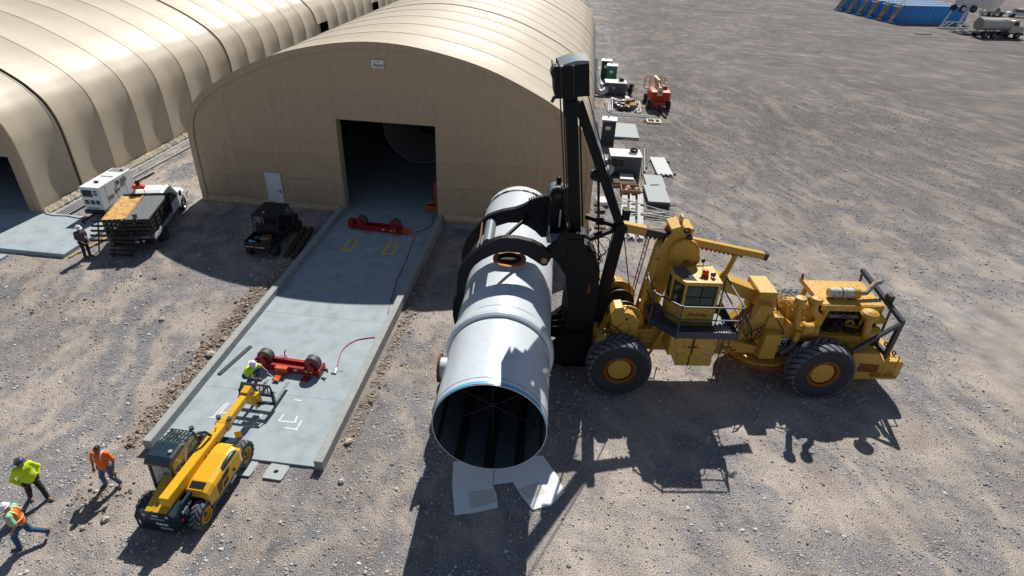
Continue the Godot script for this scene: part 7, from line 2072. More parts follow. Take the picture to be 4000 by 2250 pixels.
	solo("wood_block", "short pale wooden block at the right of the channel bundles", "block", mb().box(Vector3(10.75, 0.05, -2.2), Vector3(0.75, 0.1, 0.14)), M.lumber)
	for k in 5: solo("dirt_mound", ["lump of brown spoil by the hangar corner, nearest the camera", "second lump of brown spoil along the hangar side", "third lump of brown spoil along the hangar side", "fourth lump of brown spoil along the hangar side", "lump of brown spoil near the folded blanket"][k], "soil", mb().rock(Vector3(7.3 + 0.12 * (k % 2), 0.08, -0.8 - 1.1 * k), Vector3(0.45, 0.22, 0.55), rng), M.soil, "spoil along the hangar")
	# packing waste heap
	var g := RandomNumberGenerator.new()
	g.seed = 77
	for k in 5:
		var c: Array = [[9.9, -30.4, 0.55], [10.6, -31.0, 0.6], [10.1, -29.2, 0.42], [10.75, -29.4, 0.5], [10.9, -30.2, 0.45]][k]
		solo("cardboard_box", ["large brown carton in the middle of the waste heap", "tall brown carton at the rear of the waste heap", "low brown carton at the front of the waste heap", "brown carton at the front right of the waste heap", "brown carton at the right edge of the waste heap"][k], "box", mb().box(Vector3(c[0], c[2] * 0.45, c[1]), Vector3(0.75, c[2] * 0.9, 0.6), 0.01, Basis.from_euler(Vector3(0.1 * g.randfn(), g.randf() * 1.5, 0.1 * g.randfn()))), M.cardboard, "cartons in the waste heap")
	for k in 4: solo("rubbish_bag", ["black rubbish bag at the left of the waste heap", "black rubbish bag at the front of the waste heap", "grey-black rubbish bag in the middle of the waste heap", "small black rubbish bag between the cartons"][k], "bag", mb().rock(Vector3([9.1, 9.3, 9.6, 10.3][k], 0.25, [-29.8, -29.0, -28.7, -28.6][k]), Vector3(0.4, 0.3, 0.38), g), M.bag, "bags in the waste heap")
	solo("bucket", "purple plastic tub in the waste heap", "tub", mb().cyl(Vector3(9.75, 0.2, -29.3), Vector3(9.75, 0.55, -29.3), 0.17, 0.22, 16), M.purple)
	for k in 9:
		var x := 8.5 + 0.28 * k
		solo("plastic_wrap", ["crumpled white wrapping at the left rear of the waste heap", "crumpled white wrapping, second from the left in the heap", "crumpled white wrapping, third from the left in the heap", "crumpled white wrapping behind the large carton", "grey-white wrapping in the heap's rear middle", "torn white wrapping right of the large carton", "white wrapping by the tall carton", "white wrapping at the heap's right rear", "white wrapping at the heap's right front"][k], "wrapping", mb().rock(Vector3(x, 0.25, -31.2 - 0.5 * sin(k * 1.3)) if k < 8 else Vector3(11.1, 0.15, -28.4), Vector3(0.34, 0.2, 0.3), g), M.white_dull if k % 3 else M.grey, "wrapping in the waste heap")
	for k in 6:
		var x: float = [8.35, 8.5, 8.7, 11.15, 11.3, 11.45][k]
		solo("white_rod", ["leftmost white rod beside the waste heap", "second white rod at the heap's left", "third white rod at the heap's left", "white rod at the heap's right, nearest the cartons", "middle white rod at the heap's right", "rightmost white rod beside the waste heap"][k], "rod", mb().cyl(Vector3(x, 0.12, -27.6 - 0.2 * (k % 3)), Vector3(x + 0.05 * (k % 3) - 0.05, 0.3, -31.4), 0.05, -1, 8), M.white_paint, "white rods by the waste heap")
	solo("batten", "pale wooden batten leaning at the left of the waste heap", "batten", mb().beam(Vector3(8.25, 0.05, -28.0), Vector3(8.0, 0.35, -31.5), 0.09, 0.06), M.lumber)
	for k in 3: solo("long_rod", ["rearmost long pale rod on the ground below the waste heap", "middle long pale rod on the ground below the waste heap", "nearest long pale rod on the ground below the waste heap"][k], "rod", mb().cyl(Vector3(8.3 + 0.2 * k, 0.05, -27.5 + 0.35 * k), Vector3(13.0, 0.05, -27.2 + 0.33 * k), 0.04, -1, 8), M.tank_pale if k != 1 else M.white_dull, "long rods below the waste heap")
	var yf := thing("lifting_frame", "small cream steel frame lying flat below the orange boom lift", "frame", Vector3(12.5, 0.1, -25.3), 0.05)
	for z in [-0.5, 0.5]: part(yf, "rail", mb().box(Vector3(0, 0, z), Vector3(1.3, 0.12, 0.14)), M.cream)
	for x in [-0.6, 0.1, 0.6]: part(yf, "cross_bar", mb().box(Vector3(x, 0, 0), Vector3(0.12, 0.1, 0.9)), M.cream)
	part(yf, "hitch", mb().torus(Vector3(-0.85, 0, 0.1), Vector3.UP, 0.12, 0.04, 14, 6), M.black)
	# ---- boom lift seen from behind
	var l := thing("boom_lift", "orange boom lift with cream boom and railed basket standing alone right of the hangar", "boom lift", Vector3(13.2, 0, -31.2), deg_to_rad(3.0))
	for p in [[0.98, 1.2], [-0.98, 1.2], [0.98, -1.2], [-0.98, -1.2]]: small_wheel(l, Vector3(p[0], 0.45, p[1]), 0.46, 0.36, signf(p[0]), 16, M.cream, M.rubber)
	part(l, "chassis", mb().span(Vector3(-0.55, 0.45, -1.7), Vector3(0.55, 0.85, 1.6), 0.04), M.lift_red)
	for s in [-0.3, 0.3]: part(l, "tie_bracket", mb().box(Vector3(s, 0.5, 1.65), Vector3(0.14, 0.4, 0.14), 0.01), M.lift_red)
	var tb: Array = []
	for s in [[1.9, 1.05, 1.6, 0.8, 0.7], [1.75, 0.95, 1.78, 0.98, 0.85], [1.0, 0.92, 1.85, 1.05, 0.92], [-0.9, 0.92, 1.7, 0.95, 0.8]]: tb.append([Vector3(-s[3], s[1], s[0]), Vector3(-s[3], s[2] - 0.2, s[0]), Vector3(-s[4], s[2], s[0]), Vector3(s[4], s[2], s[0]), Vector3(s[3], s[2] - 0.2, s[0]), Vector3(s[3], s[1], s[0])])
	part(l, "turntable_hood", mb().loft(tb), M.lift_red)
	part(l, "yellow_stripe", mb().box(Vector3(0.1, 1.44, 1.87), Vector3(1.45, 0.16, 0.02), 0.0, Basis(Vector3.RIGHT, -0.2)), M.paint_yellow)
	text(l, "lettering", "Hertz Equipment Rental", Vector3(0.0, 1.4, 1.885), Vector3.RIGHT, Vector3(0, 1, -0.2), 0.09, M.black_print, "Droid Sans", true)
	for s in [-0.5, 0.35]: part(l, "tail_lamp", mb().box(Vector3(s, 1.15, 1.87), Vector3(0.2, 0.08, 0.03)), M.white_dull)
	part(l, "boom", mb().beam(Vector3(-0.15, 1.75, 1.7), Vector3(-0.15, 2.3, -2.2), 0.3, 0.42, Vector3.UP, 0.02), M.cream)
	part(l, "boom_end", mb().prism([Vector2(-0.38, 1.5), Vector2(0.1, 1.5), Vector2(0.14, 2.0), Vector2(-0.02, 2.3), Vector2(-0.3, 2.3), Vector2(-0.42, 2.0)], Vector3(0, 0, 1.78), Vector3.RIGHT, Vector3.UP, Vector3(0, 0, 0.22)), M.cream)
	part(l, "slow_triangle", mb().prism([Vector2(-0.34, 1.72), Vector2(0.06, 1.72), Vector2(-0.14, 2.05)], Vector3(0, 0, 2.0), Vector3.RIGHT, Vector3.UP, Vector3(0, 0, 0.02)), M.lamp_red)
	part(l, "upper_boom", mb().beam(Vector3(-0.15, 2.35, -2.0), Vector3(-0.15, 2.55, 0.6), 0.24, 0.3, Vector3.UP, 0.02), M.cream)
	part(l, "engine_cover", mb().box(Vector3(0.45, 2.0, 0.5), Vector3(0.5, 0.35, 0.7), 0.05), M.lift_red)
	part(l, "exhaust", mb().cyl(Vector3(0.6, 2.0, 0.2), Vector3(0.6, 2.35, 0.2), 0.1), M.white_dull)
	var bk := Node3D.new()
	bk.name = "basket"
	l.add_child(bk)
	part(bk, "floor", mb().box(Vector3(0, 1.15, -2.7), Vector3(2.1, 0.06, 0.8)), M.dark_grey)
	for y in [1.75, 2.25]:
		for z in [-3.1, -2.3]: part(bk, "rail", mb().beam(Vector3(-1.05, y, z), Vector3(1.05, y, z), 0.05, 0.05), M.lift_red)
		for x in [-1.05, 1.05]: part(bk, "rail", mb().beam(Vector3(x, y, -3.1), Vector3(x, y, -2.3), 0.05, 0.05), M.lift_red)
	for x in [-1.05, -0.5, 0.5, 1.05]:
		for z in [-3.1, -2.3]: part(bk, "post", mb().box(Vector3(x, 1.7, z), Vector3(0.05, 1.15, 0.05)), M.lift_red)
	solo("steel_beam", "rusty steel beam on the ground under the boom lift's near wheel", "beam", mb().beam(Vector3(13.3, 0.1, -29.6), Vector3(13.75, 0.1, -26.9), 0.2, 0.2), M.timber)

# ---------------------------------------------------------------- far yard
func build_far_yard() -> void:
	var turn := atan2(0.267, 0.964)
	var ex := Vector3(0.964, 0, -0.267)
	var ez := Vector3(-0.267, 0, -0.964)
	var names := ["nearest blue rectangular storage tank, whole ribbed side in view", "second blue storage tank behind the nearest one", "third blue storage tank of the far row", "fourth blue storage tank of the far row", "fifth blue storage tank of the far row", "farthest blue storage tank, leftmost of the row"]
	var proto: Node3D = null
	for k in 6:
		var at := Vector3(65.8, 0, -106.6) + ez * 3.4 * k
		if proto:
			copy(proto, at, turn, names[k])
			continue
		var t := thing("storage_tank", names[0], "tank", at, turn, "blue storage tanks")
		proto = t
		var L := 16.5
		part(t, "shell", mb().span(Vector3(1.4, 0.35, -2.5), Vector3(L, 3.35, 0.0), 0.03), M.tank_blue)
		for i in 18: part(t, "rib", mb().span(Vector3(1.9 + 0.83 * i, 0.4, 0.0), Vector3(1.98 + 0.83 * i, 3.3, 0.05)), M.tank_blue)
		part(t, "roof", mb().span(Vector3(1.5, 3.35, -2.45), Vector3(L - 0.05, 3.4, -0.06)), M.tank_pale)
		for i in 17: part(t, "roof_rib", mb().span(Vector3(2.0 + 0.85 * i, 3.4, -2.4), Vector3(2.08 + 0.85 * i, 3.45, -0.1)), M.tank_blue)
		part(t, "skid", mb().span(Vector3(0.0, 0.0, -2.4), Vector3(L, 0.34, -0.1)), M.tank_blue)
		part(t, "nose", mb().prism([Vector2(0.2, 0.34), Vector2(1.4, 0.34), Vector2(1.4, 2.6)], Vector3(0, 0, -2.2), Vector3.RIGHT, Vector3.UP, Vector3(0, 0, 0.12)), M.tank_blue)
		var s := Node3D.new()
		s.name = "stair"
		t.add_child(s)
		for z in [-0.75, -0.1]:
			part(s, "stringer", mb().beam(Vector3(-0.3, 0.2, z), Vector3(1.2, 3.0, z), 0.06, 0.2), M.stair_yellow)
			part(s, "hand_rail", mb().tube([Vector3(-0.3, 1.1, z), Vector3(1.2, 4.0, z), Vector3(1.9, 4.2, z)], 0.04), M.stair_yellow)
		for i in 9: part(s, "tread", mb().box(Vector3(-0.2 + 0.16 * i, 0.4 + 0.3 * i, -0.42), Vector3(0.24, 0.04, 0.62)), M.stair_yellow)
		part(s, "landing", mb().box(Vector3(1.2, 3.05, -1.2), Vector3(0.7, 0.06, 2.2)), M.stair_yellow)
		for z in [-2.3, -1.2, -0.1]:
			part(s, "rail_post", mb().box(Vector3(1.5, 3.9, z), Vector3(0.06, 1.1, 0.06)), M.tank_pale)
		part(s, "top_rail", mb().span(Vector3(1.48, 4.4, -2.3), Vector3(1.53, 4.45, -0.1)), M.tank_pale)
		part(t, "manway", mb().cyl(Vector3(1.4, 1.2, -1.6), Vector3(1.25, 1.2, -1.6), 0.35, -1, 16), M.tank_pale)
		part(t, "rear_wheels", mb().cyl(Vector3(L - 0.6, 0.5, -2.3), Vector3(L - 0.6, 0.5, -0.05), 0.5, -1, 18), M.rubber)
	# ---- mobile silo on legs
	var o := thing("mobile_silo", "white pipe-legged mobile silo with cone and raised trailer wheels among the far tanks", "silo", Vector3(76.4, 0, -101.9), turn)
	for z in [0.9, -1.9]:
		part(o, "base_rail", mb().beam(Vector3(-2.4, 0.12, z * 1.4), Vector3(4.2, 0.12, z * 1.4), 0.2, 0.2), M.white_dull)
		for p in [[-2.1, -0.9], [1.7, 2.6]]:
			part(o, "leg", mb().cyl(Vector3(p[0], 0.2, z * 1.35), Vector3(p[1], 4.6, z), 0.13, -1, 10), M.white_dull)
			part(o, "brace", mb().cyl(Vector3(p[0], 0.2, z * 1.35), Vector3(p[0] + 1.6, 1.3, z * 1.25), 0.07, -1, 8), M.white_dull)
		part(o, "tie", mb().cyl(Vector3(-1.8, 1.2, z * 1.28), Vector3(3.9, 1.2, z * 1.28), 0.07, -1, 8), M.white_dull)
		part(o, "brace", mb().cyl(Vector3(0.6, 1.2, z * 1.28), Vector3(-0.9, 0.2, z * 1.38), 0.07, -1, 8), M.white_dull)
	part(o, "cross_tie", mb().cyl(Vector3(-2.2, 0.2, -2.6), Vector3(-2.2, 0.2, 1.3), 0.08, -1, 8), M.white_dull)
	part(o, "tank", mb().cyl(Vector3(-1.8, 5.4, -0.5), Vector3(4.6, 5.0, -0.5), 1.1, -1, 28), M.dusty if false else M.white_dull)
	part(o, "cone", mb().cyl(Vector3(5.3, 6.4, -0.5), Vector3(5.6, 3.6, -0.5), 2.3, 0.7, 28), M.white_paint)
	for x in [-1.6, 0.7]:
		for z in [0.6, -1.6]: part(o, "wheel", mb().cyl(Vector3(x, 3.9, z - 0.22), Vector3(x, 3.9, z + 0.22), 0.62, -1, 22), M.rubber)
		part(o, "wheel_disc", mb().cyl(Vector3(x, 3.9, 0.82), Vector3(x, 3.9, 0.86), 0.34, -1, 18), M.white_dull if x < 0 else M.dark_grey)
	# ---- water tanker
	var w := thing("water_tanker", "dusty white water tanker truck at the far right edge", "tanker truck", Vector3(77.2, 0, -94.6), turn)
	for p in [[-0.85, 0.0], [0.85, 0.0], [5.7, 0.0]]:
		for z in [0.9, -1.3]: part(w, "wheel", mb().cyl(Vector3(p[0], 0.55, z - 0.2), Vector3(p[0], 0.55, z + 0.2), 0.56, -1, 22).cyl(Vector3(p[0], 0.55, z), Vector3(p[0], 0.55, z + 0.22), 0.26, -1, 14), M.rubber)
		part(w, "wheel_disc", mb().cyl(Vector3(p[0], 0.55, 1.1), Vector3(p[0], 0.55, 1.14), 0.27, -1, 14), M.dusty)
	part(w, "frame", mb().span(Vector3(-2.0, 0.75, -0.8), Vector3(6.4, 1.0, 0.5)), M.black)
	var el: Array = []
	for i in 20: el.append(Vector2(cos(TAU * i / 20) * 1.15, 2.25 + sin(TAU * i / 20) * 1.0))
	part(w, "tank", mb().prism(el, Vector3(-1.95, 0, -0.2), Vector3(0, 0, 1), Vector3.UP, Vector3(5.7, 0, 0)), M.tanker)
	part(w, "rear_plate", mb().prism(el, Vector3(-2.0, 0, -0.2), Vector3(0, 0, 1), Vector3.UP, Vector3(0.04, 0, 0)), M.dusty)
	for q in [-1.3, 2.6]: part(w, "top_patch", mb().box(Vector3(q, 3.2, 0.2), Vector3(0.8, 0.04, 0.5), 0.0, Basis(Vector3.RIGHT, 0.35)), M.white_paint)
	part(w, "fender", mb().torus(Vector3(0.0, 0.55, 1.0), Vector3(0, 0, 1), 0.95, 0.07, 12, 5, 0.1, PI - 0.1).span(Vector3(-1.3, 1.2, 0.7), Vector3(1.3, 1.3, 1.15)), M.dusty)
	part(w, "fuel_tank", mb().cyl(Vector3(2.0, 0.85, 0.75), Vector3(3.6, 0.85, 0.75), 0.36, -1, 16), M.black)
	part(w, "cab", mb().prism([Vector2(3.85, 1.0), Vector2(3.85, 2.95), Vector2(4.1, 3.05), Vector2(5.1, 3.0), Vector2(5.45, 2.1), Vector2(6.6, 1.95), Vector2(6.75, 1.0)], Vector3(0, 0, -1.25), Vector3.RIGHT, Vector3.UP, Vector3(0, 0, 2.2)), M.tanker)
	part(w, "side_window", mb().prism([Vector2(4.15, 2.2), Vector2(4.15, 2.8), Vector2(5.0, 2.8), Vector2(5.2, 2.2)], Vector3(0, 0, 0.95), Vector3.RIGHT, Vector3.UP, Vector3(0, 0, 0.02)), M.black)
	part(w, "windscreen", mb().prism([Vector2(5.12, 2.95), Vector2(5.44, 2.18), Vector2(5.48, 2.2), Vector2(5.16, 2.97)], Vector3(0, 0, -1.1), Vector3.RIGHT, Vector3.UP, Vector3(0, 0, 1.9)), M.dark_glass)
	part(w, "bumper", mb().span(Vector3(6.7, 0.6, -1.25), Vector3(7.0, 0.95, 0.95)), M.black)
	part(w, "front_fender", mb().torus(Vector3(5.7, 0.6, 0.85), Vector3(0, 0, 1), 0.72, 0.1, 12, 5, 0.0, PI), M.dusty)
	part(w, "spray_bar", mb().span(Vector3(-2.5, 0.9, -1.2), Vector3(-2.0, 1.05, 0.9)), M.dusty)
	solo("flat_bar", "dark flat bar lying on the far gravel left of the water tanker", "bar", mb().box(Vector3(66.5, 0.06, -94.2), Vector3(3.2, 0.1, 0.3), 0.0, Basis(Vector3.UP, 0.1)), M.timber)
	# ---- parked cars behind
	var cars := [["silver pickup parked behind the silo's cone", Vector3(97.6, 0, -131.5), M.car_silver, true], ["white sedan parked next to the silver pickup", Vector3(103.5, 0, -131.0), M.car_white, false], ["silver sedan at the upper right edge before the white one", Vector3(105.5, 0, -127.0), M.car_silver, false], ["white car cut off by the right edge above the tanker cab", Vector3(101.5, 0, -118.0), M.car_white, false]]
	for q in cars:
		var c := thing("parked_car", q[0], "car", q[1], turn + (0.0 if q[3] else -0.5), "cars parked far right")
		for x in [-1.6, 1.6]:
			for z in [-0.9, 0.9]: part(c, "wheel", mb().cyl(Vector3(x, 0.4, z - 0.13), Vector3(x, 0.4, z + 0.13), 0.42, -1, 18), M.rubber)
		part(c, "body", mb().prism([Vector2(-2.6, 0.4), Vector2(2.6, 0.4), Vector2(2.6, 0.85), Vector2(2.4, 1.0), Vector2(-2.5, 1.05), Vector2(-2.65, 0.8)], Vector3(0, 0, -1.0), Vector3.RIGHT, Vector3.UP, Vector3(0, 0, 2.0)), q[2])
		part(c, "cabin", mb().prism([Vector2(-0.9 if q[3] else -1.9, 1.0), Vector2(1.4, 1.0), Vector2(0.7, 1.7), Vector2(-0.7 if q[3] else -1.2, 1.72)], Vector3(0, 0, -0.85), Vector3.RIGHT, Vector3.UP, Vector3(0, 0, 1.7)), M.dark_glass)
		part(c, "roof", mb().box(Vector3(-0.1, 1.73, 0), Vector3(1.5, 0.05, 1.5), 0.02), q[2])

# ---------------------------------------------------------------- people
func nets(b: MB, bones: Array, cell: float, k: float) -> void:
	# tapered capsules joined with a smooth minimum, meshed as surface nets
	var lo := Vector3.ONE * 1e9
	var hi := -lo
	for q in bones:
		var r: float = maxf(q[2], q[3]) + cell * 2.5 + k
		lo = lo.min(q[0] - Vector3.ONE * r).min(q[1] - Vector3.ONE * r)
		hi = hi.max(q[0] + Vector3.ONE * r).max(q[1] + Vector3.ONE * r)
	var nx := int((hi.x - lo.x) / cell) + 2
	var ny := int((hi.y - lo.y) / cell) + 2
	var nz := int((hi.z - lo.z) / cell) + 2
	var f := PackedFloat32Array()
	f.resize(nx * ny * nz)
	f.fill(1.0)
	for q in bones:
		var a: Vector3 = q[0]
		var d: Vector3 = q[1] - a
		var ra: float = q[2]
		var rb: float = q[3]
		var dd := maxf(d.length_squared(), 1e-9)
		var m := maxf(ra, rb) + cell * 2.0 + k
		var mn := (a.min(q[1]) - Vector3.ONE * m - lo) / cell
		var mx := (a.max(q[1]) + Vector3.ONE * m - lo) / cell
		for iz in range(maxi(0, int(mn.z)), mini(nz, int(mx.z) + 2)):
			for iy in range(maxi(0, int(mn.y)), mini(ny, int(mx.y) + 2)):
				var row := (iz * ny + iy) * nx
				for ix in range(maxi(0, int(mn.x)), mini(nx, int(mx.x) + 2)):
					var p := lo + Vector3(ix, iy, iz) * cell - a
					var t := clampf(p.dot(d) / dd, 0.0, 1.0)
					var s := (p - d * t).length() - lerpf(ra, rb, t)
					var o := f[row + ix]
					var h := maxf(k - absf(o - s), 0.0) / k
					f[row + ix] = minf(o, s) - h * h * k * 0.25
	var vid := PackedInt32Array()
	vid.resize(nx * ny * nz)
	vid.fill(-1)
	var vs := PackedVector3Array()
	var ns := PackedVector3Array()
	var off := [0, 1, nx, nx + 1, nx * ny, nx * ny + 1, nx * ny + nx, nx * ny + nx + 1]
	var edges := [[0, 1], [2, 3], [4, 5], [6, 7], [0, 2], [1, 3], [4, 6], [5, 7], [0, 4], [1, 5], [2, 6], [3, 7]]
	var cor := [Vector3(0, 0, 0), Vector3(1, 0, 0), Vector3(0, 1, 0), Vector3(1, 1, 0), Vector3(0, 0, 1), Vector3(1, 0, 1), Vector3(0, 1, 1), Vector3(1, 1, 1)]
	for iz in nz - 1:
		for iy in ny - 1:
			var row := (iz * ny + iy) * nx
			for ix in nx - 1:
				var i0 := row + ix
				var f0 := f[i0]
				if absf(f0) > cell * 2.0: continue
				var neg := 0
				for c in 8:
					if f[i0 + off[c]] < 0.0: neg += 1
				if neg == 0 or neg == 8: continue
				var s := Vector3()
				var cnt := 0
				for e in edges:
					var fa := f[i0 + off[e[0]]]
					var fb := f[i0 + off[e[1]]]
					if (fa < 0.0) != (fb < 0.0):
						s += cor[e[0]].lerp(cor[e[1]], fa / (fa - fb))
						cnt += 1
				vid[i0] = vs.size()
				vs.append(lo + (Vector3(ix, iy, iz) + s / cnt) * cell)
				ns.append(Vector3(f[i0 + 1] + f[i0 + off[3]] + f[i0 + off[5]] + f[i0 + off[7]] - f[i0] - f[i0 + off[2]] - f[i0 + off[4]] - f[i0 + off[6]], f[i0 + off[2]] + f[i0 + off[3]] + f[i0 + off[6]] + f[i0 + off[7]] - f[i0] - f[i0 + 1] - f[i0 + off[4]] - f[i0 + off[5]], f[i0 + off[4]] + f[i0 + off[5]] + f[i0 + off[6]] + f[i0 + off[7]] - f[i0] - f[i0 + 1] - f[i0 + off[2]] - f[i0 + off[3]]).normalized())
	for iz in range(1, nz - 1):
		for iy in range(1, ny - 1):
			for ix in range(1, nx - 1):
				var i := (iz * ny + iy) * nx + ix
				var neg := f[i] < 0.0
				for ax in 3:
					var st: int = [1, nx, nx * ny][ax]
					if (f[i + st] < 0.0) == neg: continue
					var u: int = [nx, nx * ny, 1][ax]
					var w: int = [nx * ny, 1, nx][ax]
					var q := [vid[i], vid[i - u], vid[i - u - w], vid[i - w]]
					if q.min() < 0: continue
					b.tri(vs[q[0]], vs[q[1]], vs[q[2]], ns[q[0]], ns[q[1]], ns[q[2]])
					b.tri(vs[q[0]], vs[q[2]], vs[q[3]], ns[q[0]], ns[q[2]], ns[q[3]])

func hand_bones(wrist: Vector3, dir: Vector3, palm: Vector3, curl: float, thumb_side: float) -> Array:
	var y := dir.normalized()
	var z := (palm - y * palm.dot(y)).normalized()
	var x := y.cross(z)
	var r: Array = [[wrist, wrist + y * 0.05, 0.026, 0.024], [wrist + y * 0.03 - x * 0.024, wrist + y * 0.085 - x * 0.028, 0.017, 0.015], [wrist + y * 0.03, wrist + y * 0.09, 0.018, 0.015], [wrist + y * 0.03 + x * 0.024, wrist + y * 0.085 + x * 0.028, 0.017, 0.015]]
	var ln := [0.07, 0.082, 0.077, 0.06]
	for k in 4:
		var o := wrist + y * 0.088 + x * (-0.033 + 0.022 * k) * thumb_side
		var d1 := (y * cos(curl * 0.5) + z * sin(curl * 0.5))
		var d2 := (y * cos(curl * 1.2) + z * sin(curl * 1.2))
		var d3 := (y * cos(curl * 1.8) + z * sin(curl * 1.8))
		var l: float = ln[k]
		r.append([o, o + d1 * l * 0.45, 0.0105, 0.0098])
		r.append([o + d1 * l * 0.45, o + d1 * l * 0.45 + d2 * l * 0.32, 0.0098, 0.009])
		r.append([o + d1 * l * 0.45 + d2 * l * 0.32, o + d1 * l * 0.45 + d2 * l * 0.32 + d3 * l * 0.25, 0.009, 0.008])
	var tb := wrist + y * 0.03 - x * 0.03 * thumb_side
	var td := (y * 0.75 - x * 0.55 * thumb_side + z * 0.35).normalized()
	r.append([tb, tb + td * 0.04, 0.014, 0.0115])
	r.append([tb + td * 0.04, tb + td * 0.04 + (td + y * 0.4 + z * 0.3).normalized() * 0.032, 0.0115, 0.009])
	return r

const POSE := {"pelvis": Vector3(0, 0.97, 0), "waist": Vector3(0, 1.12, 0.0), "chest": Vector3(0, 1.34, 0.0), "neck": Vector3(0, 1.5, 0.0), "head": Vector3(0, 1.64, 0.02),
	"sl": Vector3(0.19, 1.44, 0), "sr": Vector3(-0.19, 1.44, 0), "el": Vector3(0.27, 1.15, -0.03), "er": Vector3(-0.27, 1.15, -0.03), "wl": Vector3(0.27, 0.9, 0.06), "wr": Vector3(-0.27, 0.9, 0.06),
	"hl": Vector3(0.095, 0.92, 0), "hr": Vector3(-0.095, 0.92, 0), "kl": Vector3(0.12, 0.5, 0.03), "kr": Vector3(-0.12, 0.5, 0.03), "al": Vector3(0.13, 0.09, -0.01), "ar": Vector3(-0.13, 0.09, -0.01), "tl": Vector3(0.16, 0.035, 0.17), "tr": Vector3(-0.16, 0.035, 0.17)}

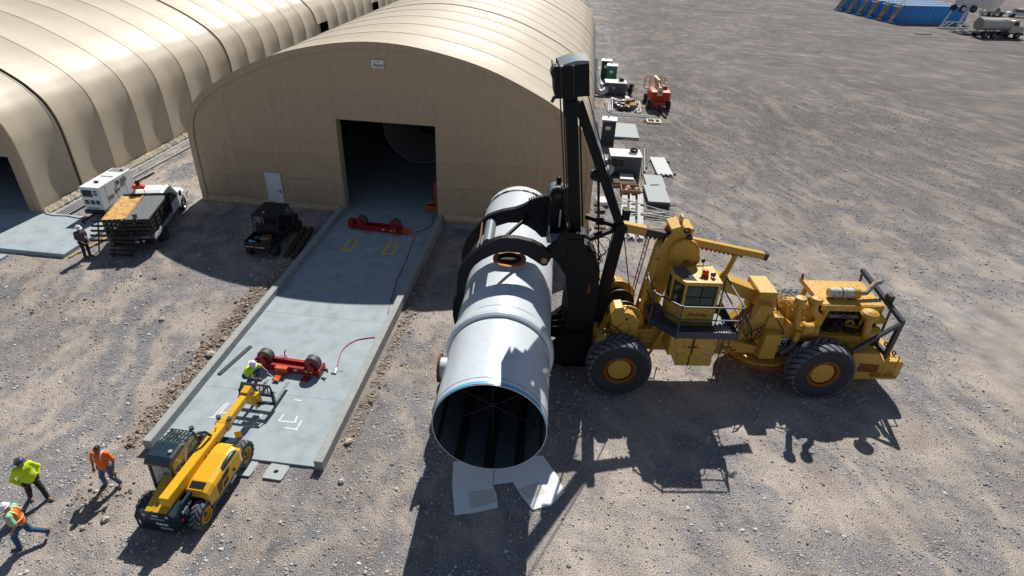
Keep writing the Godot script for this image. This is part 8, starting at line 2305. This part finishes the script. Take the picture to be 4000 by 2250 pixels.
func person(label: String, at: Vector3, yaw: float, over: Dictionary, look: Dictionary) -> Node3D:
	var o := thing("person", label, "person", at, yaw, "workers")
	var p := POSE.duplicate()
	p.merge(over, true)
	var fat: float = look.get("fat", 1.0)
	var side: Vector3 = (p.sl - p.sr).normalized()
	var fwd: Vector3 = side.cross((p.neck - p.pelvis).normalized())
	var torso := [[p.hl, p.hr, 0.125 * fat, 0.125 * fat], [p.pelvis, p.waist, 0.135 * fat, 0.135 * fat], [p.waist + side * 0.04 + fwd * 0.02 * fat, p.chest + side * 0.06, 0.125 * fat, 0.125], [p.waist - side * 0.04 + fwd * 0.02 * fat, p.chest - side * 0.06, 0.125 * fat, 0.125], [p.chest + side * 0.09 + Vector3(0, 0.02, 0), p.chest - side * 0.09 + Vector3(0, 0.02, 0), 0.115, 0.115], [p.sl, p.sr, 0.062, 0.062]]
	var arms := [[p.sl, p.el, 0.056, 0.044], [p.sr, p.er, 0.056, 0.044]]
	var fore := [[p.el, p.wl, 0.044, 0.029], [p.er, p.wr, 0.044, 0.029]]
	var thighs := [[p.hl, p.kl, 0.088, 0.062], [p.hr, p.kr, 0.088, 0.062]]
	var calves := [[p.kl, p.al, 0.06, 0.042], [p.kr, p.ar, 0.06, 0.042]]
	var feet := [[p.al, p.tl, 0.045, 0.036], [p.ar, p.tr, 0.045, 0.036]]
	var neck := [[p.chest + Vector3(0, 0.08, 0), p.head - Vector3(0, 0.04, 0), 0.062, 0.055]]
	var b := mb()
	nets(b, torso + arms + fore + thighs + calves + feet + neck, 0.024, 0.04)
	for s in [["wl", "el", 1.0], ["wr", "er", -1.0]]:
		var dir: Vector3 = (p[s[0]] - p[s[1]]).normalized()
		nets(b, hand_bones(p[s[0]], look.get("hand_dir", dir) if s[2] > 0 else dir, -side * s[2] + fwd * 0.5, look.get("curl", 0.55), -s[2]), 0.0065, 0.012)
	# head with face
	var hb: Basis = look.get("head", Basis())
	b.t = Transform3D(hb, p.head)
	nets(b, [[Vector3(0, 0.035, -0.018), Vector3(0, 0.03, 0.02), 0.09, 0.084], [Vector3(0, -0.02, 0.03), Vector3(0, -0.07, 0.05), 0.07, 0.05], [Vector3(0.03, -0.005, 0.075), Vector3(-0.03, -0.005, 0.075), 0.02, 0.02], [Vector3(0, 0.0, 0.098), Vector3(0, -0.028, 0.116), 0.01, 0.015], [Vector3(0.035, 0.022, 0.085), Vector3(-0.035, 0.022, 0.085), 0.016, 0.016], [Vector3(0.086, 0.0, -0.01), Vector3(0.09, -0.03, -0.005), 0.014, 0.012], [Vector3(-0.086, 0.0, -0.01), Vector3(-0.09, -0.03, -0.005), 0.014, 0.012], [Vector3(0.014, -0.058, 0.096), Vector3(-0.014, -0.058, 0.096), 0.011, 0.011], [Vector3(0, -0.05, -0.01), Vector3(0, -0.11, -0.01), 0.06, 0.056]], 0.011, 0.02)
	b.t = Transform3D()
	part(o, "body", b, look.get("skin", M.skin))
	var ht := Transform3D(hb, p.head)
	if look.get("shades", false):
		part(o, "sunglasses", mb(ht).box(Vector3(0.036, 0.006, 0.102), Vector3(0.05, 0.032, 0.016), 0.006).box(Vector3(-0.036, 0.006, 0.102), Vector3(0.05, 0.032, 0.016), 0.006).box(Vector3(0, 0.012, 0.106), Vector3(0.03, 0.008, 0.008)).box(Vector3(0.085, 0.012, 0.045), Vector3(0.006, 0.008, 0.11)).box(Vector3(-0.085, 0.012, 0.045), Vector3(0.006, 0.008, 0.11)), M.black)
	else:
		part(o, "eyes", mb(ht).ell(Vector3(0.034, 0.004, 0.094), Vector3(0.013, 0.008, 0.006), 8).ell(Vector3(-0.034, 0.004, 0.094), Vector3(0.013, 0.008, 0.006), 8), M.hair)
	part(o, "mouth", mb(ht).box(Vector3(0, -0.058, 0.107), Vector3(0.045, 0.006, 0.004)), M.hose_red)
	if look.has("hat"):
		var hm: Material = look.hat
		var hl := Node3D.new()
		hl.name = "hard_hat"
		o.add_child(hl)
		part(hl, "shell", mb(ht).lathe(Vector3(0, 0.03, 0), Vector3.UP, [Vector2(0.115, 0.0), Vector2(0.125, 0.03), Vector2(0.12, 0.07), Vector2(0.1, 0.11), Vector2(0.06, 0.138), Vector2(0, 0.146)], 20).beam(Vector3(0, 0.172, -0.07), Vector3(0, 0.172, 0.07), 0.03, 0.02), hm)
		part(hl, "brim", mb(ht * Transform3D(Basis.from_scale(Vector3(1, 1, 1.15)), Vector3(0, 0.034, 0.012))).lathe(Vector3.ZERO, Vector3.UP, [Vector2(0.08, -0.004), Vector2(0.15, -0.008), Vector2(0.15, 0.002), Vector2(0.1, 0.012)], 22), hm)
	if look.has("hair"):
		var hr: Material = look.hair
		var hv := mb()
		hv.t = ht
		nets(hv, [[Vector3(0, 0.048, -0.03), Vector3(0, 0.05, 0.015), 0.09, 0.082], [Vector3(0, 0.0, -0.045), Vector3(0, -0.05, -0.04), 0.07, 0.05]], 0.012, 0.02)
		part(o, "hair", hv, hr)
	if look.get("neck_cloth", false):
		var nc := mb(ht)
		nets(nc, [[Vector3(0, 0.03, -0.11), Vector3(0, -0.14, -0.12), 0.06, 0.03], [Vector3(0.06, 0.0, -0.09), Vector3(0.05, -0.12, -0.12), 0.04, 0.02], [Vector3(-0.06, 0.0, -0.09), Vector3(-0.05, -0.12, -0.12), 0.04, 0.02]], 0.016, 0.03)
		part(o, "neck_cloth", nc, M.black_matt)
	# clothes
	var grow := func(list: Array, d: float) -> Array: return list.map(func(q): return [q[0], q[1], q[2] + d, q[3] + d])
	var sleeves: Array = arms if look.get("long", false) else arms.map(func(q): return [q[0], q[0].lerp(q[1], 0.78), q[2] + 0.008, q[2] + 0.004])
	var sh: Array = grow.call(torso.slice(1) + sleeves, 0.018)
	if look.get("long", false): sh += grow.call(fore.map(func(q): return [q[0], q[0].lerp(q[1], 0.85), q[2], q[3]]), 0.014)
	sh.append([p.pelvis + Vector3(0, -0.02, 0) + side * 0.06, p.pelvis + Vector3(0, -0.02, 0) - side * 0.06, 0.14 * fat, 0.14 * fat])
	var sb := mb()
	nets(sb, sh, 0.024, 0.04)
	part(o, "shirt", sb, look.shirt)
	if look.has("vest"):
		var vb := mb()
		nets(vb, grow.call(torso.slice(1, 5), 0.034), 0.024, 0.04)
		part(o, "vest", vb, look.vest)
	var tr := mb()
	nets(tr, grow.call([torso[0]] + thighs + calves.map(func(q): return [q[0], q[0].lerp(q[1], 0.97), q[2], q[3] + 0.012]), 0.016), 0.024, 0.035)
	part(o, "trousers", tr, look.trousers)
	for k in 2:
		var bt := mb()
		var a: Vector3 = feet[k][0]
		var t: Vector3 = feet[k][1]
		nets(bt, [[a + (a - t) * 0.25 + Vector3(0, -0.03, 0), t, 0.05, 0.042], [a + Vector3(0, 0.06, 0), a, 0.058, 0.055]], 0.016, 0.02)
		part(o, "boot", bt, look.get("boots", M.boot))
	# reflective tape
	if look.has("tape"):
		var up: Vector3 = (p.neck - p.pelvis).normalized()
		var rx := 0.2 * lerpf(1.0, fat, 0.6)
		var rz := (0.172 if look.has("vest") else 0.158) * fat
		var tb := mb(Transform3D(Basis(side * rx, up, fwd * rz), p.waist.lerp(p.chest, 0.15)))
		tb.lathe(Vector3.ZERO, Vector3.UP, [Vector2(1.0, -0.025), Vector2(1.02, 0.0), Vector2(1.0, 0.025)], 24)
		part(o, "waist_tape", tb, look.tape)
		for s in [-0.1, 0.1]:
			var pts: Array = []
			for j in 9:
				var an := lerpf(-0.25, PI + 0.25, j / 8.0)
				pts.append(p.chest + side * s + fwd * cos(an) * 0.158 * lerpf(1.0, fat, 0.5) + up * (0.02 + sin(an) * 0.155))
			part(o, "shoulder_tape", mb().tube(pts, 0.022, 6), look.tape)
	return o

func build_people() -> void:
	# by the stake truck, looking towards it
	person("worker in white hard hat, grey shirt and dark trousers standing behind the stake truck", gp(-18.78, 7.72), deg_to_rad(75), {"head": Vector3(0, 1.64, 0.05), "wl": Vector3(0.14, 0.95, 0.24), "wr": Vector3(-0.14, 0.95, 0.24), "el": Vector3(0.27, 1.16, 0.02), "er": Vector3(-0.27, 1.16, 0.02)}, {"shirt": M.shirt_grey, "trousers": M.dark_trousers, "boots": M.boot_dark, "hat": M.helmet_white, "skin": M.skin_dark, "head": Basis(Vector3.RIGHT, 0.15)})
	# orange shirt, facing the camera
	var ob := person("worker in orange high-visibility shirt and sunglasses facing the camera, black device in his hand", Vector3(-8.36, 0.0, 20.5), deg_to_rad(10), {"kl": Vector3(0.17, 0.5, 0.1), "kr": Vector3(-0.17, 0.5, 0.08), "al": Vector3(0.23, 0.09, -0.02), "ar": Vector3(-0.23, 0.09, -0.02), "tl": Vector3(0.3, 0.035, 0.15), "tr": Vector3(-0.3, 0.035, 0.15), "pelvis": Vector3(0, 0.94, 0), "hl": Vector3(0.1, 0.89, 0), "hr": Vector3(-0.1, 0.89, 0), "wl": Vector3(0.33, 0.86, 0.16), "el": Vector3(0.31, 1.12, -0.02), "er": Vector3(-0.32, 1.13, -0.02), "wr": Vector3(-0.33, 0.86, 0.06)}, {"shirt": M.hi_vis_orange, "trousers": M.denim_pale, "hair": M.hair, "shades": true, "skin": M.skin_dark, "tape": M.reflective, "fat": 1.08, "curl": 0.9, "head": Basis(Vector3.RIGHT, -0.2)})
	var dv := thing("camera_device", "small black handheld device held by the worker in orange", "device", ob.position, ob.rotation.y)
	part(dv, "body", mb().box(Vector3(0.35, 0.73, 0.24), Vector3(0.1, 0.12, 0.12), 0.015), M.black)
	part(dv, "lens", mb().cyl(Vector3(0.37, 0.73, 0.3), Vector3(0.39, 0.73, 0.38), 0.045, -1, 14), M.black)
	# yellow shirt, turned to the right
	person("heavy worker in bright yellow long-sleeved shirt and navy welding cap, hands at his belt", Vector3(-10.24, 0.0, 21.32), deg_to_rad(62), {"kl": Vector3(0.14, 0.5, 0.16), "al": Vector3(0.15, 0.09, 0.24), "tl": Vector3(0.2, 0.035, 0.42), "kr": Vector3(-0.13, 0.49, -0.02), "ar": Vector3(-0.15, 0.09, -0.22), "tr": Vector3(-0.17, 0.035, -0.04), "el": Vector3(0.36, 1.12, -0.08), "er": Vector3(-0.36, 1.12, -0.06), "wl": Vector3(0.24, 0.93, 0.1), "wr": Vector3(-0.24, 0.93, 0.12), "head": Vector3(0.0, 1.64, 0.02)}, {"shirt": M.hi_vis_yellow, "trousers": M.dark_trousers, "hat": M.helmet_navy, "neck_cloth": true, "skin": M.skin_dark, "long": true, "fat": 1.32, "head": Basis(Vector3.UP, 0.35)})
	# vest, walking out of the picture
	person("worker in white hard hat and orange vest over mint shirt striding left in blue jeans", Vector3(-9.3, 0.0, 22.8), deg_to_rad(-68), {"kl": Vector3(0.11, 0.5, 0.2), "al": Vector3(0.12, 0.09, 0.2), "tl": Vector3(0.14, 0.035, 0.39), "kr": Vector3(-0.11, 0.5, -0.1), "ar": Vector3(-0.12, 0.27, -0.5), "tr": Vector3(-0.13, 0.1, -0.42), "el": Vector3(0.29, 1.15, -0.1), "wl": Vector3(0.3, 0.92, 0.04), "er": Vector3(-0.28, 1.15, 0.06), "wr": Vector3(-0.26, 0.95, 0.24), "head": Vector3(0, 1.63, 0.07), "neck": Vector3(0, 1.49, 0.03)}, {"shirt": M.shirt_mint, "vest": M.hi_vis_orange, "trousers": M.denim, "hat": M.helmet_white, "skin": M.skin, "tape": M.reflective_yellow, "fat": 1.15, "head": Basis(Vector3.RIGHT, 0.4)})
	# crouching at the roller
	var cr := person("worker in white hard hat and yellow-green shirt crouching beside the red pipe roller", rp(-6.35, 15.2), deg_to_rad(78), {"pelvis": Vector3(0, 0.36, -0.1), "hl": Vector3(0.1, 0.34, -0.1), "hr": Vector3(-0.1, 0.34, -0.1), "waist": Vector3(0, 0.5, -0.02), "chest": Vector3(0, 0.7, 0.12), "neck": Vector3(0, 0.84, 0.2), "head": Vector3(0, 0.95, 0.27), "sl": Vector3(0.19, 0.78, 0.18), "sr": Vector3(-0.19, 0.78, 0.18), "el": Vector3(0.3, 0.66, 0.38), "wl": Vector3(0.24, 0.58, 0.62), "er": Vector3(-0.28, 0.55, 0.2), "wr": Vector3(-0.2, 0.45, 0.4), "kl": Vector3(0.2, 0.5, 0.3), "al": Vector3(0.18, 0.09, 0.16), "tl": Vector3(0.2, 0.035, 0.34), "kr": Vector3(-0.16, 0.36, 0.32), "ar": Vector3(-0.14, 0.1, 0.02), "tr": Vector3(-0.16, 0.035, 0.2)}, {"shirt": M.hi_vis_yellow, "trousers": M.denim, "hat": M.helmet_white, "skin": M.skin, "head": Basis(Vector3.RIGHT, 0.5), "curl": 1.2})
	var tl := thing("grease_gun", "thin tool held out by the crouching worker towards the roller", "tool", cr.position, cr.rotation.y)
	part(tl, "rod", mb().cyl(Vector3(0.2, 0.55, 0.66), Vector3(0.12, 0.3, 1.25), 0.014, -1, 8), M.chrome)
	part(tl, "grip", mb().cyl(Vector3(0.25, 0.6, 0.58), Vector3(0.19, 0.53, 0.72), 0.022, -1, 8), M.black)
	# driver of the telehandler
	person("driver in yellow-green shirt seated inside the telehandler cab", Vector3(-5.97, 0.1, 20.42), PI - deg_to_rad(1.5), {"pelvis": Vector3(0, 0.98, -0.05), "hl": Vector3(0.1, 0.97, -0.04), "hr": Vector3(-0.1, 0.97, -0.04), "waist": Vector3(0, 1.1, -0.08), "chest": Vector3(0, 1.32, -0.08), "neck": Vector3(0, 1.46, -0.06), "head": Vector3(0, 1.6, -0.02), "sl": Vector3(0.19, 1.4, -0.06), "sr": Vector3(-0.19, 1.4, -0.06), "el": Vector3(0.26, 1.16, 0.1), "wl": Vector3(0.12, 1.22, 0.38), "er": Vector3(-0.28, 1.16, 0.1), "wr": Vector3(-0.14, 1.22, 0.38), "kl": Vector3(0.15, 0.98, 0.38), "kr": Vector3(-0.15, 0.98, 0.38), "al": Vector3(0.15, 0.6, 0.45), "ar": Vector3(-0.15, 0.6, 0.45), "tl": Vector3(0.17, 0.56, 0.62), "tr": Vector3(-0.17, 0.56, 0.62)}, {"shirt": M.hi_vis_yellow, "trousers": M.dark_trousers, "hat": M.helmet_white, "skin": M.skin})
